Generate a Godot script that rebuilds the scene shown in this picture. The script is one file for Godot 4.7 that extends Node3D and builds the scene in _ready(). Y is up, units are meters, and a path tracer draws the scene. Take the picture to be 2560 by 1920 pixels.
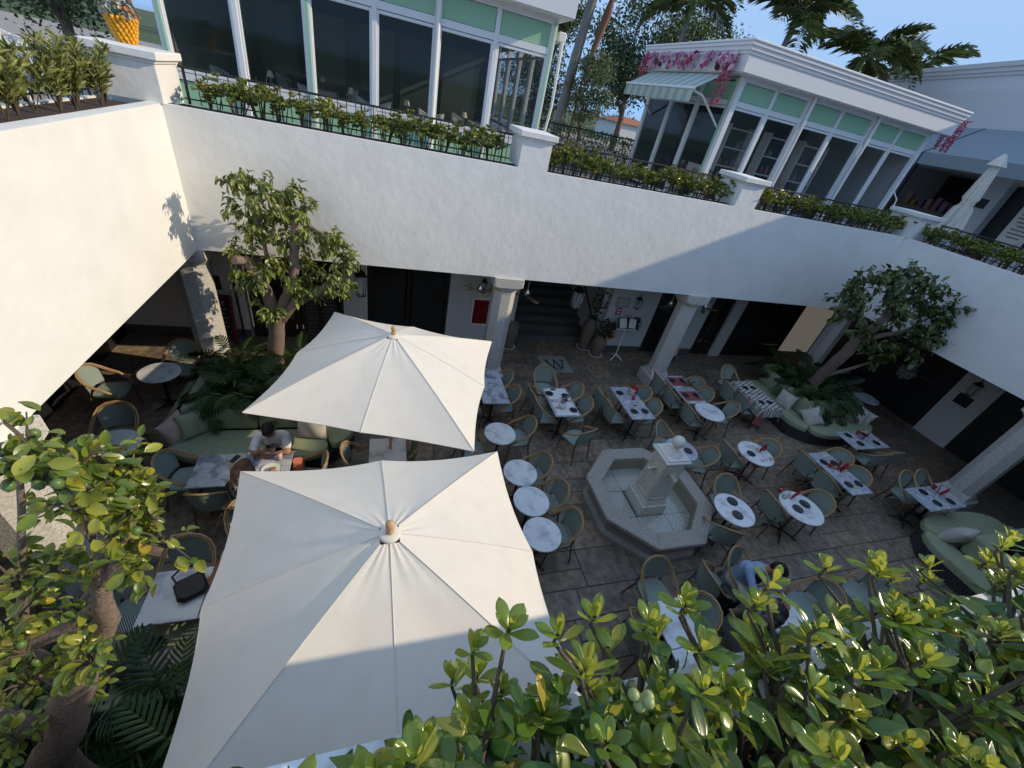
extends Node3D
# Courtyard restaurant below a terrace: x runs east along the north wall, y up, -z north, metres.

const ZN := -7.6      # courtyard face of the north wall
const XW := -2.86     # west wall
const XE := 12.37     # east wall
const ZS := -0.24     # south parapet
const YT := 4.708     # top of the planter walls
const YB := 2.71      # underside of the walls over the arcade
const TER := 4.15     # terrace floor
var rng := RandomNumberGenerator.new()
var used := {}
var M := {}
var SH := {}

class MB:
	var v := PackedVector3Array()
	var n := PackedVector3Array()
	var u := PackedVector2Array()
	var c := PackedColorArray()
	var i := PackedInt32Array()
	var col := Color(1, 1, 1)
	func pt(p: Vector3, nn: Vector3, uv := Vector2.ZERO) -> int:
		v.append(p); n.append(nn); u.append(uv); c.append(col)
		return v.size() - 1
	func tri(a: int, b: int, d: int) -> void:   # counter-clockwise seen from outside; stored clockwise
		i.append(a); i.append(d); i.append(b)
	func face(pts: Array, away: Vector3) -> void:   # flat convex polygon turned away from a point
		var nn: Vector3 = (pts[1] - pts[0]).cross(pts[2] - pts[0]).normalized()
		var mid := Vector3.ZERO
		for p in pts: mid += p
		mid /= pts.size()
		var flip: bool = nn.dot(mid - away) < 0
		if flip: nn = -nn
		var uvs := [Vector2(0, 1), Vector2(1, 1), Vector2(1, 0), Vector2(0, 0)]
		var k := v.size()
		for q in pts.size(): pt(pts[q], nn, uvs[q % 4])
		for q in range(1, pts.size() - 1):
			if flip: tri(k, k + q + 1, k + q)
			else: tri(k, k + q, k + q + 1)
	func face_chain(pts: Array, away: Vector3) -> MB:
		face(pts, away)
		return self
	func box(ce: Vector3, s: Vector3, b := Basis.IDENTITY, bev := 0.0) -> MB:
		var h := s / 2
		if bev <= 0.0:
			for ax in 3:
				for sg in [-1.0, 1.0]:
					var q := []
					for k in [[-1, -1], [1, -1], [1, 1], [-1, 1]]:
						var p := Vector3.ZERO
						p[ax] = sg * h[ax]; p[(ax + 1) % 3] = k[0] * h[(ax + 1) % 3]; p[(ax + 2) % 3] = k[1] * h[(ax + 2) % 3]
						q.append(ce + b * p)
					face(q, ce)
			return self
		var g := h - Vector3.ONE * bev
		var P := func(sx, sy, sz, ax):
			var p := Vector3(sx * g.x, sy * g.y, sz * g.z)
			p[ax] = [sx, sy, sz][ax] * h[ax]
			return ce + b * p
		for sg in [-1, 1]:
			face([P.call(sg, -1, -1, 0), P.call(sg, 1, -1, 0), P.call(sg, 1, 1, 0), P.call(sg, -1, 1, 0)], ce)
			face([P.call(-1, sg, -1, 1), P.call(1, sg, -1, 1), P.call(1, sg, 1, 1), P.call(-1, sg, 1, 1)], ce)
			face([P.call(-1, -1, sg, 2), P.call(1, -1, sg, 2), P.call(1, 1, sg, 2), P.call(-1, 1, sg, 2)], ce)
			for tg in [-1, 1]:
				face([P.call(sg, tg, -1, 0), P.call(sg, tg, 1, 0), P.call(sg, tg, 1, 1), P.call(sg, tg, -1, 1)], ce)
				face([P.call(-1, sg, tg, 1), P.call(1, sg, tg, 1), P.call(1, sg, tg, 2), P.call(-1, sg, tg, 2)], ce)
				face([P.call(sg, -1, tg, 0), P.call(sg, 1, tg, 0), P.call(sg, 1, tg, 2), P.call(sg, -1, tg, 2)], ce)
				for wg in [-1, 1]:
					face([P.call(sg, tg, wg, 0), P.call(sg, tg, wg, 1), P.call(sg, tg, wg, 2)], ce)
		return self
	func tube(pts: Array, rads, sides := 8, caps := true) -> MB:
		var m := pts.size()
		var fr := Vector3.ZERO
		var k0 := v.size()
		for q in m:
			var t: Vector3
			if q == 0: t = pts[1] - pts[0]
			elif q == m - 1: t = pts[m - 1] - pts[m - 2]
			else: t = (pts[q + 1] - pts[q]).normalized() + (pts[q] - pts[q - 1]).normalized()
			if t.length() < 1e-7: t = Vector3.UP
			t = t.normalized()
			if q == 0: fr = t.cross(Vector3.RIGHT if absf(t.x) < 0.8 else Vector3.UP).normalized()
			else:
				fr = fr - t * fr.dot(t)
				fr = fr.normalized()
			var bi := t.cross(fr)
			var r: float = rads[q] if rads is Array else rads
			for s in sides + 1:
				var a := TAU * s / sides
				var d := fr * cos(a) + bi * sin(a)
				pt(pts[q] + d * r, d, Vector2(float(s) / sides, float(q) / (m - 1)))
		for q in m - 1:
			for s in sides:
				var a := k0 + q * (sides + 1) + s
				tri(a, a + 1, a + sides + 2); tri(a, a + sides + 2, a + sides + 1)
		if caps:
			for e in [0, m - 1]:
				var t: Vector3 = (pts[0] - pts[1]).normalized() if e == 0 else (pts[m - 1] - pts[m - 2]).normalized()
				var ce := pt(pts[e], t)
				var k := v.size()
				for s in sides + 1: pt(v[k0 + e * (sides + 1) + s], t)
				for s in sides:
					if e == 0: tri(ce, k + s + 1, k + s)
					else: tri(ce, k + s, k + s + 1)
		return self
	func lathe(prof: Array, seg := 16, o := Vector3.ZERO, b := Basis.IDENTITY, a0 := 0.0, a1 := TAU) -> MB:   # profile of Vector2(radius, height), bottom to top, smooth
		var k0 := v.size()
		var m := prof.size()
		for q in m:
			var d: Vector2 = prof[min(q + 1, m - 1)] - prof[max(q - 1, 0)]
			var nn := Vector2(d.y, -d.x).normalized()
			for s in seg + 1:
				var a: float = a0 + (a1 - a0) * s / seg
				pt(o + b * Vector3(prof[q].x * cos(a), prof[q].y, prof[q].x * sin(a)), b * Vector3(nn.x * cos(a), nn.y, nn.x * sin(a)), Vector2(float(s) / seg, float(q) / (m - 1)))
		for q in m - 1:
			for s in seg:
				var a := k0 + q * (seg + 1) + s
				tri(a, a + seg + 1, a + seg + 2); tri(a, a + seg + 2, a + 1)
		return self
	func prism(poly: Array, y0: float, y1: float, o := Vector3.ZERO, b := Basis.IDENTITY, flat_caps := true) -> MB:   # convex polygon in x, z
		var mid := Vector2.ZERO
		for p in poly: mid += p
		mid /= poly.size()
		var ce := o + b * Vector3(mid.x, (y0 + y1) / 2, mid.y)
		var top := []; var bot := []
		for p in poly:
			top.append(o + b * Vector3(p.x, y1, p.y)); bot.append(o + b * Vector3(p.x, y0, p.y))
		for q in poly.size():
			var w: int = (q + 1) % poly.size()
			face([bot[q], bot[w], top[w], top[q]], ce)
		if flat_caps:
			face(top, ce); face(bot, ce)
		return self
	func frustum(polys: Array, ys: Array, o := Vector3.ZERO) -> MB:   # stacked convex outlines, flat faces
		for q in ys.size() - 1:
			var mid := Vector2.ZERO
			for p in polys[q]: mid += p
			mid /= polys[q].size()
			var ce := o + Vector3(mid.x, (ys[q] + ys[q + 1]) / 2, mid.y)
			for s in polys[q].size():
				var w: int = (s + 1) % polys[q].size()
				var A: Vector2 = polys[q][s]; var B: Vector2 = polys[q][w]; var C: Vector2 = polys[q + 1][w]; var D: Vector2 = polys[q + 1][s]
				face([o + Vector3(A.x, ys[q], A.y), o + Vector3(B.x, ys[q], B.y), o + Vector3(C.x, ys[q + 1], C.y), o + Vector3(D.x, ys[q + 1], D.y)], ce)
		for e in [0, ys.size() - 1]:
			var f := []
			for p in polys[e]: f.append(o + Vector3(p.x, ys[e], p.y))
			face(f, o + Vector3(0, (ys[0] + ys[-1]) / 2, 0))
		return self
	func grid(f: Callable, nu: int, nv: int) -> MB:   # smooth sheet f(u, v) -> Vector3
		var k0 := v.size()
		var e := 0.004
		for a in nu + 1:
			for b in nv + 1:
				var uu := float(a) / nu
				var vv := float(b) / nv
				var du: Vector3 = f.call(minf(uu + e, 1), vv) - f.call(maxf(uu - e, 0), vv)
				var dv: Vector3 = f.call(uu, minf(vv + e, 1)) - f.call(uu, maxf(vv - e, 0))
				var nn := du.cross(dv)
				nn = nn.normalized() if nn.length() > 1e-12 else Vector3.UP
				pt(f.call(uu, vv), nn, Vector2(uu, vv))
		for a in nu:
			for b in nv:
				var k := k0 + a * (nv + 1) + b
				tri(k, k + nv + 1, k + nv + 2); tri(k, k + nv + 2, k + 1)
		return self
	func blob(o: Vector3, r: Vector3, seg := 10, b := Basis.IDENTITY) -> MB:
		var k0 := v.size()
		for q in seg / 2 + 1:
			var th := PI * q / (seg / 2) - PI / 2
			for s in seg + 1:
				var ph := TAU * s / seg
				var d := Vector3(cos(th) * cos(ph), sin(th), cos(th) * sin(ph))
				pt(o + b * (d * r), b * (d / r).normalized(), Vector2(float(s) / seg, float(q) / (seg / 2)))
		for q in seg / 2:
			for s in seg:
				var a := k0 + q * (seg + 1) + s
				tri(a, a + seg + 1, a + seg + 2); tri(a, a + seg + 2, a + 1)
		return self
	func mesh(mat: Material) -> ArrayMesh:
		var arr := []
		arr.resize(Mesh.ARRAY_MAX)
		arr[Mesh.ARRAY_VERTEX] = v; arr[Mesh.ARRAY_NORMAL] = n; arr[Mesh.ARRAY_TEX_UV] = u; arr[Mesh.ARRAY_COLOR] = c; arr[Mesh.ARRAY_INDEX] = i
		var am := ArrayMesh.new()
		am.add_surface_from_arrays(Mesh.PRIMITIVE_TRIANGLES, arr)
		if mat: am.surface_set_material(0, mat)
		return am

func mb() -> MB: return MB.new()
func numbered(s: String) -> String:
	var k: int = used.get(s, 0)
	used[s] = k + 1
	return s if k == 0 else "%s_%03d" % [s, k]
func obj(called: String, b, mat: Material, parent: Node = null) -> MeshInstance3D:
	var o := MeshInstance3D.new()
	o.mesh = b.mesh(mat) if b is MB else b
	if not (b is MB) and mat: o.material_override = mat
	if parent == null:
		o.name = numbered(called); add_child(o)
	else:
		o.name = called; parent.add_child(o, true)
	return o
func tag(o: Node, label: String, category: String, group := "") -> Node:
	o.set_meta("label", label); o.set_meta("category", category)
	if group != "": o.set_meta("group", group)
	return o
func thing(called: String, label: String, category: String, at := Vector3.ZERO, turn := 0.0, group := "") -> Node3D:
	var o := Node3D.new()
	o.name = numbered(called); add_child(o)
	o.position = at; o.rotation.y = turn
	tag(o, label, category, group)
	return o
func struct(called: String, b, mat: Material) -> MeshInstance3D:
	var o := obj(called, b, mat)
	o.set_meta("kind", "structure")
	return o
func dup(src: Node3D, at: Vector3, turn: float, label: String, group := "", sc := Vector3.ONE) -> Node3D:
	var base := String(src.name).rstrip("0123456789").rstrip("_")
	var r: Node3D = src.duplicate()
	r.name = numbered(base); add_child(r)
	r.transform = Transform3D(Basis(Vector3.UP, turn).scaled_local(sc), at)
	r.set_meta("label", label)
	if group != "": r.set_meta("group", group)
	return r
func rnd(a: float, b: float) -> float: return rng.randf_range(a, b)
func lin(r: float, g: float, b: float) -> Color: return Color(r, g, b).linear_to_srgb()
func mat(r: float, g: float, b: float, rough := 0.7, metal := 0.0) -> StandardMaterial3D:   # linear base colour
	var m := StandardMaterial3D.new()
	m.albedo_color = lin(r, g, b); m.roughness = rough; m.metallic = metal
	m.cull_mode = BaseMaterial3D.CULL_DISABLED
	return m
func noise_tex(freq: float, oct: int, ramp: Array, seed_: int, warp := 0.0, kind := FastNoiseLite.TYPE_SIMPLEX_SMOOTH, normal := false, size := 512, bump := 4.0) -> NoiseTexture2D:
	var f := FastNoiseLite.new()
	f.noise_type = kind; f.frequency = freq; f.fractal_octaves = oct; f.seed = seed_
	f.fractal_type = FastNoiseLite.FRACTAL_FBM if oct > 1 else FastNoiseLite.FRACTAL_NONE
	if warp > 0:
		f.domain_warp_enabled = true; f.domain_warp_amplitude = warp; f.domain_warp_frequency = freq * 0.8
	var t := NoiseTexture2D.new()
	t.width = size; t.height = size; t.seamless = true; t.noise = f
	if normal:
		t.as_normal_map = true; t.bump_strength = bump
	else:
		var g := Gradient.new()
		var offs := PackedFloat32Array(); var cols := PackedColorArray()
		for k in ramp:
			offs.append(k[0]); cols.append(lin(k[1], k[2], k[3]))
		g.offsets = offs; g.colors = cols
		t.color_ramp = g
	return t
func tri_mat(tex: Texture2D, scale: float, rough: float, nrm: Texture2D = null, nscale := 0.5, world := true) -> StandardMaterial3D:
	var m := StandardMaterial3D.new()
	m.albedo_texture = tex; m.roughness = rough
	m.uv1_triplanar = true; m.uv1_world_triplanar = world; m.uv1_scale = Vector3.ONE * scale
	m.cull_mode = BaseMaterial3D.CULL_DISABLED
	if nrm:
		m.normal_enabled = true; m.normal_texture = nrm; m.normal_scale = nscale
	return m
func img_mat(im: Image, rough := 0.7) -> StandardMaterial3D:
	var m := StandardMaterial3D.new()
	im.generate_mipmaps()
	m.albedo_texture = ImageTexture.create_from_image(im); m.roughness = rough
	m.cull_mode = BaseMaterial3D.CULL_DISABLED
	return m
func leaf_mat(r: float, g: float, b: float, rough := 0.4, back := 0.5, vc := false) -> StandardMaterial3D:
	var m := mat(r, g, b, rough)
	m.backlight_enabled = true
	m.backlight = Color(back, back, back * 0.4)
	if vc: m.vertex_color_use_as_albedo = true
	return m
func multi(called: String, me: Mesh, xf: Array, cols: Array, parent: Node) -> MultiMeshInstance3D:
	var mm := MultiMesh.new()
	mm.transform_format = MultiMesh.TRANSFORM_3D
	mm.use_colors = true
	mm.mesh = me; mm.instance_count = xf.size()
	for k in xf.size():
		mm.set_instance_transform(k, xf[k]); mm.set_instance_color(k, cols[k])
	var o := MultiMeshInstance3D.new()
	o.multimesh = mm
	o.name = called; parent.add_child(o, true)
	o.set_meta("kind", "stuff")
	return o
func basis_to(d: Vector3, roll := 0.0) -> Basis:   # +y along d
	var y := d.normalized()
	var x := y.cross(Vector3.FORWARD if absf(y.z) < 0.9 else Vector3.RIGHT).normalized()
	return Basis(x, y, x.cross(y)) * Basis(Vector3.UP, roll)
func v3(x: float, y: float, z: float) -> Vector3: return Vector3(x, y, z)
func _ready() -> void:
	rng.seed = 20240917
	var cam := Camera3D.new()
	cam.name = "camera"; add_child(cam)
	# right, up and back axes of the lens: tilted 35 degrees down and rolled, as the photographer held it
	cam.transform = Transform3D(Basis(v3(0.95251667, 0.18964345, 0.23821703), v3(-0.00971969, 0.80089577, -0.59872489), v3(-0.30433127, 0.56798004, 0.76470985)), v3(0, 5.7, 0))
	cam.fov = 86.413; cam.near = 0.05; cam.far = 900.0
	cam.current = true
	var we := WorldEnvironment.new()
	we.name = "world_environment"
	var env := Environment.new()
	env.background_mode = Environment.BG_SKY
	var sky := Sky.new()
	var ps := ProceduralSkyMaterial.new()
	ps.sky_top_color = Color(0.565, 0.665, 0.80); ps.sky_horizon_color = Color(0.50, 0.655, 0.83); ps.sky_curve = 0.12
	ps.ground_bottom_color = Color(0.30, 0.28, 0.26); ps.ground_horizon_color = Color(0.50, 0.60, 0.72)
	ps.sun_angle_max = 1.0; ps.energy_multiplier = 1.25
	sky.sky_material = ps
	env.sky = sky
	env.background_energy_multiplier = 1.0
	env.tonemap_mode = Environment.TONE_MAPPER_LINEAR
	env.tonemap_exposure = 1.2
	env.sdfgi_enabled = true; env.ssao_enabled = true; env.ssil_enabled = true
	we.environment = env
	add_child(we)
	var sun := DirectionalLight3D.new()
	sun.name = "sun"; add_child(sun)
	sun.look_at_from_position(Vector3.ZERO, v3(-1.0, -0.53, -0.25), Vector3.UP)
	sun.light_energy = 1.0; sun.light_color = Color(1.0, 0.925, 0.80); sun.light_angular_distance = 0.5; sun.shadow_enabled = true
	make_materials()
	more_materials()
	build_structure()
	build_arcade()
	build_pavilions()
	build_far()
	build_furniture()
	build_planting()
	build_people()
	build_small()
func make_materials() -> void:
	var st_n := noise_tex(0.02, 5, [], 3, 0.0, FastNoiseLite.TYPE_SIMPLEX_SMOOTH, true, 512, 5.0)
	var st_c := noise_tex(0.006, 4, [[0.0, 0.735, 0.73, 0.705], [0.35, 0.765, 0.76, 0.735], [0.6, 0.78, 0.775, 0.75], [1.0, 0.80, 0.795, 0.775]], 8)
	M.stucco = tri_mat(st_c, 0.45, 0.9, st_n, 0.16)
	M.stucco_worn = tri_mat(noise_tex(0.02, 5, [[0.0, 0.50, 0.50, 0.50], [0.22, 0.68, 0.68, 0.68], [0.5, 0.76, 0.76, 0.76], [1.0, 0.79, 0.79, 0.79]], 18), 1.3, 0.9, st_n, 0.35)
	M.white = mat(0.78, 0.78, 0.77, 0.45)
	M.white_frame = mat(0.74, 0.76, 0.78, 0.4)
	M.green_panel = mat(0.30, 0.53, 0.36, 0.55)
	M.grey_fascia = mat(0.72, 0.72, 0.74, 0.7)
	M.stone = tri_mat(noise_tex(0.035, 5, [[0.0, 0.26, 0.24, 0.22], [0.36, 0.42, 0.40, 0.37], [0.52, 0.56, 0.54, 0.50], [1.0, 0.62, 0.60, 0.57]], 21, 22.0), 1.6, 0.75, noise_tex(0.06, 4, [], 22, 0.0, FastNoiseLite.TYPE_SIMPLEX_SMOOTH, true, 512, 4.0), 0.5)
	M.fountain = tri_mat(noise_tex(0.04, 5, [[0.0, 0.15, 0.12, 0.10], [0.34, 0.27, 0.235, 0.20], [0.5, 0.37, 0.33, 0.29], [0.7, 0.43, 0.40, 0.36], [1.0, 0.48, 0.45, 0.41]], 31, 18.0), 1.8, 0.8, noise_tex(0.08, 4, [], 32, 0.0, FastNoiseLite.TYPE_SIMPLEX_SMOOTH, true, 512, 5.0), 0.6)
	M.fountain_pale = tri_mat(noise_tex(0.02, 5, [[0.0, 0.42, 0.33, 0.24], [0.35, 0.58, 0.52, 0.44], [0.6, 0.66, 0.62, 0.56], [1.0, 0.70, 0.67, 0.62]], 33, 16.0), 2.0, 0.7)
	M.basin = tri_mat(noise_tex(0.03, 5, [[0.0, 0.26, 0.25, 0.20], [0.4, 0.40, 0.39, 0.33], [0.6, 0.48, 0.46, 0.40], [1.0, 0.54, 0.52, 0.46]], 35, 10.0), 1.4, 0.5)
	var slate_n := noise_tex(0.02, 5, [], 42, 12.0, FastNoiseLite.TYPE_SIMPLEX_SMOOTH, true, 512, 6.0)
	M.paving = []
	var tones := [[0.205, 0.155, 0.112], [0.245, 0.182, 0.128], [0.178, 0.137, 0.104], [0.27, 0.198, 0.138], [0.21, 0.167, 0.128]]
	for k in tones.size():
		var t: Array = tones[k]
		var tx := noise_tex(0.012, 6, [[0.0, t[0] * 0.55, t[1] * 0.52, t[2] * 0.5], [0.38, t[0] * 0.86, t[1] * 0.86, t[2] * 0.86], [0.55, t[0], t[1], t[2]], [0.72, t[0] * 1.18, t[1] * 1.18, t[2] * 1.2], [1.0, t[0] * 1.6, t[1] * 1.6, t[2] * 1.6]], 43 + k, 40.0)
		M.paving.append(tri_mat(tx, 0.9, 0.62, slate_n, 0.35))
	M.joint = mat(0.055, 0.05, 0.045, 0.95)
	M.marble_white = tri_mat(noise_tex(0.006, 6, [[0.0, 0.40, 0.41, 0.43], [0.30, 0.60, 0.61, 0.63], [0.46, 0.70, 0.71, 0.72], [1.0, 0.76, 0.76, 0.77]], 51, 60.0), 1.1, 0.22)
	M.marble_grey = tri_mat(noise_tex(0.007, 6, [[0.0, 0.14, 0.15, 0.17], [0.4, 0.28, 0.30, 0.34], [0.5, 0.52, 0.54, 0.58], [0.58, 0.38, 0.40, 0.45], [1.0, 0.62, 0.64, 0.68]], 57, 75.0), 1.0, 0.2)
	M.marble_blue = tri_mat(noise_tex(0.012, 5, [[0.0, 0.26, 0.28, 0.33], [0.42, 0.36, 0.385, 0.44], [0.6, 0.42, 0.445, 0.50], [1.0, 0.54, 0.56, 0.62]], 58, 45.0), 1.2, 0.18)
	M.iron = mat(0.018, 0.018, 0.02, 0.45, 0.4)
	M.rail_iron = mat(0.03, 0.028, 0.028, 0.5, 0.3)
	M.bamboo = tri_mat(noise_tex(0.03, 3, [[0.0, 0.22, 0.13, 0.055], [0.5, 0.36, 0.23, 0.11], [1.0, 0.46, 0.31, 0.16]], 61), 3.0, 0.45)
	M.bamboo_dark = mat(0.12, 0.085, 0.05, 0.5)
	M.weave = img_mat(weave_image(false), 0.6)
	M.sofa = tri_mat(noise_tex(0.012, 3, [[0.0, 0.25, 0.28, 0.175], [0.5, 0.29, 0.32, 0.205], [1.0, 0.325, 0.35, 0.23]], 63), 1.2, 0.95, noise_tex(0.2, 2, [], 64, 0.0, FastNoiseLite.TYPE_SIMPLEX_SMOOTH, true, 256, 2.0), 0.3)
	M.piping = mat(0.33, 0.38, 0.28, 0.9)
	M.wicker = mat(0.022, 0.022, 0.026, 0.55)
	M.pillow = tri_mat(noise_tex(0.02, 3, [[0.0, 0.42, 0.40, 0.36], [1.0, 0.50, 0.47, 0.43]], 66), 2.0, 0.95)
	M.pillow_pink = mat(0.42, 0.31, 0.27, 0.95)
	M.canvas = tri_mat(noise_tex(0.01, 4, [[0.0, 0.66, 0.62, 0.55], [0.4, 0.70, 0.66, 0.59], [1.0, 0.73, 0.69, 0.625]], 67), 0.8, 0.9, noise_tex(0.15, 2, [], 68, 0.0, FastNoiseLite.TYPE_SIMPLEX_SMOOTH, true, 256, 2.0), 0.06)
	M.canvas.backlight_enabled = true; M.canvas.backlight = Color(0.25, 0.25, 0.23)
	M.pale_wood = mat(0.52, 0.33, 0.16, 0.5)
	M.soil = tri_mat(noise_tex(0.06, 5, [[0.0, 0.02, 0.012, 0.01], [0.5, 0.055, 0.035, 0.026], [1.0, 0.11, 0.075, 0.06]], 71), 2.0, 1.0)
	M.bark = tri_mat(noise_tex(0.03, 5, [[0.0, 0.09, 0.065, 0.05], [0.5, 0.20, 0.145, 0.115], [1.0, 0.30, 0.23, 0.19]], 73, 20.0), 2.2, 0.9, noise_tex(0.05, 5, [], 74, 10.0, FastNoiseLite.TYPE_SIMPLEX_SMOOTH, true, 512, 6.0), 0.8)
	M.twig = mat(0.09, 0.07, 0.045, 0.9)
	M.palm_bark = tri_mat(noise_tex(0.03, 4, [[0.0, 0.14, 0.13, 0.12], [1.0, 0.32, 0.30, 0.27]], 75), 1.5, 0.9)
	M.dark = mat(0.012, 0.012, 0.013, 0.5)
	M.dark_wood = mat(0.016, 0.015, 0.014, 0.4)
	M.ceiling = mat(0.16, 0.15, 0.14, 0.9)
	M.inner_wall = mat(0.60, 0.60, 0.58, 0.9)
	M.step = mat(0.10, 0.092, 0.082, 0.8)
	M.glass = mat(0.55, 0.62, 0.60, 0.04)
	M.glass.transparency = BaseMaterial3D.TRANSPARENCY_ALPHA
	M.glass.albedo_color = Color(0.20, 0.25, 0.24, 0.16); M.glass.metallic_specular = 0.3
	M.glass_dark = mat(0.02, 0.022, 0.022, 0.05)
	M.slat = mat(0.05, 0.05, 0.048, 0.5)
	M.clear = mat(0.9, 0.9, 0.9, 0.03)
	M.clear.transparency = BaseMaterial3D.TRANSPARENCY_ALPHA
	M.clear.albedo_color = Color(0.92, 0.95, 0.96, 0.2)
	M.red = mat(0.42, 0.02, 0.02, 0.5)
	M.orange = mat(0.62, 0.09, 0.03, 0.5)
	M.plate = mat(0.02, 0.022, 0.026, 0.35)
	M.steel = mat(0.62, 0.62, 0.64, 0.25, 1.0)
	M.paper = mat(0.74, 0.72, 0.68, 0.8)
	M.cream = mat(0.70, 0.64, 0.52, 0.6)
	M.brass = mat(0.5, 0.35, 0.14, 0.35, 1.0)
	M.terracotta = tri_mat(noise_tex(0.02, 4, [[0.0, 0.08, 0.055, 0.04], [0.5, 0.20, 0.15, 0.11], [1.0, 0.28, 0.22, 0.17]], 77), 2.0, 0.85)
	M.skin = mat(0.42, 0.24, 0.16, 0.55)
	M.terrace = tri_mat(noise_tex(0.02, 4, [[0.0, 0.24, 0.22, 0.19], [1.0, 0.38, 0.35, 0.31]], 79), 0.6, 0.85)
	M.grass = tri_mat(noise_tex(0.03, 5, [[0.0, 0.03, 0.05, 0.015], [1.0, 0.09, 0.12, 0.04]], 80), 0.3, 1.0)
	M.grey_paint = mat(0.60, 0.61, 0.63, 0.8)
	M.awning_grey = mat(0.22, 0.27, 0.31, 0.85)
	M.person = mat(1, 1, 1, 0.75)
	M.person.vertex_color_use_as_albedo = true

func weave_image(_x: bool) -> Image:   # herringbone of white and grey-green cords, arrow down the middle
	var im := Image.create(256, 256, false, Image.FORMAT_RGB8)
	for y in 256:
		for x in 256:
			var s := fposmod((y + absf(x - 128.0) * 0.62) / 12.8, 1.0)
			var k := 0.5 + 0.5 * sin(TAU * s)
			k = clampf((k - 0.3) * 2.4, 0, 1)
			var cord := 0.92 + 0.08 * sin(x * 0.9 + y * 0.4)
			im.set_pixel(x, y, Color(0.20, 0.27, 0.245).lerp(Color(0.80, 0.86, 0.82), k) * cord)
	return im
func more_materials() -> void:
	M.stripe_a = mat(0.30, 0.38, 0.36, 0.9)
	M.stripe_b = mat(0.44, 0.52, 0.49, 0.9)
	M.wicker_rib = mat(0.05, 0.05, 0.055, 0.5)
	M.planter_paint = mat(0.018, 0.02, 0.028, 0.5)
	M.basin_wall = tri_mat(noise_tex(0.04, 5, [[0.0, 0.13, 0.10, 0.06], [0.4, 0.27, 0.23, 0.16], [0.7, 0.35, 0.32, 0.26], [1.0, 0.40, 0.38, 0.33]], 36, 14.0), 2.0, 0.8)
	M.fountain_top = tri_mat(noise_tex(0.03, 4, [[0.0, 0.52, 0.48, 0.42], [0.5, 0.66, 0.63, 0.58], [1.0, 0.72, 0.70, 0.66]], 37), 3.0, 0.7)
	M.water = mat(0.4, 0.5, 0.48, 0.03)
	M.water.transparency = BaseMaterial3D.TRANSPARENCY_ALPHA
	M.water.albedo_color = Color(0.5, 0.62, 0.6, 0.10)
	M.medallion = img_mat(medallion_image(), 0.9)
	M.cream_white = mat(0.66, 0.63, 0.56, 0.6)
func boxes(list: Array) -> MB:   # each [x0, x1, y0, y1, z0, z1]
	var b := mb()
	for k in list: b.box(v3((k[0] + k[1]) / 2, (k[2] + k[3]) / 2, (k[4] + k[5]) / 2), v3(k[1] - k[0], k[3] - k[2], k[5] - k[4]))
	return b

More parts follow.
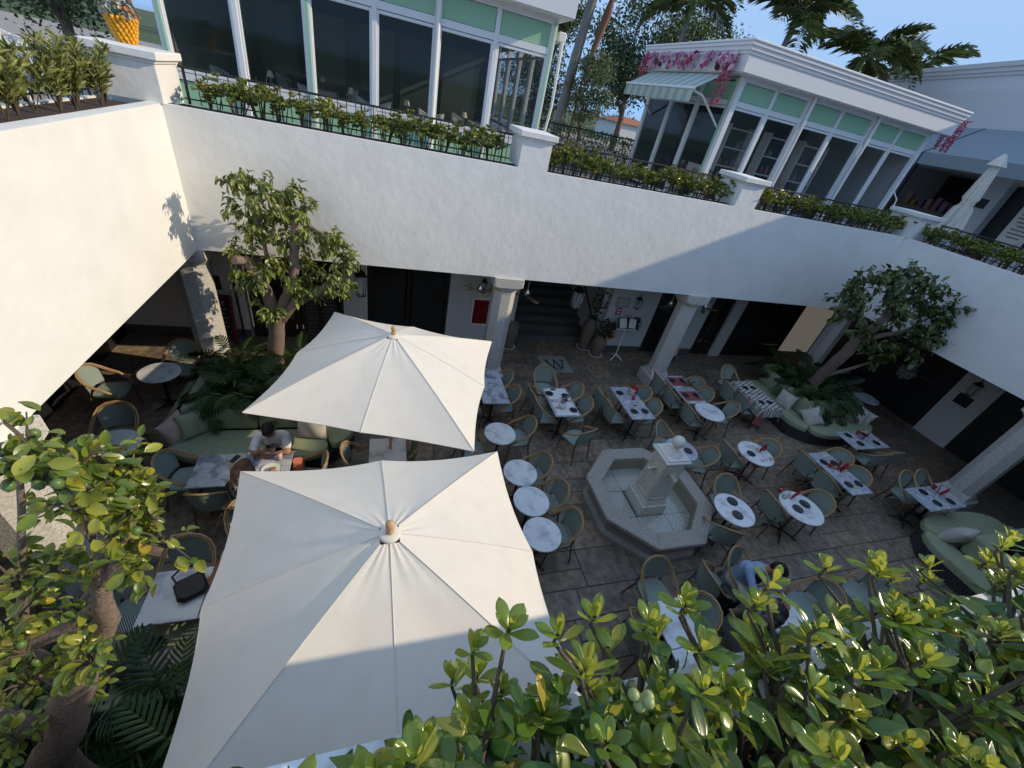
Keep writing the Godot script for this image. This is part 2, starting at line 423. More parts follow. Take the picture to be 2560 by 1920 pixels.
func build_structure() -> void:
	# ---- courtyard floor: every slab lies in a dark joint bed
	var fl := struct("floor", boxes([[-5.2, 15.2, -0.16, -0.014, -9.6, 1.5]]), M.joint)
	var stones := []
	var z := -9.9
	var row := 0
	while z < 1.4:
		var d: float = [0.42, 0.56, 0.36, 0.50, 0.62][row % 5] + rnd(-0.03, 0.03)
		var x := -5.2 + rnd(-0.5, 0.0)
		while x < 15.2:
			var w := rnd(0.42, 0.95)
			if rng.randf() < 0.28 and d > 0.48:   # two small stones side by side in depth
				stones.append([x, z, w, d * 0.52]); stones.append([x, z + d * 0.52, w, d * 0.48])
			else: stones.append([x, z, w, d])
			x += w
		z += d
		row += 1
	var scored := []
	for s in stones:
		var c := v3(s[0] + s[2] / 2, -5.7, s[1] + s[3] / 2)
		var fwd := c.dot(v3(0.304, -0.568, -0.765))
		var hide: bool = absf(c.x - 0.1) < 1.3 and c.z > -5.8 and c.z < -0.6
		scored.append([s[2] * s[3] / pow(c.length(), 3) * (0.0 if fwd < 2.0 or c.x < -4 or hide else 1.0) * (0.15 if c.z > -1.2 or c.z < -9.2 else 1.0), s])
	scored.sort_custom(func(a, b): return a[0] > b[0])
	var rest := []
	for k in 5: rest.append(mb())
	for q in scored.size():
		var s: Array = scored[q][1]
		var k := rng.randi() % 5
		var g := 0.005
		var sz := v3(s[2] - 2 * g, 0.04, s[3] - 2 * g)
		var ce := v3(s[0] + s[2] / 2, -0.02 + rnd(-0.002, 0.002), s[1] + s[3] / 2)
		if sz.x < 0.05 or sz.z < 0.05: continue
		var tilt := Basis.from_euler(v3(rnd(-0.003, 0.003), 0, rnd(-0.003, 0.003)))
		if q < 300: obj("paving_stone", mb().box(ce, sz, tilt, 0.006), M.paving[k], fl)
		else: rest[k].box(ce, sz, tilt)
	var am := ArrayMesh.new()
	for k in 5:
		var part: ArrayMesh = rest[k].mesh(M.paving[k])
		am.add_surface_from_arrays(Mesh.PRIMITIVE_TRIANGLES, part.surface_get_arrays(0))
		am.surface_set_material(k, M.paving[k])
	obj("paving", am, null, fl).set_meta("kind", "stuff")
	# ---- ground and terrace round the hole
	var far := 420.0
	struct("ground", boxes([[-far, far, 3.9, 4.12, -far, -34], [-far, far, 3.9, 4.12, 20, far], [-far, -22, 3.9, 4.12, -34, 20], [34, far, 3.9, 4.12, -34, 20]]), M.grass)
	struct("terrace", boxes([[-22, 34, 3.9, TER, -34, -8.36], [-22, -3.62, 3.9, TER, -8.36, 20], [13.13, 34, 3.9, TER, -8.36, 20], [-3.62, 13.13, 3.9, TER, 0.62, 20]]), M.terrace)
	# ---- planter walls over the arcade
	var nw := obj("courtyard_wall", boxes([[XW, XE, YB, YT, ZN - 0.07, ZN], [XW - 0.6, XE + 0.6, YB, 4.5, ZN - 0.75, ZN - 0.071], [XW, XE, 4.3, 4.66, ZN - 0.76, ZN - 0.70]]), M.stucco)
	tag(nw, "long white rendered north wall, half sunlit, above the arcade", "wall")
	var ww := obj("courtyard_wall", boxes([[XW - 0.15, XW, YB, YT, ZN, ZS], [XW - 0.7, XW - 0.151, YB, 4.5, ZN, ZS], [XW - 0.76, XW - 0.70, 4.3, 4.66, ZN, ZS]]), M.stucco)
	tag(ww, "bright sunlit white rendered west wall at the left edge", "wall")
	var ew := obj("courtyard_wall", boxes([[XE, XE + 0.1, YB, YT, ZN, ZS], [XE + 0.101, XE + 0.7, YB, 4.5, ZN, ZS], [XE + 0.70, XE + 0.76, 4.3, 4.66, ZN, ZS]]), M.stucco)
	tag(ew, "shaded white rendered east wall behind the right tree", "wall")
	var sw := obj("parapet_wall", boxes([[XW - 0.7, XE + 0.7, YB, YT, ZS, ZS + 0.12], [XW - 0.7, XE + 0.7, YB, 4.5, ZS + 0.121, 0.5], [XW - 0.7, XE + 0.7, 4.3, 4.66, 0.5, 0.62]]), M.stucco_worn)
	tag(sw, "weathered white parapet top under the near hedge", "wall")
	var soil := struct("soil", boxes([[XW, XE, 4.5, 4.655, ZN - 0.70, ZN - 0.071], [XW - 0.7, XW - 0.151, 4.5, 4.64, ZN, ZS], [XE + 0.101, XE + 0.7, 4.5, 4.64, ZN, ZS], [XW - 0.7, XE + 0.7, 4.5, 4.62, ZS + 0.121, 0.5]]), M.soil)
	soil.set_meta("label", "dark planting soil along the tops of the walls")
	# ---- piers with caps
	var spec := [[2.211, 2.745, -8.33, ZN, "white capped pier on the north wall between glasshouse and flower shop"], [6.944, 7.47, -8.33, ZN, "white capped pier on the north wall in front of the flower shop"],
		[-3.5, -2.815, -8.27, -7.555, "white capped corner pier carrying the lemon pot"], [12.325, 13.0, -8.27, -7.555, "shaded white capped corner pier at the far right"]]
	for s in spec:
		var p := thing("pier", s[4], "pier", v3((s[0] + s[1]) / 2, YT, (s[2] + s[3]) / 2), 0, "capped piers on the planter walls")
		var w: float = s[1] - s[0]; var d: float = s[3] - s[2]
		obj("shaft", mb().box(v3(0, 0.215, 0), v3(w, 0.43, d)), M.stucco, p)
		obj("moulding", mb().box(v3(0, 0.45, 0), v3(w + 0.05, 0.04, d + 0.05), Basis.IDENTITY, 0.01), M.stucco, p)
		obj("cap", mb().box(v3(0, 0.515, 0), v3(w + 0.13, 0.09, d + 0.13), Basis.IDENTITY, 0.008), M.stucco, p)
	# ---- iron railings behind the planters
	railing(v3(-2.80, 4.74, -8.27), v3(2.20, 4.74, -8.27), "black iron railing in front of the green glasshouse")
	railing(v3(2.76, 4.74, -8.27), v3(6.93, 4.74, -8.27), "black iron railing left of the flower shop pier")
	railing(v3(7.49, 4.74, -8.27), v3(12.30, 4.74, -8.27), "black iron railing behind the shaded hedge of the flower shop")
	railing(v3(-3.56, 4.74, -7.5), v3(-3.56, 4.74, -2.5), "grey iron railing behind the willowy plants at upper left")
	railing(v3(13.07, 4.74, -7.5), v3(13.07, 4.74, -2.5), "black iron railing behind the hedge on the east wall")

func railing(a: Vector3, b: Vector3, label: String) -> void:
	var t := thing("railing", label, "railing", a, 0, "iron railings round the terrace")
	var d := b - a
	var L := d.length()
	var bs := Basis(d.normalized(), Vector3.UP, d.normalized().cross(Vector3.UP))
	obj("top_rail", mb().box(d / 2 + v3(0, 0.38, 0), v3(L, 0.03, 0.05), bs, 0.006), M.rail_iron, t)
	obj("bottom_rail", mb().box(d / 2, v3(L, 0.018, 0.018), bs), M.rail_iron, t)
	var n := int(L / 0.135)
	if not SH.has("baluster"):
		SH.baluster = mb().tube([v3(0, -0.06, 0), v3(0, 0.17, 0), v3(0, 0.185, 0), v3(0, 0.2, 0), v3(0, 0.37, 0)], [0.007, 0.007, 0.014, 0.007, 0.007], 6).mesh(M.rail_iron)
		SH.rail_post = mb().box(v3(0, 0.15, 0), v3(0.022, 0.44, 0.022)).mesh(M.rail_iron)
	for k in n:
		var o := obj("baluster", SH.baluster, null, t)
		o.position = d * ((k + 0.5) / n)
	for k in int(L / 1.2) + 1:
		obj("rail_post", SH.rail_post, null, t).position = d * clampf((k * 1.2 + 0.05) / L, 0.01, 0.99)

func oct(r: float) -> Array:   # octagon outline, flat sides to x and z
	var a := []
	for k in 8: a.append(Vector2(cos(TAU * (k + 0.5) / 8), sin(TAU * (k + 0.5) / 8)) * r / cos(PI / 8))
	return a
func sqr(r: float, ch := 0.0) -> Array:   # square with cut corners, eight points in the same order as oct
	var k := r - ch
	return [Vector2(r, k), Vector2(k, r), Vector2(-k, r), Vector2(-r, k), Vector2(-r, -k), Vector2(-k, -r), Vector2(k, -r), Vector2(r, -k)]

func build_arcade() -> void:
	struct("ceiling", boxes([[-5.2, 15.2, YB, 2.9, -9.6, ZN - 0.76], [-5.2, XW - 0.76, YB, 2.9, ZN - 0.76, 1.5], [XE + 0.76, 15.2, YB, 2.9, ZN - 0.76, 1.5], [XW - 0.76, XE + 0.76, YB, 2.9, 0.62, 1.5]]), M.ceiling)
	# columns
	var cols := [[2.45, -7.85, "octagonal stone column left of the stairway, top in sun"], [7.17, -7.85, "octagonal stone column between menu stand and pink-matted table"], [-3.1, -7.85, "octagonal stone corner column dappled by sun at left"], [12.6, -7.85, "octagonal stone corner column beside the right tree trunk"],
		[-3.1, -3.2, "brightly lit stone column behind the citrus tree"], [12.6, -3.25, "large shaded stone column at the right edge"]]
	for q in cols:
		var c := thing("stone_column", q[2], "column", v3(q[0], 0, q[1]), 0, "octagonal columns of the arcade")
		obj("plinth", mb().frustum([sqr(0.31, 0.02), sqr(0.31, 0.02), sqr(0.27, 0.02), oct(0.245)], [0.0, 0.30, 0.34, 0.46]), M.stone, c)
		obj("shaft", mb().frustum([oct(0.235), oct(0.235)], [0.46, 2.36]), M.stone, c)
		obj("capital", mb().frustum([oct(0.24), oct(0.245), sqr(0.31, 0.1), sqr(0.31, 0.02), sqr(0.31, 0.02)], [2.36, 2.40, 2.52, 2.54, YB]), M.stone, c)
	# near-black outer walls: dark doors and painted shade; unseen south one closes out light
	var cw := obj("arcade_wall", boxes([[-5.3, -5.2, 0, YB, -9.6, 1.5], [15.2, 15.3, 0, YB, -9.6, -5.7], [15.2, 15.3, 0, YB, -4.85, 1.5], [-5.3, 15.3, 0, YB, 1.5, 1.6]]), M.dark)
	tag(cw, "near-black walls standing for dark doors and deep shade behind the arcades", "wall")
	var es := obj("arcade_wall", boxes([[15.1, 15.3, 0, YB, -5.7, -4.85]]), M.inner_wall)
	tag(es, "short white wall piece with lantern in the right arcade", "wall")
	# north back wall: white pieces between dark openings
	var zb := -9.36
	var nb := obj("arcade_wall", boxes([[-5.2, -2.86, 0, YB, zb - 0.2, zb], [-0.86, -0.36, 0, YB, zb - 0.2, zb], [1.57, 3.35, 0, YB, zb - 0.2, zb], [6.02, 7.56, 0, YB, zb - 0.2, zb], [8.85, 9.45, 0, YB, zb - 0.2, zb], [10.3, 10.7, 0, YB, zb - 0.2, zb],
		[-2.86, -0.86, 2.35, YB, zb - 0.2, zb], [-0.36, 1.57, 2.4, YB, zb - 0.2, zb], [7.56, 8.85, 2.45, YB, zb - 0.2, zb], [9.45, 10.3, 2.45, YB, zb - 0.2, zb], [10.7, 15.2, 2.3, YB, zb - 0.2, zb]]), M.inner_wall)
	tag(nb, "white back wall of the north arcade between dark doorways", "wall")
	var sk := mb()
	for k in [[-5.2, -2.86], [-0.86, -0.36], [1.57, 3.35], [6.02, 7.56], [8.85, 9.45]]: sk.box(v3((k[0] + k[1]) / 2, 0.115, zb + 0.012), v3(k[1] - k[0], 0.23, 0.024))
	obj("skirting", sk, M.step, nb)
	# splay beside the stairs and stairwell; unseen lid and end wall keep it dark
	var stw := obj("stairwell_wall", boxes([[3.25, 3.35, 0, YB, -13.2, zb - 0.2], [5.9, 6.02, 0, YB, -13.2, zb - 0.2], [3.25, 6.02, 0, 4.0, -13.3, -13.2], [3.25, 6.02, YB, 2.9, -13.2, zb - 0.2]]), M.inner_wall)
	tag(stw, "white walls either side of the stone stairway, unseen lid and end keeping it dark", "wall")
	var stair := thing("staircase", "wide dark stone stairway rising behind the arcade", "stairs", v3(4.62, 0, -9.84))
	for k in 10:
		var st := obj("step", mb().box(v3(0, 0.0825 + 0.165 * k, -0.16 - 0.30 * k), v3(2.52, 0.165, 0.32 if k == 9 else 0.31), Basis.IDENTITY, 0.0), M.step, stair)
		obj("nosing", mb().tube([v3(-1.26, 0.15 + 0.165 * k, -0.30 * k + 0.0), v3(1.26, 0.15 + 0.165 * k, -0.30 * k)], 0.022, 8), M.step, st)
	var hr := obj("handrail", mb().tube([v3(1.21, 0.95, 0.1), v3(1.21, 1.05, -0.1), v3(1.21, 2.4, -2.6)], 0.02, 6), M.iron, stair)
	hr.name = "handrail"
	# dark openings closed by door leaves; the last two stand for plain darkness
	door_set(-2.80, -0.90, zb - 0.1, 2.35, "dark slatted doorway behind the sunlit tree", true)
	door_set(-0.34, 1.55, zb - 0.1, 2.4, "black glazed double door behind the far parasol", false)
	door_set(7.58, 8.83, zb - 0.1, 2.45, "black glazed door behind the second column", false)
	door_set(9.47, 10.28, zb - 0.1, 2.45, "narrow dark opening closed by black leaves right of the poster easel", false)
	door_set(10.72, 13.2, zb - 0.1, 2.3, "wide dark opening closed by black leaves behind the right tree", false)

func door_set(x0: float, x1: float, z: float, h: float, label: String, slats: bool) -> void:
	var d := thing("arcade_door", label, "door", v3((x0 + x1) / 2, 0, z), 0)
	var w := x1 - x0
	obj("painted_darkness", boxes([[-w / 2, w / 2, 0.02, h, -0.62, -0.6]]), M.dark, d)  # near-black sheet painted to stand for the unlit room behind
	var fr := mb()
	for x in [-w / 2 + 0.05, w / 2 - 0.05, 0.0]: fr.box(v3(x, h / 2, 0), v3(0.1, h - 0.02, 0.07), Basis.IDENTITY, 0.008)
	fr.box(v3(0, h - 0.06, 0.002), v3(w - 0.21, 0.1, 0.06))
	obj("frame", fr, M.dark_wood, d)
	for s in [-1, 1]:
		var lf := obj("door_leaf", mb().box(v3(s * w / 4, 0.25, 0), v3(w / 2 - 0.16, 0.45, 0.04), Basis.IDENTITY, 0.006), M.dark_wood, d)
		obj("pane", mb().box(v3(s * w / 4, 0.48 + (h - 0.6) / 2, 0), v3(w / 2 - 0.16, h - 0.62, 0.008)), M.glass_dark, lf)
		obj("door_handle", mb().tube([v3(s * 0.09, 0.95, 0.04), v3(s * 0.09, 0.95, 0.075), v3(s * 0.09, 1.12, 0.075), v3(s * 0.09, 1.12, 0.04)], 0.009, 6), M.brass, lf)
	if slats:
		for s in [0, 1]:
			var x: float = w / 2 - 0.62 + s * 0.36
			var sh := obj("shutter", boxes([[x - 0.17, x - 0.13, 0.03, 2.2, 0.25, 0.29], [x + 0.13, x + 0.17, 0.03, 2.2, 0.25, 0.29], [x - 0.13, x + 0.13, 0.03, 0.10, 0.25, 0.29], [x - 0.13, x + 0.13, 2.13, 2.2, 0.25, 0.29]]), M.dark_wood, d)
			for k in 20: obj("slat", SH.get_or_add("slat", mb().box(Vector3.ZERO, v3(0.26, 0.012, 0.07), Basis(Vector3.RIGHT, 0.7)).mesh(M.slat)), null, sh).position = v3(x, 0.2 + k * 0.095, 0.27)
# one glazed bay: sill panel, tall window with frame and pane, green panel above; in the plane of axis ax (x) or side (z)
func bay(t: Node3D, x0: float, x1: float, side: bool, full := false, sx := 0.0) -> void:
	var w := x1 - x0
	var mid := (x0 + x1) / 2
	var R := Basis(Vector3.UP, PI / 2) if side else Basis.IDENTITY
	var at := v3(sx, 0, mid) if side else v3(mid, 0, 0)
	var yb := 0.10 if full else 0.80
	if not full:
		var lp := obj("low_panel", mb().box(v3(0, 0.36, -0.01), v3(w - 0.06, 0.62, 0.03)), M.green_panel, t)
		lp.transform = Transform3D(R, at)
	var fr := mb()
	var h := 2.28 - yb
	for s in [-1, 1]: fr.box(v3(s * (w / 2 - 0.055), yb + h / 2, 0.0), v3(0.05, h, 0.06), Basis.IDENTITY, 0.006)
	fr.box(v3(0, yb + 0.03, 0), v3(w - 0.162, 0.06, 0.055), Basis.IDENTITY, 0.006)
	fr.box(v3(0, 2.255, 0), v3(w - 0.162, 0.05, 0.055), Basis.IDENTITY, 0.006)
	var wd := obj("window", fr, M.white_frame, t)
	wd.transform = Transform3D(R, at)
	obj("pane", mb().box(v3(0, yb + h / 2, 0), v3(w - 0.16, h - 0.1, 0.006)), M.glass, wd)
	var gp := obj("green_panel", mb().box(v3(0, 2.575, -0.005), v3(w - 0.10, 0.33, 0.02)), M.green_panel, t)
	gp.transform = Transform3D(R, at)

func fascia(t: Node3D, x0: float, x1: float, z0: float, z1: float, y: float) -> void:   # stepped cornice round a flat roof, local frame
	var st := [[0.0, 0.30, 0.0], [0.30, 0.36, 0.02], [0.36, 0.44, 0.045], [0.44, 0.50, 0.07]]
	for s in st:
		var o: float = s[2]
		obj("cornice", mb().box(v3((x0 + x1) / 2, y + (s[0] + s[1]) / 2, (z0 + z1) / 2), v3(x1 - x0 + 2 * o, s[1] - s[0], z1 - z0 + 2 * o)), M.grey_fascia, t)
	obj("roof_edge", mb().box(v3((x0 + x1) / 2, y + 0.525, (z0 + z1) / 2), v3(x1 - x0 + 0.18, 0.045, z1 - z0 + 0.18), Basis.IDENTITY, 0.01), M.white, t)

func build_pavilions() -> void:
	# ---- glasshouse restaurant
	var g := thing("glasshouse", "pale green and white glazed restaurant pavilion on the terrace", "building", v3(0, TER, -9.8))
	var px := [-3.4, -2.33, -1.25, -0.18, 0.90, 1.98, 3.06]
	for k in 6: bay(g, px[k], px[k + 1], false)
	var pz := [-0.0, -1.1, -2.2, -3.3, -4.4, -5.5]
	for k in 5: bay(g, pz[k + 1], pz[k], true, false, 3.06)
	for k in px.size():
		var wide: bool = k % 2 == 0
		obj("post", mb().box(v3(px[k], 1.42, 0.0), v3(0.12 if wide else 0.085, 2.84, 0.1), Basis.IDENTITY, 0.006), M.white_frame, g)
		if wide and k != 4: obj("green_strip", mb().box(v3(px[k], 1.40, 0.052), v3(0.045, 2.78, 0.012)), M.green_panel, g)
	for k in range(1, pz.size()): obj("post", mb().box(v3(3.06, 1.42, pz[k]), v3(0.1, 2.84, 0.085)), M.white_frame, g)
	obj("downpipe", mb().tube([v3(0.90, 2.95, 0.10), v3(0.90, 2.3, 0.10), v3(0.90, 0.0, 0.10)], 0.045, 12), M.white, g)
	obj("sill_rail", boxes([[-3.4, 3.06, 0.69, 0.79, -0.035, 0.035]]), M.white_frame, g)
	obj("transom", boxes([[-3.4, 3.06, 2.29, 2.40, -0.04, 0.04]]), M.white_frame, g)
	obj("head_rail", boxes([[-3.4, 3.06, 2.75, 2.84, -0.04, 0.04]]), M.white_frame, g)
	obj("soffit", boxes([[-3.75, 3.28, 2.84, 2.88, -5.6, 0.36]]), M.white, g)
	fascia(g, -3.8, 3.3, -5.7, 0.40, 2.86)
	obj("back_wall", boxes([[-3.4, 3.06, 0.0, 2.84, -5.6, -5.5]]), mat(0.05, 0.06, 0.055, 0.8), g)
	obj("west_wall", boxes([[-3.46, -3.4, 0.0, 2.84, -5.5, -0.05]]), mat(0.16, 0.19, 0.17, 0.8), g)
	obj("inner_floor", boxes([[-3.4, 3.06, 0.0, 0.03, -5.5, -0.05]]), mat(0.10, 0.09, 0.08, 0.6), g)
	obj("inner_ceiling", boxes([[-3.4, 3.06, 2.78, 2.83, -5.5, -0.06]]), mat(0.12, 0.13, 0.12, 0.9), g)
	for x in [-2.7, -1.5, -0.2, 0.9, 2.1]: obj("back_door", boxes([[x - 0.45, x + 0.45, 0.05, 2.3, -5.49, -5.44]]), mat(0.09, 0.12, 0.10, 0.3), g)
	# folding awning arm on the east side
	obj("awning_box", mb().box(v3(3.3, 2.62, -1.6), v3(0.16, 0.16, 3.0), Basis.IDENTITY, 0.02), M.white, g)
	obj("awning_arm", mb().tube([v3(3.32, 2.55, -0.12), v3(3.36, 1.5, -0.10), v3(3.3, 0.72, -0.12)], [0.035, 0.03, 0.03], 8), M.white, g)
	# tables inside
	var tx := [[-2.2, -0.9], [-0.75, -1.0], [0.35, -0.9], [1.6, -1.0], [2.5, -2.6], [-1.5, -3.0]]
	var lab := ["white table behind the leftmost glasshouse windows", "white table left of the glasshouse middle post", "white table beside the glasshouse downpipe", "white table behind the right glasshouse window", "white table deep inside the glasshouse right end", "white table deep inside the glasshouse left half"]
	for k in tx.size():
		var t := thing("clothed_table", lab[k], "table", v3(tx[k][0], TER + 0.03, -9.8 + tx[k][1]), 0, "tables inside the glasshouse")
		obj("tabletop", mb().box(v3(0, 0.735, 0), v3(0.8, 0.03, 0.7), Basis.IDENTITY, 0.008), M.paper, t)
		obj("tablecloth", mb().frustum([sqr(0.43, 0.03), sqr(0.405, 0.03)], [0.42, 0.72]), M.paper, t)
		obj("leg", mb().tube([v3(0, 0, 0), v3(0, 0.41, 0)], 0.05, 8), M.iron, t)
		var lp := thing("table_lamp", "small cream shaded lamp on " + lab[k], "lamp", v3(tx[k][0] + 0.1, TER + 0.78, -9.8 + tx[k][1]), 0, "lamps inside the glasshouse")
		obj("base", mb().tube([v3(0, 0, 0), v3(0, 0.16, 0)], 0.012, 6), M.brass, lp)
		obj("lamp_shade", mb().lathe([Vector2(0.07, 0.15), Vector2(0.04, 0.25)], 12), M.cream, lp)
		for s in [[-0.62, PI / 2], [0.62, -PI / 2]]:
			var c := wire_chair(v3(tx[k][0] + s[0], TER + 0.03, -9.8 + tx[k][1]), s[1], ("left" if s[0] < 0 else "right") + " lattice chair at the " + lab[k])
			c.set_meta("group", "lattice chairs of the glasshouse")
	# ---- flower shop
	var f := thing("flower_shop", "low pale green glazed shop with white stepped roof edge", "building", v3(0, TER, -9.8))
	var qx := [7.6, 8.62, 9.66, 10.78, 11.9, 12.96, 14.0]
	for k in 6: bay(f, qx[k], qx[k + 1], false, true)
	for k in qx.size():
		var wide: bool = k % 2 == 0
		obj("post", mb().box(v3(qx[k], 1.42, 0.0 if not wide else 0.02), v3(0.13 if wide else 0.08, 2.84, 0.12 if wide else 0.09), Basis.IDENTITY, 0.006), M.white_frame, f)
	obj("green_corner", mb().box(v3(7.545, 1.40, -0.06), v3(0.015, 2.78, 0.14)), M.green_panel, f)
	for x in [9.66, 11.9]: obj("downpipe", mb().tube([v3(x + 0.02, 2.84, 0.13), v3(x + 0.02, 0, 0.13)], 0.042, 10), M.white, f)
	for x in [8.62, 9.72, 10.78, 11.95, 12.96]: obj("bracket", mb().tube([v3(x, 2.72, 0.05), v3(x + 0.03, 2.80, 0.16), v3(x + 0.05, 2.845, 0.34)], 0.012, 6), M.white, f)
	obj("transom", boxes([[7.6, 14.0, 2.29, 2.40, -0.04, 0.04]]), M.white_frame, f)
	obj("head_rail", boxes([[7.6, 14.0, 2.75, 2.84, -0.04, 0.04]]), M.white_frame, f)
	obj("soffit", boxes([[7.25, 14.1, 2.84, 2.88, -4.1, 0.36]]), M.white, f)
	fascia(f, 7.22, 14.25, -4.0, 0.40, 2.86)
	obj("back_wall", boxes([[7.6, 14.0, 0.0, 2.84, -3.9, -3.8]]), mat(0.10, 0.12, 0.12, 0.8), f)
	obj("east_wall", boxes([[14.0, 14.06, 0.0, 2.84, -3.8, -0.06]]), M.white_frame, f)
	obj("inner_floor", boxes([[7.6, 14.0, 0.0, 0.03, -3.8, -0.06]]), mat(0.15, 0.14, 0.13, 0.6), f)
	obj("inner_ceiling", boxes([[7.6, 14.0, 2.78, 2.83, -3.8, -0.07]]), mat(0.30, 0.31, 0.30, 0.9), f)
	# west side doors
	var qz := [-0.06, -1.3, -2.5, -3.75]
	for k in 3:
		bay(f, qz[k + 1], qz[k], true, true, 7.6)
		obj("post", mb().box(v3(7.6, 1.42, qz[k + 1]), v3(0.1, 2.84, 0.11)), M.white_frame, f)
	obj("door_handle", mb().tube([v3(7.51, 0.65, -1.42), v3(7.51, 1.45, -1.42)], 0.022, 8), M.iron, f)
	obj("transom", boxes([[7.56, 7.64, 2.29, 2.40, -3.75, -0.06]]), M.white_frame, f)
	# striped awning over the door
	var aw := thing("awning", "grey green striped awning over the flower shop door", "awning", v3(7.2, TER + 2.80, -11.6))
	var A := v3(0.0, 0.0, 0); var B := v3(-0.62, -0.37, 0)
	var nst := 18
	for k in nst:
		var z0 := -1.65 + 3.3 * k / nst; var z1 := -1.65 + 3.3 * (k + 1) / nst
		var m2: Material = M.stripe_a if k % 2 == 0 else M.stripe_b
		var b := mb()
		var off := v3(-0.005, 0.012, 0)
		b.face([A + v3(0, 0, z0), A + v3(0, 0, z1), B + v3(0, 0, z1), B + v3(0, 0, z0)], v3(0, -5, 0))
		b.face([A - off + v3(0, 0, z0), A - off + v3(0, 0, z1), B - off + v3(0, 0, z1), B - off + v3(0, 0, z0)], v3(0, 5, 0))
		obj("stripe", b, m2, aw)
		obj("valance", mb().box(B + v3(-0.012, -0.145, (z0 + z1) / 2), v3(0.008, 0.23, z1 - z0), Basis(Vector3.FORWARD, 0.06)), m2, aw)
	obj("front_bar", mb().box(B + v3(0, 0.0, 0), v3(0.05, 0.05, 3.36), Basis.IDENTITY, 0.012), M.white, aw)
	for s in [-1, 1]: obj("arm", mb().tube([B + v3(0.0, -0.02, s * 1.55), v3(-0.28, -0.45, s * 1.55), v3(0.38, -0.95, s * 1.6)], 0.025, 8), M.white, aw)
	# pink artificial flowers
	var fl := thing("flower_garland", "long garland of pink and cream artificial flowers above the awning", "garland", v3(7.15, TER + 2.86, -11.5))
	flowers(fl, 150, func(): return v3(rnd(-0.12, 0.02), rnd(0.03, 0.33), rnd(-2.05, 1.95)), 0.062)
	for s in [1.62, 1.82, -1.95, -2.1]: strand(fl, v3(-0.06, 0.28, s), 0.95 if s > 0 else 0.75)
	var fr := thing("flower_strands", "red pink flower strands hanging at the right end of the shop", "garland", v3(14.42, TER + 2.95, -9.5))
	for s in [-0.16, 0.12, 0.3]: strand(fr, v3(s, 0.32, -0.1), 0.75)
	shop_inside()

func flowers(t: Node3D, n: int, place: Callable, r: float) -> void:
	if not SH.has("bloom"):
		var b := mb()
		for k in 7:
			var a := TAU * k / 7
			b.blob(v3(cos(a) * 0.55, 0.15, sin(a) * 0.55), v3(0.45, 0.25, 0.45), 6)
		b.blob(v3(0, 0.25, 0), v3(0.4, 0.3, 0.4), 6)
		SH.bloom = b
	var cols := [Color(0.55, 0.20, 0.32), Color(0.42, 0.16, 0.30), Color(0.62, 0.34, 0.44), Color(0.38, 0.05, 0.12), Color(0.66, 0.58, 0.50), Color(0.5, 0.28, 0.42), Color(0.12, 0.03, 0.05)]
	for k in 7:
		if not SH.has("bloom%d" % k): SH["bloom%d" % k] = SH.bloom.mesh(mat(cols[k].r, cols[k].g, cols[k].b, 0.8))
	for k in n:
		var o := obj("bloom", SH["bloom%d" % ([0, 0, 1, 2, 2, 3, 4, 5, 5, 6][rng.randi() % 10])], null, t)
		o.transform = Transform3D(Basis.from_euler(v3(rnd(-1, 1), rnd(0, 6), PI / 2 + rnd(-0.7, 0.7))).scaled(Vector3.ONE * r * rnd(0.7, 1.3)), place.call())

func strand(t: Node3D, top: Vector3, len: float) -> void:
	var xf := []; var cs := []
	for k in 150:
		var s := rng.randf()
		var w := 0.09 * (1.0 - s * 0.75)
		xf.append(Transform3D(Basis.from_euler(v3(rnd(0, 6), rnd(0, 6), 0)).scaled(Vector3.ONE * rnd(0.018, 0.032)), top + v3(rnd(-w, w), -s * len, rnd(-w, w))))
		cs.append(Color(rnd(0.42, 0.62), rnd(0.05, 0.2), rnd(0.13, 0.27)))
	var me: Mesh = SH.get_or_add("petal", mb().blob(Vector3.ZERO, v3(1, 0.5, 0.8), 6).mesh(leaf_mat(1, 1, 1, 0.8, 0.3, true)))
	multi("hanging_blossom", me, xf, cs, t)

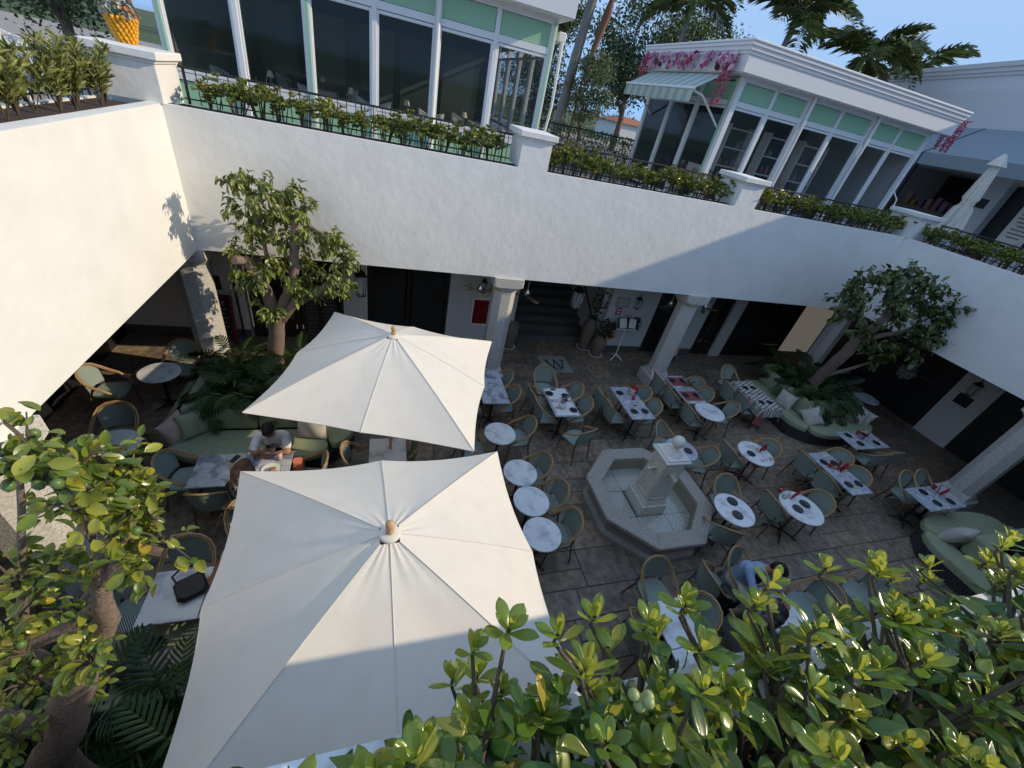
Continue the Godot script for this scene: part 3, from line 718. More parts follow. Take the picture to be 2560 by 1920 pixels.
func shop_inside() -> void:
	for k in 3:
		var s := thing("shop_shelf", ["white open shelf with bottles behind the middle shop window", "white open shelf with boxes right of the shop centre", "white display stand behind the first shop window"][k], "shelf", v3([10.2, 11.3, 9.1][k], TER + 0.03, -9.8 + [-0.9, -0.8, -1.2][k]), 0, "shelves inside the flower shop")
		var w := 0.85
		for x in [-w / 2, w / 2]: obj("upright", mb().box(v3(x, 1.0, 0), v3(0.035, 2.0, 0.3)), M.white, s)
		for q in 5: obj("board", mb().box(v3(0, 0.15 + q * 0.44, 0), v3(w - 0.036, 0.03, 0.3)), M.white, s)
		for q in 14:
			var mcol := mat(rnd(0.05, 0.4), rnd(0.05, 0.35), rnd(0.05, 0.35), 0.4)
			var h := rnd(0.12, 0.28)
			var bt := obj("bottle", mb().lathe([Vector2(0.001, 0), Vector2(0.045, 0.0), Vector2(0.045, h * 0.65), Vector2(0.016, h * 0.8), Vector2(0.016, h), Vector2(0.001, h)], 8), mcol, null)
			bt.name = numbered("shop_bottle") if false else bt.name
			bt.position = s.position + v3(rnd(-0.34, 0.34), 0.166 + (q % 4) * 0.44, rnd(-0.05, 0.08))
			tag(bt, ["lowest", "second", "third", "topmost"][q % 4] + " shelf bottle on " + ["the white shelf behind the middle shop window", "the white shelf right of the shop centre", "the white stand behind the first shop window"][k], "bottle", ["bottles on the middle shop shelf", "bottles on the right shop shelf", "bottles on the first shop stand"][k])
	for k in 4:
		var p := thing("flower_bucket", ["bucket of dark red flowers behind the first shop window", "bucket of pink flowers left of the first downpipe", "bucket of dark flowers behind the last shop window", "bucket of flowers inside the shop door"][k], "flowers", v3([8.15, 9.35, 13.0, 8.4][k], TER + 0.03, -9.8 + [-0.5, -0.6, -0.8, -2.0][k]), 0, "buckets inside the flower shop")
		obj("bucket", mb().lathe([Vector2(0.1, 0), Vector2(0.15, 0.55)], 12), M.white, p)
		flowers(p, 16, func(): return v3(rnd(-0.22, 0.22), rnd(0.55, 0.95), rnd(-0.22, 0.22)), 0.06)
	var sg := thing("window_sign", "white board with dark capitals in the shop doorway window", "sign", v3(7.9, TER + 0.75, -10.55), -PI / 2)
	obj("board", mb().box(Vector3.ZERO, v3(0.8, 0.5, 0.03)), M.paper, sg)
	for k in 2:
		var l := obj("lettering", text_mesh(["AMO", "DIAR"][k], 0.17, M.dark, "Droid Sans"), null, sg)
		l.position = v3(0.05, 0.09 - 0.2 * k, 0.018)

func text_mesh(s: String, h: float, m: Material, font := "Droid Serif") -> Mesh:
	var tm := TextMesh.new()
	var sf := SystemFont.new()
	sf.font_names = PackedStringArray([font])
	tm.font = sf; tm.text = s; tm.font_size = 64; tm.pixel_size = h / 64.0; tm.depth = 0.003
	tm.material = m
	return tm

func wire_chair(at: Vector3, turn: float, label: String) -> Node3D:
	if not SH.has("wire"):
		SH.wire = true
		SH.wire_seat = mb().lathe([Vector2(0.001, 0.44), Vector2(0.2, 0.44), Vector2(0.215, 0.455), Vector2(0.2, 0.47), Vector2(0.001, 0.465)], 16).mesh(M.white)
		var b := mb()
		for k in 15:
			var a := -1.3 + 2.6 * k / 14.0
			var top := 0.88 - 0.10 * pow(absf(a) / 1.3, 2)
			for s in [-0.24, 0.24]:
				b.tube([v3(sin(a) * 0.21, 0.46, -cos(a) * 0.21), v3(sin(a + s / 2) * 0.245, 0.67, -cos(a + s / 2) * 0.245), v3(sin(a + s) * 0.27, top, -cos(a + s) * 0.27)], 0.007, 5)
		var hoop := []
		for k in 17:
			var a := -1.5 + 3.0 * k / 16.0
			hoop.append(v3(sin(a) * 0.27, 0.885 - 0.10 * pow(absf(a) / 1.3, 2), -cos(a) * 0.27))
		b.tube(hoop, 0.011, 6)
		SH.wire_back = b.mesh(M.white)
		SH.wire_leg = mb().tube([v3(0.13, 0.45, 0.13), v3(0.19, 0, 0.19)], 0.011, 6).mesh(M.white)
	var t := thing("lattice_chair", label, "chair", at, turn)
	obj("seat", SH.wire_seat, null, t); obj("backrest", SH.wire_back, null, t)
	for k in 4: obj("leg", SH.wire_leg, null, t).rotation.y = k * PI / 2
	return t
func build_far() -> void:
	# ---- tall grey-white building on the east side; its roof edge throws the long shade over the courtyard
	var u := v3(-0.3079, 0, 0.9514)
	var bs := Basis(u, Vector3.UP, u.cross(Vector3.UP))   # local x along the front, z outwards (west)
	var e := thing("east_building", "pale grey building with banded parapet and wide grey awning", "building", v3(21.163, TER, -13.351))
	e.basis = bs
	obj("wall", boxes([[-7.2, 34, 2.45, 4.9, -9, 0], [1.7, 2.9, 0, 2.45, -0.4, 0], [3.9, 34, 0, 2.45, -0.4, 0], [-7.2, -5.4, 0, 2.45, -9, 0]]), M.grey_paint, e)
	obj("parapet", boxes([[-7.2, 34, 4.9, 5.45, -9, 0.02]]), M.grey_paint, e)
	for k in [[5.45, 5.56, 0.06], [5.56, 5.70, 0.1], [5.70, 5.85, 0.14]]: obj("cornice", boxes([[-7.2 - k[2], 34, k[0], k[1], -9, k[2]]]), M.grey_paint, e)
	obj("string_course", boxes([[-7.2, 34, 4.30, 4.40, 0.003, 0.05]]), M.grey_paint, e)
	obj("painted_darkness", boxes([[-5.4, 3.9, 0.0, 2.45, -5, -4.9], [-5.4, 3.9, 0.0, 0.05, -4.9, 0]]), M.dark, e)  # near-black back and floor stand for the unlit interior
	obj("counter", boxes([[-3.5, 1.0, 0.05, 0.95, -2.2, -1.6]]), mat(0.14, 0.10, 0.07, 0.6), e)
	for k in 9: obj("shelf_item", boxes([[-3.2 + k * 0.42, -2.95 + k * 0.42, 0.95, rnd(1.15, 1.5), -2.0, -1.8]]), mat(rnd(0.05, 0.3), rnd(0.04, 0.2), rnd(0.03, 0.15), 0.5), e)
	obj("door", boxes([[2.9, 3.9, 0.03, 2.3, -0.3, -0.25]]), M.dark, e)
	obj("dark_plaque", boxes([[2.25, 2.6, 1.45, 1.75, 0.003, 0.03]]), M.dark, e)
	# awning
	var aw := thing("awning", "wide plain grey awning on the front of the far right building", "awning", v3(21.163, TER, -13.351))
	aw.basis = bs
	var panels := [[-4.6, 0.95], [1.02, 6.5], [6.57, 12.0]]
	for p in panels:
		var b := mb()
		for s in [0.0, -0.012]:
			b.face([v3(p[0], 4.05 + s, 0.06), v3(p[1], 4.05 + s, 0.06), v3(p[1], 2.72 + s, 2.0), v3(p[0], 2.72 + s, 2.0)], v3(0, -9 if s == 0 else 9, 0))
		obj("fabric", b, M.awning_grey, aw)
		obj("valance", mb().box(v3((p[0] + p[1]) / 2, 2.53, 2.01), v3(p[1] - p[0], 0.36, 0.01)), M.awning_grey, aw)
		obj("beam", mb().tube([v3(p[1] + 0.035, 4.02, 0.06), v3(p[1] + 0.035, 2.68, 2.02)], 0.045, 6), M.iron, aw)
		obj("post", mb().box(v3(p[1] + 0.035, 1.33, 1.95), v3(0.08, 2.66, 0.08)), M.iron, aw)
	# menu board by the door
	var sg := thing("notice_board", "framed cream notice with rows of small print by the far right door", "sign", v3(21.163, TER, -13.351) + u * 4.3)
	sg.basis = bs
	obj("frame", boxes([[-0.5, 0.55, 0.55, 2.0, 0.004, 0.05]]), M.iron, sg)
	obj("sheet", boxes([[-0.44, 0.49, 0.62, 1.94, 0.05, 0.056]]), M.paper, sg)
	for k in 8:
		var w: float = [0.25, 0.55, 0.6, 0.5, 0.3, 0.55, 0.6, 0.45][k]
		obj("text_line", boxes([[-w / 2, w / 2, 1.66 - k * 0.115, 1.695 - k * 0.115, 0.0565, 0.058]]), mat(0.15, 0.13, 0.1), sg)
	# closed parasol on the east terrace
	var cp := thing("closed_parasol", "folded cream parasol standing beyond the right corner pier", "parasol", v3(15.5, TER, -8.7))
	obj("pole", mb().tube([v3(0, 0, 0), v3(0, 2.72, 0)], 0.025, 8), M.pale_wood, cp)
	var fold := func(uu, vv):
		var y: float = 0.78 + 1.72 * vv
		var r: float = lerpf(0.29, 0.10, pow(vv, 0.7)) * (0.72 if absf(vv - 0.42) < 0.05 else 1.0)
		r *= 1.0 + 0.22 * (1 - vv * 0.7) * cos(uu * TAU * 9) + 0.05 * sin(uu * TAU * 23 + vv * 7)
		return v3(cos(uu * TAU) * r, y, sin(uu * TAU) * r)
	obj("canopy", mb().grid(fold, 72, 20), M.canvas, cp)
	obj("top_cap", mb().frustum([sqr(0.17, 0.04), sqr(0.14, 0.04), sqr(0.03, 0.005)], [2.45, 2.52, 2.74]), M.canvas, cp)
	obj("tie", mb().tube([v3(0.17, 1.5, 0), v3(0, 1.5, 0.17), v3(-0.17, 1.5, 0), v3(0, 1.5, -0.17), v3(0.17, 1.5, 0)], 0.012, 5), M.canvas, cp)
	# bent steel rail at the corner pier
	tag(obj("bent_rail", mb().tube([v3(12.62, 5.75, -8.75), v3(12.6, 5.55, -8.72), v3(12.72, 5.40, -8.62), v3(12.6, 5.2, -8.5)], 0.014, 6), M.white), "thin bent white rod behind the right corner pier", "rod")
	# ---- back fence and clipped hedge between the pavilions
	var fe := thing("fence", "black iron fence with hedge between glasshouse and flower shop", "fence", v3(3.9, TER, -13.6))
	obj("top_rail", boxes([[0, 3.8, 1.08, 1.12, -0.02, 0.02]]), M.rail_iron, fe)
	obj("bottom_rail", boxes([[0, 3.8, 0.1, 0.13, -0.015, 0.015]]), M.rail_iron, fe)
	for k in 38: obj("picket", mb().tube([v3(0.05 + k * 0.1, 0, 0), v3(0.05 + k * 0.1, 1.08, 0)], 0.008, 5), M.rail_iron, fe)
	var hed := thing("clipped_hedge", "dark clipped hedge behind the black fence", "hedge", v3(5.8, TER, -14.3))
	leaf_mass(hed, 5200, func(): return v3(rnd(-2.2, 2.2), rnd(0.0, 1.12), rnd(-0.35, 0.35)), 0.035, [0.03, 0.055, 0.015], [0.10, 0.15, 0.04])
	obj("stem", mb().tube([v3(-1.8, 0, 0), v3(-1.8, 0.7, 0)], 0.02, 5).tube([v3(0, 0, 0), v3(0, 0.7, 0)], 0.02, 5).tube([v3(1.6, 0, 0), v3(1.6, 0.7, 0)], 0.02, 5), M.twig, hed)
	# ---- trees beyond
	far_tree(v3(7.3, TER, -17.6), 3.5, 1.0, 1.25, 6500, [0.07, 0.10, 0.04], [0.21, 0.25, 0.13], 0.045, "round grey green olive tree behind the black fence", 0.75)
	far_tree(v3(12.6, TER, -25), 7.2, 3.0, 2.7, 11000, [0.022, 0.045, 0.014], [0.075, 0.125, 0.04], 0.085, "tall dark broadleaf tree left of the flower shop roof", 1.5)
	far_tree(v3(17.2, TER, -27), 7.6, 2.9, 2.5, 9000, [0.035, 0.06, 0.015], [0.16, 0.20, 0.05], 0.085, "yellow green tree just above the shop roof", 2.0)
	far_tree(v3(8.6, TER, -28), 9.2, 2.6, 3.2, 8500, [0.03, 0.06, 0.015], [0.17, 0.22, 0.06], 0.09, "open bright green tree directly right of the glasshouse", 2.0)
	far_tree(v3(-6.5, TER, -13.5), 3.6, 1.6, 1.5, 3600, [0.03, 0.05, 0.015], [0.15, 0.18, 0.05], 0.055, "dense shrubby tree behind the lemon pot", 0.9)
	far_tree(v3(3.5, TER, -30), 8.5, 3.2, 3.0, 3800, [0.02, 0.04, 0.014], [0.08, 0.12, 0.04], 0.09, "dark tree behind the glasshouse roof", 1.8)
	far_tree(v3(11.0, TER, -36), 4.2, 3.4, 2.0, 6000, [0.02, 0.035, 0.012], [0.06, 0.09, 0.03], 0.1, "low dark tree in the gap behind the olive", 1.2)
	# palms
	palm(v3(6.6, TER, -18.2), 5.4, v3(0.35, 0, 0.0), 0.17, 15, 2.6, "thick grey palm trunk between glasshouse and olive tree", true)
	palm(v3(11.4, TER, -19.5), 5.1, v3(0.1, 0, 0), 0.10, 13, 2.1, "slender palm rising behind the left end of the shop roof", false)
	palm(v3(15.4, TER, -18.5), 5.5, v3(0.0, 0, 0.3), 0.13, 16, 2.4, "palm above the middle of the shop roof", false)
	palm(v3(19.4, TER, -18.4), 5.0, v3(0.2, 0, 0.2), 0.13, 17, 2.5, "broad palm above the right half of the shop roof", false)
	palm(v3(24.2, TER, -19.8), 5.2, v3(0.2, 0, 0.0), 0.13, 12, 2.9, "palm frond cluster over the grey building parapet", false)
	# dead flower stalks of the first palm
	var ds := thing("palm_stalk", "rusty dead palm flower stalk against the sky", "plant", v3(7.2, TER, -18.0))
	obj("stalk", mb().tube([v3(0.35, 5.2, 0), v3(0.25, 4.4, 0), v3(0.05, 3.4, 0), v3(-0.1, 2.4, 0), v3(-0.15, 0.0, 0)], [0.03, 0.16, 0.10, 0.05, 0.05], 8), mat(0.20, 0.10, 0.06, 0.9), ds)
	# house far behind
	var hs := thing("tiled_house", "tiny white house with red tiled roof seen under the trees", "house", v3(21.4, TER, -41))
	obj("wall", boxes([[-2, 2, 0, 1.35, -2, 2]]), M.white, hs)
	obj("roof", mb().frustum([sqr(2.2, 0.1), sqr(0.6, 0.1)], [1.35, 1.85]), mat(0.33, 0.12, 0.07, 0.8), hs)
	# boundary trees that close the view to the north and west
	for k in 9:
		far_tree(v3(-30 + k * 9.5, TER, -48 - (k % 3) * 5), 8.0 + (k % 4) * 1.2, 4.6, 3.4, 1500, [0.02, 0.04, 0.014], [0.08, 0.12, 0.04], 0.17, ["boundary tree far behind the west terrace", "boundary tree behind the lemon pot tree", "boundary tree hidden behind the glasshouse", "boundary tree behind the palm trunk gap", "boundary tree showing left of the olive tree", "boundary tree behind the dark broadleaf tree", "boundary tree behind the yellow green tree", "boundary tree behind the shop roof palms", "boundary tree beyond the grey building"][k], 2.0)
	# white furniture on the west terrace
	var wc := [[-5.6, -9.6, 0.6], [-6.3, -10.6, 2.2], [-5.0, -10.7, -1.2], [-7.0, -9.3, 1.0], [-6.0, -8.4, -2.0], [-4.9, -9.2, 3.0]]
	var wl := ["white lattice chair nearest the corner pier on the west terrace", "white lattice chair with back to the dark shrub on the west terrace", "dark shaded lattice chair just left of the lemon pot", "white lattice chair at the extreme upper left", "white lattice chair beside the lantern table on the west terrace", "white lattice chair directly behind the corner pier cap"]
	for k in 6: wire_chair(v3(wc[k][0], TER, wc[k][1]), wc[k][2], wl[k]).set_meta("group", "white chairs on the west terrace")
	var wt := thing("terrace_table", "white table set with dishes on the west terrace", "table", v3(-5.7, TER, -10.1))
	obj("tabletop", mb().lathe([Vector2(0.001, 0.72), Vector2(0.45, 0.72), Vector2(0.45, 0.75), Vector2(0.001, 0.75)], 20), M.white, wt)
	obj("leg", mb().tube([v3(0, 0, 0), v3(0, 0.72, 0)], 0.04, 8), M.white, wt)
	for k in 3:
		var pl := thing("plate_stack", ["left", "middle", "right"][k] + " stack of pale dishes on the west terrace table", "plates", v3(-5.95 + k * 0.25, TER + 0.751, -10.1), 0, "dishes on the terrace table")
		for q in 4: obj("plate", mb().lathe([Vector2(0.001, 0), Vector2(0.06, 0), Vector2(0.10, 0.02), Vector2(0.06, 0.012), Vector2(0.001, 0.01)], 14), M.cream, pl).position.y = q * 0.018
	var ls := thing("lantern", "small white paper lantern shade behind the left railing", "lantern", v3(-4.45, TER + 0.62, -8.6))
	obj("shade", mb().frustum([sqr(0.15, 0.03), sqr(0.10, 0.02)], [0.0, 0.26]), M.paper, ls)
	obj("stand", mb().tube([v3(0, -0.62, 0), v3(0, 0, 0)], 0.02, 6), M.white, ls)

func leaf_mesh_small() -> Mesh:   # folded leaf, unit length along y
	if not SH.has("leaf_small"):
		var b := mb()
		var P := [v3(0, 0, 0), v3(0.25, 0.4, 0.09), v3(0, 0.5, 0), v3(-0.25, 0.4, 0.09), v3(0, 1, 0.05)]
		for f in [[0, 1, 2], [0, 2, 3], [1, 4, 2], [2, 4, 3]]:
			b.face([P[f[0]], P[f[1]], P[f[2]]], v3(0, 0.5, -3))
		SH.leaf_small = b.mesh(leaf_mat(1, 1, 1, 0.45, 0.55, true))
	return SH.leaf_small

func leaf_mass(t: Node3D, n: int, place: Callable, size: float, lo: Array, hi: Array, droop := 0.0, called := "foliage") -> void:
	var xf := []; var cs := []
	for k in n:
		var p: Vector3 = place.call()
		var d := Vector3(rng.randfn(), rng.randfn() * 0.8 + 0.25 - droop, rng.randfn()).normalized()
		var s := size * rnd(0.7, 1.35)
		xf.append(Transform3D(basis_to(d, rnd(0, TAU)).scaled(Vector3.ONE * s * 2.0), p))
		var w := pow(rng.randf(), 1.4)
		cs.append(Color(lerpf(lo[0], hi[0], w), lerpf(lo[1], hi[1], w), lerpf(lo[2], hi[2], w)))
	multi(called, leaf_mesh_small(), xf, cs, t)

func far_tree(at: Vector3, h: float, rx: float, ry: float, n: int, lo: Array, hi: Array, size: float, label: String, low: float) -> void:
	var t := thing("tree", label, "tree", at)
	var trunk := mb().tube([v3(0, 0, 0), v3(0.05, low, 0.03), v3(rnd(-0.2, 0.2), h * 0.55, rnd(-0.2, 0.2))], [0.05 * rx + 0.05, 0.04 * rx + 0.04, 0.03], 8)
	var cl := []
	for k in 26:
		var d := Vector3(rng.randfn(), rng.randfn(), rng.randfn()).normalized() * pow(rng.randf(), 0.4)
		cl.append(v3(d.x * rx * 0.8, h - ry + d.y * ry * 0.85, d.z * rx * 0.8))
		if k < 9: trunk.tube([v3(0, lerpf(low, h * 0.5, rng.randf()), 0), (cl[k] + v3(0, low, 0)) * 0.55, cl[k]], [0.025 * rx + 0.02, 0.02 * rx, 0.01], 5, false)
	obj("trunk", trunk, M.bark, t)
	leaf_mass(t, n, func():
		var c: Vector3 = cl[rng.randi() % cl.size()]
		var d := Vector3(rng.randfn(), rng.randfn() * 0.8, rng.randfn()) * rx * 0.17
		return c + d, size, lo, hi, 0.0, "crown")

func frond_mesh(key: String, L: float, sag: float, nl: int, lo: Color, hi: Color) -> Mesh:   # pinnate palm leaf: rib and leaflets
	if not SH.has(key):
		var b := mb()
		var spine := []
		for k in 13:
			var s := k / 12.0
			spine.append(v3(0, L * (0.45 * s - sag * s * s), L * s * (1 - 0.12 * s)))
		b.col = Color(0.16, 0.17, 0.06)
		var rr := []
		for k in 13: rr.append(0.022 * L * 0.5 * (1 - k / 13.5))
		b.tube(spine, rr, 5, false)
		for k in nl:
			var s := 0.12 + 0.88 * k / nl
			var q := s * 12
			var i0 := int(q)
			var p: Vector3 = spine[mini(i0, 12)].lerp(spine[mini(i0 + 1, 12)], q - i0)
			var len := L * 0.30 * sin(PI * (0.12 + 0.84 * s)) + 0.05
			for sd in [-1, 1]:
				var dir := v3(sd * rnd(0.75, 1.0), rnd(-0.35, 0.35), 0.65).normalized()
				var w := L * 0.012
				b.col = lo.lerp(hi, rng.randf())
				var tip := p + dir * len + v3(0, -len * 0.35, 0)
				var midp := p + dir * len * 0.55 + v3(0, -len * 0.06, 0)
				b.face([p, midp + v3(0, 0, w), tip], p - v3(0, 3, 0))
				b.face([p, tip, midp - v3(0, w * 0.6, w)], p - v3(0, 3, 0))
		SH[key] = b.mesh(leaf_mat(1, 1, 1, 0.35, 0.5, true))
	return SH[key]

func palm(at: Vector3, h: float, lean: Vector3, r: float, n: int, L: float, label: String, thick: bool) -> void:
	var t := thing("palm_tree", label, "palm", at, 0, "palms behind the flower shop")
	var pts := []; var rr := []
	for k in 25:
		var s := k / 24.0
		pts.append(v3(0, h * s, 0) + lean * s * s)
		rr.append(r * (1.25 - 0.35 * s) * (1.0 + (0.05 if k % 2 == 0 else -0.02)))
	obj("trunk", mb().tube(pts, rr, 12), M.palm_bark, t)
	var top: Vector3 = pts[24]
	obj("crownshaft", mb().tube([top, top + v3(0, 0.5, 0), top + v3(0, 0.75, 0)], [r * 1.0, r * 0.85, r * 0.4], 10), mat(0.13, 0.17, 0.05, 0.5), t)
	for k in n:
		var key: String = ["frond_a", "frond_b", "frond_c"][k % 3]
		var me := frond_mesh(key, 2.4, [0.55, 0.75, 0.95][k % 3], 44, Color(0.035, 0.06, 0.015), Color(0.17, 0.20, 0.06))
		var o := obj("frond", me, null, t)
		o.transform = Transform3D(Basis(Vector3.UP, k * 2.399 + rnd(-0.2, 0.2)) * Basis(Vector3.RIGHT, rnd(-0.55, 0.25) if k > 4 else rnd(-0.9, -0.5)) * Basis.from_scale(Vector3.ONE * L / 2.4 * rnd(0.85, 1.1)), top + v3(0, 0.62, 0))
# ---------------------------------------------------------------- chairs, tables, sofas, parasols, fountain
var chair0: Node3D = null
func chair_proto() -> void:
	var t := thing("rattan_chair", "", "chair")
	var top := func(uu, vv):   # seat top, v runs front to back
		var x: float = (uu - 0.5) * lerpf(0.47, 0.40, vv)
		var z: float = lerpf(0.225, -0.205, vv) - 0.05 * pow(absf(uu - 0.5) * 2, 4) * (1 - vv) + 0.05 * pow(absf(uu - 0.5) * 2, 3) * vv
		return v3(x, 0.455 + 0.012 * sin(PI * uu) - 0.012 * vv - 0.03 * pow(1 - vv, 8), z)
	var b := mb().grid(top, 8, 8)
	var low := func(uu, vv): return top.call(1 - uu, vv) - v3(0, 0.03, 0)
	b.grid(low, 8, 8)
	for e in [0.0, 1.0]:
		var edge := func(uu, vv): return top.call(uu, e) - v3(0, 0.03 * vv, 0)
		b.grid(edge, 8, 1)
		var edge2 := func(uu, vv): return top.call(e, uu) - v3(0, 0.03 * vv, 0)
		b.grid(edge2, 8, 1)
	obj("seat", b, M.weave, t)
	var back := func(uu, vv):   # v 0 bottom, 1 top
		var a: float = (uu - 0.5) * 2
		var hw: float = 0.205 * (1.0 + 0.10 * sin(vv * PI * 0.75)) * sqrt(clampf(1.0 - pow(maxf(vv - 0.45, 0) / 0.58, 2.6), 0.02, 1))
		var x: float = a * hw
		var y: float = lerpf(0.49, 0.865, vv)
		return v3(x, y, -0.235 - 0.07 * vv + 0.075 * pow(x / 0.21, 2))
	b = mb().grid(back, 10, 12)
	var back2 := func(uu, vv): return back.call(1 - uu, vv) - v3(0, 0, 0.014)
	b.grid(back2, 10, 12)
	obj("backrest", b, M.weave, t)
	var hoop := []
	var right := [v3(0.235, 0.44, 0.19), v3(0.262, 0.53, 0.15), v3(0.275, 0.62, 0.04), v3(0.272, 0.68, -0.08), v3(0.25, 0.76, -0.18), v3(0.20, 0.835, -0.245), v3(0.11, 0.88, -0.29)]
	for p in right: hoop.append(p)
	hoop.append(v3(0, 0.893, -0.305))
	for k in range(right.size() - 1, -1, -1): hoop.append(right[k] * v3(-1, 1, 1))
	obj("hoop_frame", mb().tube(hoop, 0.0155, 7), M.bamboo, t)
	var inner := []
	for p in hoop: inner.append(p * v3(0.90, 1, 1) + v3(0, -0.018 if p.y > 0.7 else -0.006, 0.012))
	obj("inner_hoop", mb().tube(inner, 0.009, 6), M.bamboo, t)
	obj("seat_frame", mb().tube([v3(0.225, 0.425, 0.17), v3(0.2, 0.425, 0.205), v3(-0.2, 0.425, 0.205), v3(-0.225, 0.425, 0.17), v3(-0.205, 0.415, -0.18), v3(0.205, 0.415, -0.18), v3(0.225, 0.425, 0.17)], 0.012, 6), M.bamboo_dark, t)
	for s in [-1, 1]:
		obj("leg", mb().tube([v3(s * 0.225, 0.44, 0.185), v3(s * 0.235, 0.0, 0.215)], 0.0145, 7), M.bamboo_dark, t)
		obj("leg", mb().tube([v3(s * 0.20, 0.56, -0.20), v3(s * 0.205, 0.42, -0.19), v3(s * 0.225, 0.0, -0.275)], 0.0145, 7), M.bamboo_dark, t)
	obj("stretcher", mb().tube([v3(0.23, 0.3, 0.19), v3(0.0, 0.36, 0.0), v3(-0.215, 0.3, -0.21)], 0.008, 5).tube([v3(-0.23, 0.3, 0.19), v3(0.0, 0.352, 0.0), v3(0.215, 0.3, -0.21)], 0.008, 5), M.bamboo_dark, t)
	chair0 = t
var chair_used := false
func chair(x: float, z: float, turn: float, label: String) -> Node3D:
	if not chair_used:
		chair_used = true
		chair0.transform = Transform3D(Basis(Vector3.UP, turn), v3(x, 0, z))
		tag(chair0, label, "chair", "woven bistro chairs in the courtyard")
		return chair0
	var c := dup(chair0, v3(x, 0, z), turn, label, "woven bistro chairs in the courtyard")
	c.set_meta("category", "chair")
	return c

func cafe_table(x: float, z: float, w: float, d: float, m: Material, label: String) -> Node3D:
	var t := thing("cafe_table", label, "table", v3(x, 0, z), 0, "square marble tables")
	obj("tabletop", mb().box(v3(0, 0.7375, 0), v3(w - 0.004, 0.025, d - 0.004), Basis.IDENTITY, 0.004), m, t)
	iron_base(t, minf(w, d) * 0.42)
	return t
func iron_base(t: Node3D, r: float) -> void:
	obj("column", mb().lathe([Vector2(0.035, 0.05), Vector2(0.03, 0.10), Vector2(0.022, 0.14), Vector2(0.022, 0.55), Vector2(0.034, 0.6), Vector2(0.024, 0.65), Vector2(0.05, 0.70)], 10), M.iron, t)
	for k in 4:
		var a := k * PI / 2 + PI / 4
		var d := v3(cos(a), 0, sin(a))
		obj("foot", mb().tube([v3(0, 0.09, 0), d * r * 0.4 + v3(0, 0.075, 0), d * r * 0.85 + v3(0, 0.03, 0), d * r + v3(0, 0.014, 0)], [0.022, 0.018, 0.014, 0.014], 6), M.iron, t)
	obj("top_bracket", mb().box(v3(0, 0.713, 0), v3(r * 1.5, 0.02, 0.04)).box(v3(0, 0.7125, 0), v3(0.038, 0.018, r * 1.5)), M.iron, t)
func round_table(x: float, z: float, r: float, m: Material, label: String) -> Node3D:
	var t := thing("round_table", label, "table", v3(x, 0, z), 0, "round marble tables")
	obj("tabletop", mb().lathe([Vector2(0.001, 0.724), Vector2(r - 0.006, 0.724), Vector2(r - 0.001, 0.7265), Vector2(r, 0.737), Vector2(r - 0.002, 0.746), Vector2(r - 0.008, 0.7495), Vector2(0.001, 0.75)], 40), m, t)
	iron_base(t, r * 0.8)
	return t

func shrink(p: Array, k: float) -> Array:
	var mid := Vector2.ZERO
	for q in p: mid += q
	mid /= p.size()
	var o := []
	for q in p: o.append(q + (mid - q).normalized() * k)
	return o
func rounded(p: Array, r: float) -> Array:   # convex outline with softened corners
	var o := []
	var n := p.size()
	for k in n:
		var a: Vector2 = p[(k + n - 1) % n]; var b: Vector2 = p[k]; var c: Vector2 = p[(k + 1) % n]
		var ra := minf(r, a.distance_to(b) * 0.45); var rc := minf(r, c.distance_to(b) * 0.45)
		var pa := b + (a - b).normalized() * ra; var pc := b + (c - b).normalized() * rc
		for q in 4:
			var s := q / 3.0
			o.append(pa * (1 - s) * (1 - s) + b * 2 * s * (1 - s) + pc * s * s)
	return o
func cushion(p: Array, y0: float, y1: float, r := 0.07) -> MB:
	var q := rounded(p, r)
	return mb().frustum([shrink(q, 0.02), q, q, shrink(q, 0.012), shrink(q, 0.045)], [y0, y0 + 0.025, y1 - 0.04, y1 - 0.012, y1])

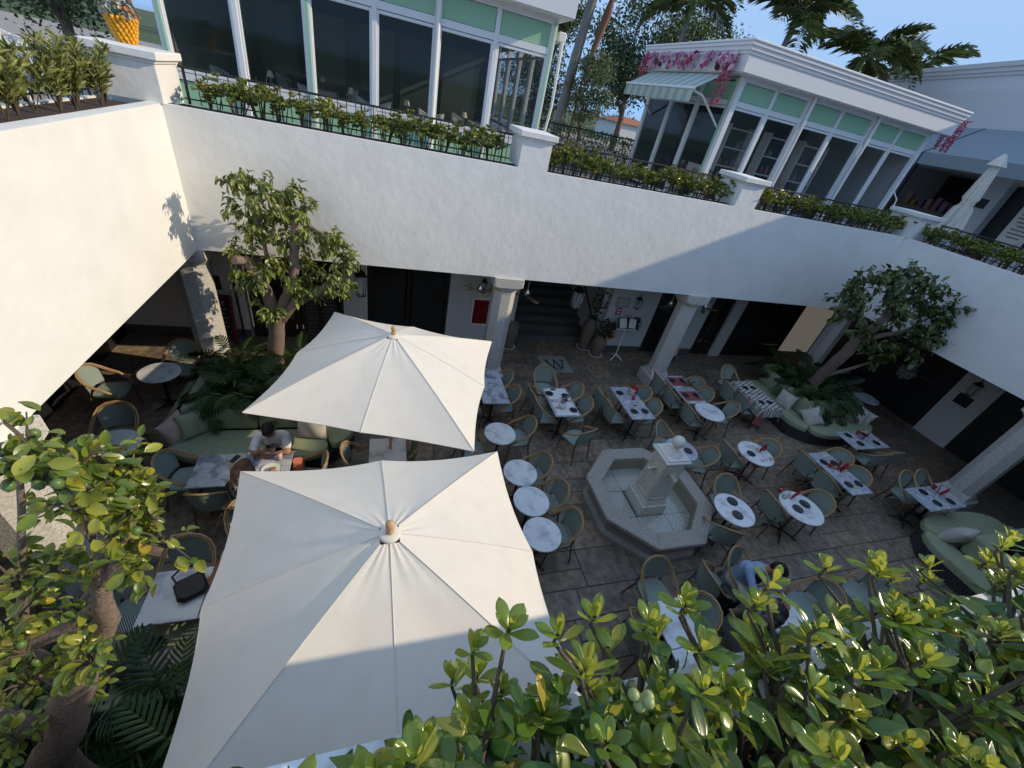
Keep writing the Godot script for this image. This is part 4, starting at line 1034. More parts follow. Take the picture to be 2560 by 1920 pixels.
func corner_sofa(fx: Callable, labels: Array, dark_only := false) -> void:   # fx maps a plan point of the north-west corner to the wanted corner
	var T := func(a: Array): return a.map(func(p): return fx.call(Vector2(p[0], p[1])))
	var t := thing("corner_sofa", labels[0], "sofa", Vector3.ZERO, 0, "green sofas wrapped round the corner planters")
	var outline: Array = rounded(T.call([[-3.28, -7.45], [-0.48, -7.45], [-0.48, -5.62], [-0.86, -5.26], [-1.4, -5.12], [-2.6, -5.16], [-3.0, -5.32], [-3.26, -5.62]]), 0.05)
	obj("base", mb().prism(outline, 0.02, 0.285), M.wicker, t)
	var n := outline.size()
	var rib := mb().box(Vector3.ZERO, v3(0.022, 0.25, 0.022)).mesh(M.wicker_rib)
	for k in n:   # upright wicker ribs round the base
		var a: Vector2 = outline[k]; var b: Vector2 = outline[(k + 1) % n]
		var m := int(a.distance_to(b) / 0.05)
		for q in m:
			var p := a.lerp(b, (q + 0.5) / m)
			var far: bool = absf(p.y + 3.92) > 3.3
			if far: continue
			obj("rib", rib, null, t).position = v3(p.x, 0.155, p.y)
	var seats := [[[-3.33, -7.45], [-2.99, -7.45], [-2.99, -5.78], [-3.16, -5.46], [-3.33, -5.75]],
		[[-3.14, -5.43], [-2.84, -5.77], [-1.72, -5.77], [-1.72, -5.05], [-2.55, -5.11], [-2.93, -5.23]],
		[[-1.70, -5.77], [-1.0, -5.77], [-0.80, -5.31], [-1.02, -5.13], [-1.34, -5.06], [-1.70, -5.05]],
		[[-0.97, -5.76], [-0.77, -5.33], [-0.54, -5.50], [-0.43, -5.78], [-0.43, -7.45], [-0.97, -7.45]]]
	for s in seats: obj("seat_cushion", cushion(T.call(s), 0.285, 0.43, 0.16), M.sofa, t)
	var backs := [[[-2.98, -7.45], [-2.79, -7.45], [-2.79, -6.02], [-2.98, -5.82]], [[-2.77, -6.01], [-2.77, -5.79], [-1.95, -5.79], [-1.95, -6.01]], [[-1.935, -6.01], [-1.935, -5.79], [-1.05, -5.79], [-1.15, -6.01]], [[-1.19, -7.45], [-0.99, -7.45], [-0.99, -6.62], [-1.19, -6.62]], [[-1.19, -6.60], [-0.99, -6.60], [-0.99, -5.80], [-1.15, -5.99]]]
	for s in backs: obj("back_cushion", cushion(T.call(s), 0.42, 0.81, 0.04), M.sofa, t)
	var p := thing("planter_box", labels[1], "planter", Vector3.ZERO, 0, "dark corner planters")
	var pl: Array = T.call([[-2.78, -7.45], [-1.2, -7.45], [-1.2, -6.02], [-2.78, -6.02]])
	obj("box", mb().prism(pl, 0.285, 0.56, Vector3.ZERO), M.wicker, p)
	for k in 4:
		var a: Vector2 = pl[k]; var b: Vector2 = pl[(k + 1) % 4]
		var d := (b - a).normalized()
		var m := (a + b) / 2
		obj("rim", mb().box(v3(m.x, 0.60, m.y), v3(a.distance_to(b) - (0.101 if k % 2 == 0 else 0.0), 0.08, 0.1), Basis(v3(d.x, 0, d.y), Vector3.UP, v3(d.x, 0, d.y).cross(Vector3.UP)), 0.01), M.planter_paint, p)
	obj("soil", mb().prism(shrink(pl, 0.05), 0.561, 0.59), M.soil, p)

func pillow(at: Vector3, eul: Vector3, s: float, m: Material, label: String) -> void:
	var b := mb()
	for sg in [-1.0, 1.0]:
		var f := func(uu, vv):
			var x: float = (uu - 0.5) * 2; var y: float = (vv - 0.5) * 2
			var pin: float = 1.0 - 0.10 * (1 - x * x) * y * y - 0.0
			var pin2: float = 1.0 - 0.10 * (1 - y * y) * x * x
			var th: float = pow(maxf((1 - x * x) * (1 - y * y), 0), 0.42) * 0.26
			return v3(x * pin2 * s / 2 * sg, y * pin * s / 2, sg * th * s * (1.0 + 0.06 * sin(x * 5 + y * 3)))
		b.grid(f, 12, 12)
	var o := obj("pillow", b, m)
	o.position = at; o.rotation = eul
	tag(o, label, "pillow", "loose sofa pillows")

func parasol(at: Vector3, turn: float, half: float, h: float, rise: float, label: String) -> void:
	var t := thing("parasol", label, "parasol", at, turn, "open white parasols")
	var apex := v3(0, h + rise, 0)
	var tips := []
	for k in 8:
		var a := TAU * k / 8.0
		var r := half * (1.0 if k % 2 == 0 else sqrt(2.0))
		tips.append(v3(cos(a) * r, h, sin(a) * r))
	for k in 8:
		var A: Vector3 = tips[k]; var B: Vector3 = tips[(k + 1) % 8]
		var ph := k * 1.7
		var f := func(uu, vv):   # u apex to edge, v from rib to rib
			var s: float = 0.055 + 0.945 * uu
			var e: Vector3 = A.lerp(B, vv)
			var inward: Vector3 = -v3(e.x, 0, e.z).normalized() * 0.045 * 4 * vv * (1 - vv) * s * s
			var p: Vector3 = apex.lerp(e, s)
			var q: float = 4 * vv * (1 - vv)
			p.y -= 0.022 * q * s - 0.0
			p.y += 0.003 * sin(vv * 19 + ph) * q * exp(-pow((s - 0.12) / 0.14, 2)) + 0.0035 * sin(vv * 8 + s * 9 + ph) * q * (1 - s)
			p.y += 0.045 * sin(PI * s) * 0.5
			return p + inward
		obj("canvas_panel", mb().grid(f, 22, 14), M.canvas, t)
		var hem := []
		for q in 9: hem.append(f.call(1.0, q / 8.0) - v3(0, 0.006, 0))
		obj("hem", mb().tube(hem, 0.007, 5), M.canvas, t)
		obj("rib", mb().tube([v3(0, h + rise - 0.10, 0), A * 0.99 - v3(0, 0.02, 0)], 0.011, 6), M.pale_wood, t)
		obj("strut", mb().tube([v3(0, h + rise - 0.75, 0), apex.lerp(A, 0.45) - v3(0, 0.05, 0)], 0.009, 6), M.pale_wood, t)
		var seam := []
		for q in 12: seam.append(f.call(q / 11.0, 0.0) + v3(0, 0.003, 0))
		obj("seam", mb().tube(seam, 0.0035, 5), M.canvas, t)
	obj("top_collar", mb().lathe([Vector2(0.075, -0.03), Vector2(0.082, -0.012), Vector2(0.07, 0.006), Vector2(0.03, 0.012), Vector2(0.001, 0.012)], 16, apex + v3(0, -0.002, 0)), M.canvas, t)
	obj("pole", mb().tube([v3(0, 0.05, 0), v3(0, h + rise, 0)], 0.024, 10), M.pale_wood, t)
	obj("finial", mb().lathe([Vector2(0.03, 0.0), Vector2(0.034, 0.02), Vector2(0.022, 0.04), Vector2(0.028, 0.052), Vector2(0.036, 0.075), Vector2(0.034, 0.10), Vector2(0.02, 0.118), Vector2(0.001, 0.122)], 14, apex + v3(0, 0.012, 0)), M.pale_wood, t)
	obj("foot", mb().box(v3(0, 0.03, 0), v3(0.5, 0.06, 0.5), Basis.IDENTITY, 0.012), M.iron, t)

func fountain() -> void:
	var t := thing("fountain", "octagonal stone fountain with square pillar and ball finial", "fountain", v3(4.56, 0, -3.82))
	var o := func(r): return oct(r)
	var segs := [[0.0, 0.10, 1.03, 1.03], [0.10, 0.15, 1.03, 0.955], [0.15, 0.38, 0.955, 0.965], [0.38, 0.44, 0.965, 1.04]]
	for k in 8:   # eight wall stones and eight coping stones
		var a0 := TAU * (k + 0.5) / 8; var a1 := TAU * (k + 1.5) / 8
		var P := func(a, r, y): return v3(cos(a), 0, sin(a)) * (r / cos(PI / 8)) + v3(0, y, 0)
		var am := (a0 + a1) / 2
		var b := mb()
		var prof := [[1.03, 0.0], [1.03, 0.09], [1.01, 0.12], [0.955, 0.15], [0.955, 0.36], [0.99, 0.40], [1.0, 0.43]]
		for q in prof.size() - 1: b.face([P.call(a0, prof[q][0], prof[q][1]), P.call(a1, prof[q][0], prof[q][1]), P.call(a1, prof[q + 1][0], prof[q + 1][1]), P.call(a0, prof[q + 1][0], prof[q + 1][1])], v3(0, prof[q][1] - 0.02, 0))
		obj("wall_stone", b, M.fountain, t)
		obj("inner_stone", mb().face_chain([P.call(a0, 0.815, 0.0), P.call(a1, 0.815, 0.0), P.call(a1, 0.815, 0.43), P.call(a0, 0.815, 0.43)], P.call(am, 1.2, 0.2)), M.basin_wall, t)
		var cp := mb()
		var g := 0.0025
		var rim := [[0.80, 0.43], [1.065, 0.43], [1.075, 0.44], [1.075, 0.50], [1.06, 0.515], [0.81, 0.515], [0.80, 0.505], [0.80, 0.43]]
		for q in rim.size() - 1: cp.face([P.call(a0 + g, rim[q][0], rim[q][1]), P.call(a1 - g, rim[q][0], rim[q][1]), P.call(a1 - g, rim[q + 1][0], rim[q + 1][1]), P.call(a0 + g, rim[q + 1][0], rim[q + 1][1])], P.call(am, 0.93, 0.47))
		obj("coping_stone", cp, M.fountain, t)
	var tiles := [[-0.82, -0.30], [-0.30, 0.27], [0.27, 0.82]]
	obj("basin_bed", mb().prism(oct(0.814), 0.10, 0.185), M.joint, t)
	for i in 3:
		for j in 3:
			var x0: float = tiles[i][0]; var x1: float = tiles[i][1]; var z0: float = tiles[j][0]; var z1: float = tiles[j][1]
			if i == 1 and j == 1: continue
			var poly := [Vector2(x0 + 0.006, z0 + 0.006), Vector2(x1 - 0.006, z0 + 0.006), Vector2(x1 - 0.006, z1 - 0.006), Vector2(x0 + 0.006, z1 - 0.006)]
			var cut := []
			for r in Geometry2D.intersect_polygons(PackedVector2Array(poly), PackedVector2Array(oct(0.812))): for q in r: cut.append(q)
			if cut.size() > 2: obj("basin_tile", mb().prism(cut, 0.15, 0.20), M.basin, t)
	var w := mb()
	var f := []
	for p in oct(0.812): f.append(v3(p.x, 0.245, p.y))
	w.face(f, v3(0, -1, 0))
	obj("water", w, M.water, t)
	# pillar
	obj("pillar_base", mb().frustum([sqr(0.255, 0.005), sqr(0.255, 0.005), sqr(0.235, 0.005), sqr(0.215, 0.005)], [0.14, 0.42, 0.44, 0.52]), M.fountain_pale, t)
	obj("pillar_shaft", mb().frustum([sqr(0.205, 0.004), sqr(0.185, 0.004)], [0.52, 1.40]), M.fountain_pale, t)
	for k in 4:
		var R := Basis(Vector3.UP, k * PI / 2)
		var fr := mb()
		var tl := Basis(Vector3.RIGHT, -0.0227)
		for s in [-1, 1]: fr.box(R * v3(s * 0.15, 0.96, 0.199), v3(0.035, 0.78, 0.016), R * tl, 0.004)
		fr.box(R * v3(0, 1.333, 0.191), v3(0.264, 0.035, 0.016), R * tl, 0.004)
		fr.box(R * v3(0, 0.588, 0.207), v3(0.264, 0.035, 0.016), R * tl, 0.004)
		obj("panel_frame", fr, M.fountain_pale, t)
		obj("spout", mb().box(R * v3(0, 1.16, 0.25), v3(0.07, 0.02, 0.16), R * Basis(Vector3.RIGHT, 0.2), 0.005).box(R * v3(-0.034, 1.185, 0.25), v3(0.014, 0.045, 0.16), R * Basis(Vector3.RIGHT, 0.2), 0.004).box(R * v3(0.034, 1.185, 0.25), v3(0.014, 0.045, 0.16), R * Basis(Vector3.RIGHT, 0.2), 0.004), M.fountain_pale, t)
	obj("pillar_cap", mb().frustum([sqr(0.20, 0.004), sqr(0.235, 0.004), sqr(0.235, 0.004), sqr(0.215, 0.004), sqr(0.205, 0.004), sqr(0.205, 0.004)], [1.40, 1.44, 1.475, 1.485, 1.495, 1.51]), M.fountain_top, t)
	obj("ball_foot", mb().lathe([Vector2(0.155, 1.51), Vector2(0.155, 1.525), Vector2(0.13, 1.535), Vector2(0.125, 1.55), Vector2(0.06, 1.575), Vector2(0.04, 1.62), Vector2(0.05, 1.65)], 20), M.fountain_top, t)
	obj("ball", mb().blob(v3(0, 1.735, 0), v3(0.105, 0.105, 0.105), 20), M.fountain_top, t)

func build_furniture() -> void:
	chair_proto()
	fountain()
	corner_sofa(func(p): return p, ["green corner sofa where the man in white sits", "dark planter holding the sunlit left tree"])
	corner_sofa(func(p): return Vector2(9.42 - p.x, p.y), ["green corner sofa under the dark tree by the patterned tablecloth", "dark planter under the right tree"])
	corner_sofa(func(p): return Vector2(9.42 - p.x, -7.84 - p.y), ["green sofa with the pink garment at the right edge", "dark planter behind the pink garment sofa"])
	corner_sofa(func(p): return Vector2(p.x, -7.84 - p.y), ["green sofa at lower left behind the citrus tree", "dark planter of the citrus tree"])
	parasol(v3(0.146, 0, -4.885), deg_to_rad(-16.3), 1.30, 2.30, 0.56, "far white parasol standing turned over the sofa")
	parasol(v3(0.07, 0, -1.89), deg_to_rad(2.6), 1.292, 2.30, 0.60, "near white parasol filling the lower middle")
	var E := PI / 2; var W := -PI / 2; var S := 0.0; var N := PI
	# [x, z, turn, label]
	for c in [[2.40, -6.90, W, "chair right of the grey marble table, the one by the column"], [2.42, -6.34, W, "chair right of the grey marble table, nearer the round tables"], [1.72, -6.30, E, "chair left of the grey marble table beneath the far parasol edge"],
		[2.47, -5.36, W, "chair right of the round table by the far parasol corner"], [1.55, -5.10, E, "chair left of the round table by the far parasol corner"],
		[3.54, -6.92, S, "chair at the far end of the pumpkin vase table, by the logo slab"], [3.24, -6.40, E, "chair left of the pumpkin vase table at its far half"], [3.26, -5.98, E, "chair left of the pumpkin vase table at its near half"], [3.90, -6.46, W, "chair right of the pumpkin vase table at its far half"], [3.92, -5.98, W, "chair right of the pumpkin vase table at its near half"], [3.72, -5.30, N + 0.35, "chair turned at the near end of the pumpkin vase table"],
		[4.83, -6.36, E, "chair left of the red menu table at its far half"], [4.87, -5.93, E, "chair left of the red menu table at its near half"], [5.58, -6.36, W, "chair right of the red menu table at its far half"], [5.57, -5.88, W, "chair right of the red menu table at its near half"],
		[6.72, -6.92, E, "chair left of the pink mat table beside the column plinth"], [6.74, -6.40, E, "chair left of the pink mat table at its near half"], [7.37, -6.78, W, "chair right of the pink mat table at its far half"], [7.34, -6.35, W, "chair right of the pink mat table at its near half"],
		[6.84, -5.76, E, "chair left of the bare round table below the pink mat table"], [7.68, -5.84, W - 0.25, "chair right of the bare round table below the pink mat table"],
		[9.02, -7.16, S, "chair at the far end of the patterned tablecloth"], [8.64, -6.60, E, "chair left of the patterned tablecloth at its far half"], [8.72, -6.15, E, "chair left of the patterned tablecloth at its near half"],
		[2.46, -4.40, W, "chair at the farthest of the three overlapped round tables"], [2.54, -3.80, W, "chair at the middle of the three overlapped round tables"], [2.55, -3.23, W, "chair at the nearest of the three overlapped round tables"],
		[6.94, -4.50, E, "chair left of the round table with leaning red menu"], [7.66, -4.50, W, "chair right of the round table with leaning red menu"],
		[8.67, -4.11, E, "chair left of the long blue table at its far half"], [8.66, -3.59, E, "chair left of the long blue table at its near half"], [9.34, -4.13, W, "chair right of the long blue table at its far half"], [9.22, -3.62, W, "chair right of the long blue table at its near half"],
		[11.20, -4.32, N, "right of two chairs at the blue table below the right sofa"], [10.75, -4.28, N, "left of two chairs at the blue table below the right sofa"],
		[10.62, -3.25, S, "left of two chairs at the blue table by the large right column"], [11.10, -3.24, S, "right of two chairs at the blue table by the large right column"],
		[5.98, -3.50, S - 0.15, "chair behind the round table with two dark plates"], [5.42, -2.94, N - 0.55, "chair in front of the round table with two dark plates, by the fountain"],
		[6.90, -3.22, E, "chair left of the round table with boxed red menu"], [7.60, -3.13, W, "chair right of the round table with boxed red menu"],
		[5.60, -5.00, S + 0.6, "chair just behind the fountain pillar"], [6.00, -4.45, W - 0.4, "chair right of the fountain pillar"],
		[5.16, -2.14, 0.35, "chair behind the bending man in blue"], [3.70, -2.16, S, "chair at the far end of the marble table near the hedge"], [3.22, -1.66, E, "chair left of the marble table near the hedge"], [3.90, -1.72, W, "chair right of the marble table near the hedge"], [4.68, -2.12, E, "chair with the black bag seen edge on"], [4.62, -1.42, E, "chair of the dark haired woman"], [6.03, -1.62, W, "chair right of the paper strewn table near the hedge"], [7.2, -1.6, W, "dark chair beyond the hedge at right"],
		[-3.52, -7.48, S, "shaded chair behind the dappled round table at left"], [-4.32, -6.80, E, "sunlit chair left of the dappled round table"], [-3.76, -5.64, S + 0.1, "half sunlit chair behind the round table at far left"], [-2.60, -4.75, E, "chair at the left end of the couple's marble tables"], [-2.16, -4.36, N, "chair in front of the couple's marble tables, beside the woman"], [-1.66, -4.10, N, "chair of the long haired woman"], [-1.05, -4.62, W, "chair right of the couple's tables, top edge lit"], [-0.28, -4.80, E, "chair left of the small square table between the parasols"], [0.33, -4.98, W, "chair right of the small square table between the parasols"],
		[-2.10, -3.18, S, "chair behind the table with the black handbag"], [-2.50, -2.83, E, "chair left of the table with the black handbag"], [-1.45, -3.2, S, "chair of the diner hidden by the near parasol"], [-1.55, -3.72, 0.5, "chair turned at the left edge of the near parasol"]]:
		chair(c[0], c[1], c[2], c[3])
	var mg: Material = M.marble_grey; var ml: Material = M.marble_blue; var mw: Material = M.marble_white
	for t in [[2.18, -6.30, 0.56, 0.56, mg, "streaky grey marble table, its near half"], [2.18, -6.87, 0.56, 0.56, mg, "streaky grey marble table, the half against the column"],
		[3.58, -5.835, 0.56, 0.465, ml, "pumpkin vase table, its near half"], [3.58, -6.302, 0.56, 0.465, ml, "pumpkin vase table, its far half"],
		[5.28, -5.755, 0.58, 0.56, ml, "red menu table with dark plates, its near half"], [5.28, -6.318, 0.58, 0.56, ml, "red menu table with dark plates, its far half"],
		[7.03, -6.257, 0.57, 0.555, ml, "pink mat table, its near half"], [7.03, -6.815, 0.57, 0.555, ml, "pink mat table, its far half"],
		[9.10, -6.02, 0.57, 0.565, ml, "near table under the patterned cloth"], [9.10, -6.59, 0.57, 0.565, ml, "far table under the patterned cloth"],
		[8.985, -3.455, 0.58, 0.56, ml, "long blue table, its near half"], [8.985, -4.018, 0.58, 0.56, ml, "long blue table, its far half"],
		[10.53, -4.61, 0.56, 0.58, ml, "left blue table below the right sofa"], [11.093, -4.61, 0.56, 0.58, ml, "right blue table below the right sofa"],
		[10.50, -2.93, 0.56, 0.56, ml, "left blue table by the large right column"], [11.063, -2.93, 0.56, 0.56, ml, "right blue table by the large right column"],
		[3.60, -1.66, 0.56, 0.56, mw, "marble table near the hedge, its far half"], [3.60, -1.097, 0.56, 0.56, mw, "marble table near the hedge, its near half"],
		[5.20, -1.49, 0.56, 0.56, mw, "paper strewn table, the half under the man's hands"], [5.20, -0.927, 0.56, 0.56, mw, "paper strewn table, the half behind the hedge"],
		[-2.15, -4.60, 0.60, 0.60, mg, "grey marble table with the phone, left of the couple's two"], [-1.547, -4.60, 0.60, 0.60, mg, "grey marble table before the man in white"],
		[0.11, -4.84, 0.57, 0.57, mw, "small square table between the parasols"], [-2.06, -2.84, 0.54, 0.58, mw, "marble table carrying the black handbag"], [-1.515, -2.84, 0.54, 0.58, mw, "marble table under the near parasol edge"]]:
		cafe_table(t[0], t[1], t[2], t[3], t[4], t[5])
	for t in [[2.053, -5.176, 0.29, mw, "round table by the far parasol corner"], [2.192, -4.24, 0.285, mw, "farthest of the three overlapped round tables"], [2.217, -3.666, 0.285, mw, "middle of the three overlapped round tables"], [2.212, -3.085, 0.285, mw, "nearest of the three overlapped round tables"],
		[7.332, -4.37, 0.36, mw, "white round table with leaning red menu"], [5.757, -3.144, 0.345, mw, "white round table with two dark plates by the fountain"], [7.196, -3.044, 0.38, mw, "white round table with boxed red menu"], [7.161, -5.696, 0.34, mw, "bare round table below the pink mat table"], [5.63, -4.58, 0.32, ml, "round table half hidden by the fountain pillar"],
		[-3.622, -6.907, 0.30, mw, "dappled round table beside the left sofa arm"], [-3.55, -5.165, 0.31, mw, "round table in front of the half sunlit chair"], [13.0, -6.2, 0.33, ml, "dark round table right of the right sofa"]]:
		round_table(t[0], t[1], t[2], t[3], t[4])
	pillow(v3(-3.02, 0.60, -5.62), v3(-0.25, 1.15, 0.1), 0.44, M.pillow_pink, "pinkish pillow at the left corner of the sofa")
	pillow(v3(-2.80, 0.62, -5.70), v3(-0.28, 0.75, -0.1), 0.44, M.sofa, "green grey pillow beside the pinkish one")
	pillow(v3(-1.10, 0.62, -5.62), v3(-0.35, -0.25, 0.08), 0.50, M.pillow, "large cream pillow right of the man in white")
	pillow(v3(10.17, 0.60, -6.28), v3(-0.35, -1.3, 0.05), 0.46, M.pillow, "grey pillow beside the patterned tablecloth")
	pillow(v3(10.42, 0.58, -5.62), v3(-0.55, -0.6, 0.6), 0.48, M.pillow, "cream pillow in the corner of the right sofa")
	pillow(v3(10.62, 0.58, -5.74), v3(-0.35, -0.4, 0.1), 0.44, M.pillow, "grey pillow tucked behind the cream corner pillow")
	pillow(v3(12.02, 0.60, -5.62), v3(-0.25, -1.2, 0.1), 0.44, M.pillow, "left of two pillows at the right end of the right sofa")
	pillow(v3(12.28, 0.58, -5.58), v3(-0.3, -1.2, -0.1), 0.42, M.pillow, "right of two pillows at the right end of the right sofa")
	pillow(v3(10.45, 0.60, -2.20), v3(-0.5, PI + 0.1, 0.0), 0.52, M.pillow, "pale pillow behind the pink garment")
	pillow(v3(-1.95, 0.60, -2.22), v3(-0.4, PI - 0.1, 0.0), 0.46, M.pillow_pink, "pinkish pillow on the lower left sofa")
# ---------------------------------------------------------------- planting
func leaf_blade(key: String, wide: float, at: float, fold: float, curl: float, nv := 6, thick := false) -> MB:   # unit length leaf along +y, upper face +z; widest at 'at'
	if not SH.has(key):
		var b := mb()
		var f := func(uu, vv):
			var a: float = (uu - 0.5) * 2
			var w: float = wide * pow(sin(PI * pow(clampf(vv, 0.0, 1.0), log(0.5) / log(at))), 0.75) + 0.012 * (1 - vv)
			var x: float = a * w
			var z: float = fold * absf(a) * w * 1.2 - curl * vv * vv - (0.25 * w * pow(absf(a), 3) if thick else 0.0)
			return v3(x, vv * (1.0 - 0.25 * absf(curl) * vv), z)
		b.grid(f, 4, nv)
		SH[key] = b
	return SH[key]

func tone_mats(key: String, tones: Array, rough: float, back: float) -> Array:
	if not SH.has(key):
		var a := []
		for t in tones: a.append(leaf_mat(t[0], t[1], t[2], rough, back))
		SH[key] = a
	return SH[key]

func blade_meshes(key: String, blades: Array, mats: Array) -> Array:   # one mesh per blade and tone, shared by all leaves
	if not SH.has(key):
		var a := []
		for b in blades:
			for m in mats: a.append(b.mesh(m))
		SH[key] = a
	return SH[key]

func crown_tree(t: Node3D, cl: Array, r: float, per: int, size: float, droop: float, meshes: Array, soft: Mesh, lo: Array, hi: Array, parts: int) -> void:
	var xf := []; var cs := []
	var tw := mb()
	var all := []
	for c in cl:
		var ce := v3(c[0], c[1], c[2]) - t.position
		for s in 7:   # twigs
			var d := Vector3(rng.randfn(), rng.randfn() * 0.8, rng.randfn()).normalized()
			var tip := ce + d * r * rnd(0.5, 1.1)
			tw.tube([ce - v3(0, r * 0.5, 0), ce + d * r * 0.3, tip], [0.007, 0.005, 0.0025], 4, false)
			for q in per / 7:
				var u := rnd(0.25, 1.08)
				var p := ce.lerp(tip, u) + Vector3(rng.randfn(), rng.randfn(), rng.randfn()) * r * 0.13
				var dir := (d * 0.7 + Vector3(rng.randfn(), rng.randfn(), rng.randfn()) * 0.55 + v3(0, -droop, 0)).normalized()
				var y := dir
				var up := (Vector3.UP + Vector3(rng.randfn(), rng.randfn(), rng.randfn()) * 0.4)
				var x := y.cross(up).normalized()
				if x.length() < 0.5: continue
				all.append(Transform3D(Basis(x, y, x.cross(y)).scaled(Vector3.ONE * size * rnd(0.65, 1.25)), p))
	obj("twigs", tw, M.twig, t)
	var step := maxi(1, all.size() / parts)
	var made := 0
	for k in all.size():
		if k % step == 0 and made < parts:
			made += 1
			obj("leaf", meshes[rng.randi() % meshes.size()], null, t).transform = all[k]
		else:
			xf.append(all[k])
			var w := rng.randf()
			cs.append(Color(lerpf(lo[0], hi[0], w), lerpf(lo[1], hi[1], w), lerpf(lo[2], hi[2], w)))
	multi("crown", soft, xf, cs, t)

func limb(t: Node3D, pts: Array, r0: float, r1: float, called := "limb") -> void:
	var p := []; var rr := []
	for k in pts.size():
		p.append(v3(pts[k][0], pts[k][1], pts[k][2]) - t.position)
	var fine := []
	for k in p.size() - 1:
		for q in 4: fine.append(p[k].lerp(p[k + 1], q / 4.0) + Vector3(rng.randfn(), 0, rng.randfn()) * r0 * 0.05)
	fine.append(p[-1])
	for k in fine.size(): rr.append(lerpf(r0, r1, k / float(fine.size() - 1)) * rnd(0.95, 1.06))
	obj(called, mb().tube(fine, rr, 10), M.bark, t)

func lobed_leaf(key: String) -> MB:   # deeply lobed philodendron leaf, unit length
	if not SH.has(key):
		var b := mb()
		b.tube([v3(0, -0.7, -0.22), v3(0, -0.3, -0.05), v3(0, 0, 0), v3(0, 1, -0.12)], [0.018, 0.016, 0.014, 0.004], 4, false)
		for k in 9:
			var s := k / 8.0
			var p := v3(0, s * 0.95, -0.12 * s * s)
			var L := 0.44 * sin(PI * (0.22 + 0.68 * s)) + 0.06
			for sd in [-1, 1]:
				var d := v3(sd * 1.0, 0.55 + 0.5 * s - (0.7 if k == 0 else 0.0), -0.18).normalized()
				var w := v3(0, 0.052, 0)
				var m := p + d * L * 0.6
				b.face([p - w * 0.7, m - w * 0.9 + v3(0, 0, 0.02), p + d * L + v3(0, 0, -0.05), m + w * 0.9 + v3(0, 0, 0.02), p + w * 0.7], p - v3(0, 0, 5))
		SH[key] = b
	return SH[key]

func fern_plant(at: Vector3, n: int, size: float, label: String, group: String) -> void:
	var t := thing("philodendron", label, "plant", at, rnd(0, 6), group)
	var ms := blade_meshes("lobed", [lobed_leaf("lobe")], tone_mats("lobe_tones", [[0.045, 0.10, 0.03], [0.03, 0.075, 0.022], [0.065, 0.125, 0.04], [0.02, 0.055, 0.018]], 0.35, 0.35))
	var st := mb()
	for k in n:
		var a := k * 2.399 + rnd(-0.3, 0.3)
		var lift := rnd(0.15, 0.9) if k > n / 3 else rnd(0.8, 1.35)
		var d := v3(cos(a) * cos(lift), sin(lift), sin(a) * cos(lift))
		var L := size * rnd(0.75, 1.2)
		var base := v3(cos(a) * 0.04, 0.02, sin(a) * 0.04)
		var hub := base + d * L * 1.15
		st.tube([base, base.lerp(hub, 0.5) + v3(0, 0.03, 0), hub], 0.007, 4, false)
		var out := v3(d.x, d.y - 0.75, d.z).normalized()
		var x := out.cross(Vector3.UP).normalized()
		var z := x.cross(out)
		if z.y < 0: z = -z; x = -x
		obj("leaf", ms[rng.randi() % ms.size()], null, t).transform = Transform3D(Basis(x, out, x.cross(out)).scaled(Vector3.ONE * L), hub)
	obj("stems", st, M.stem_green, t)

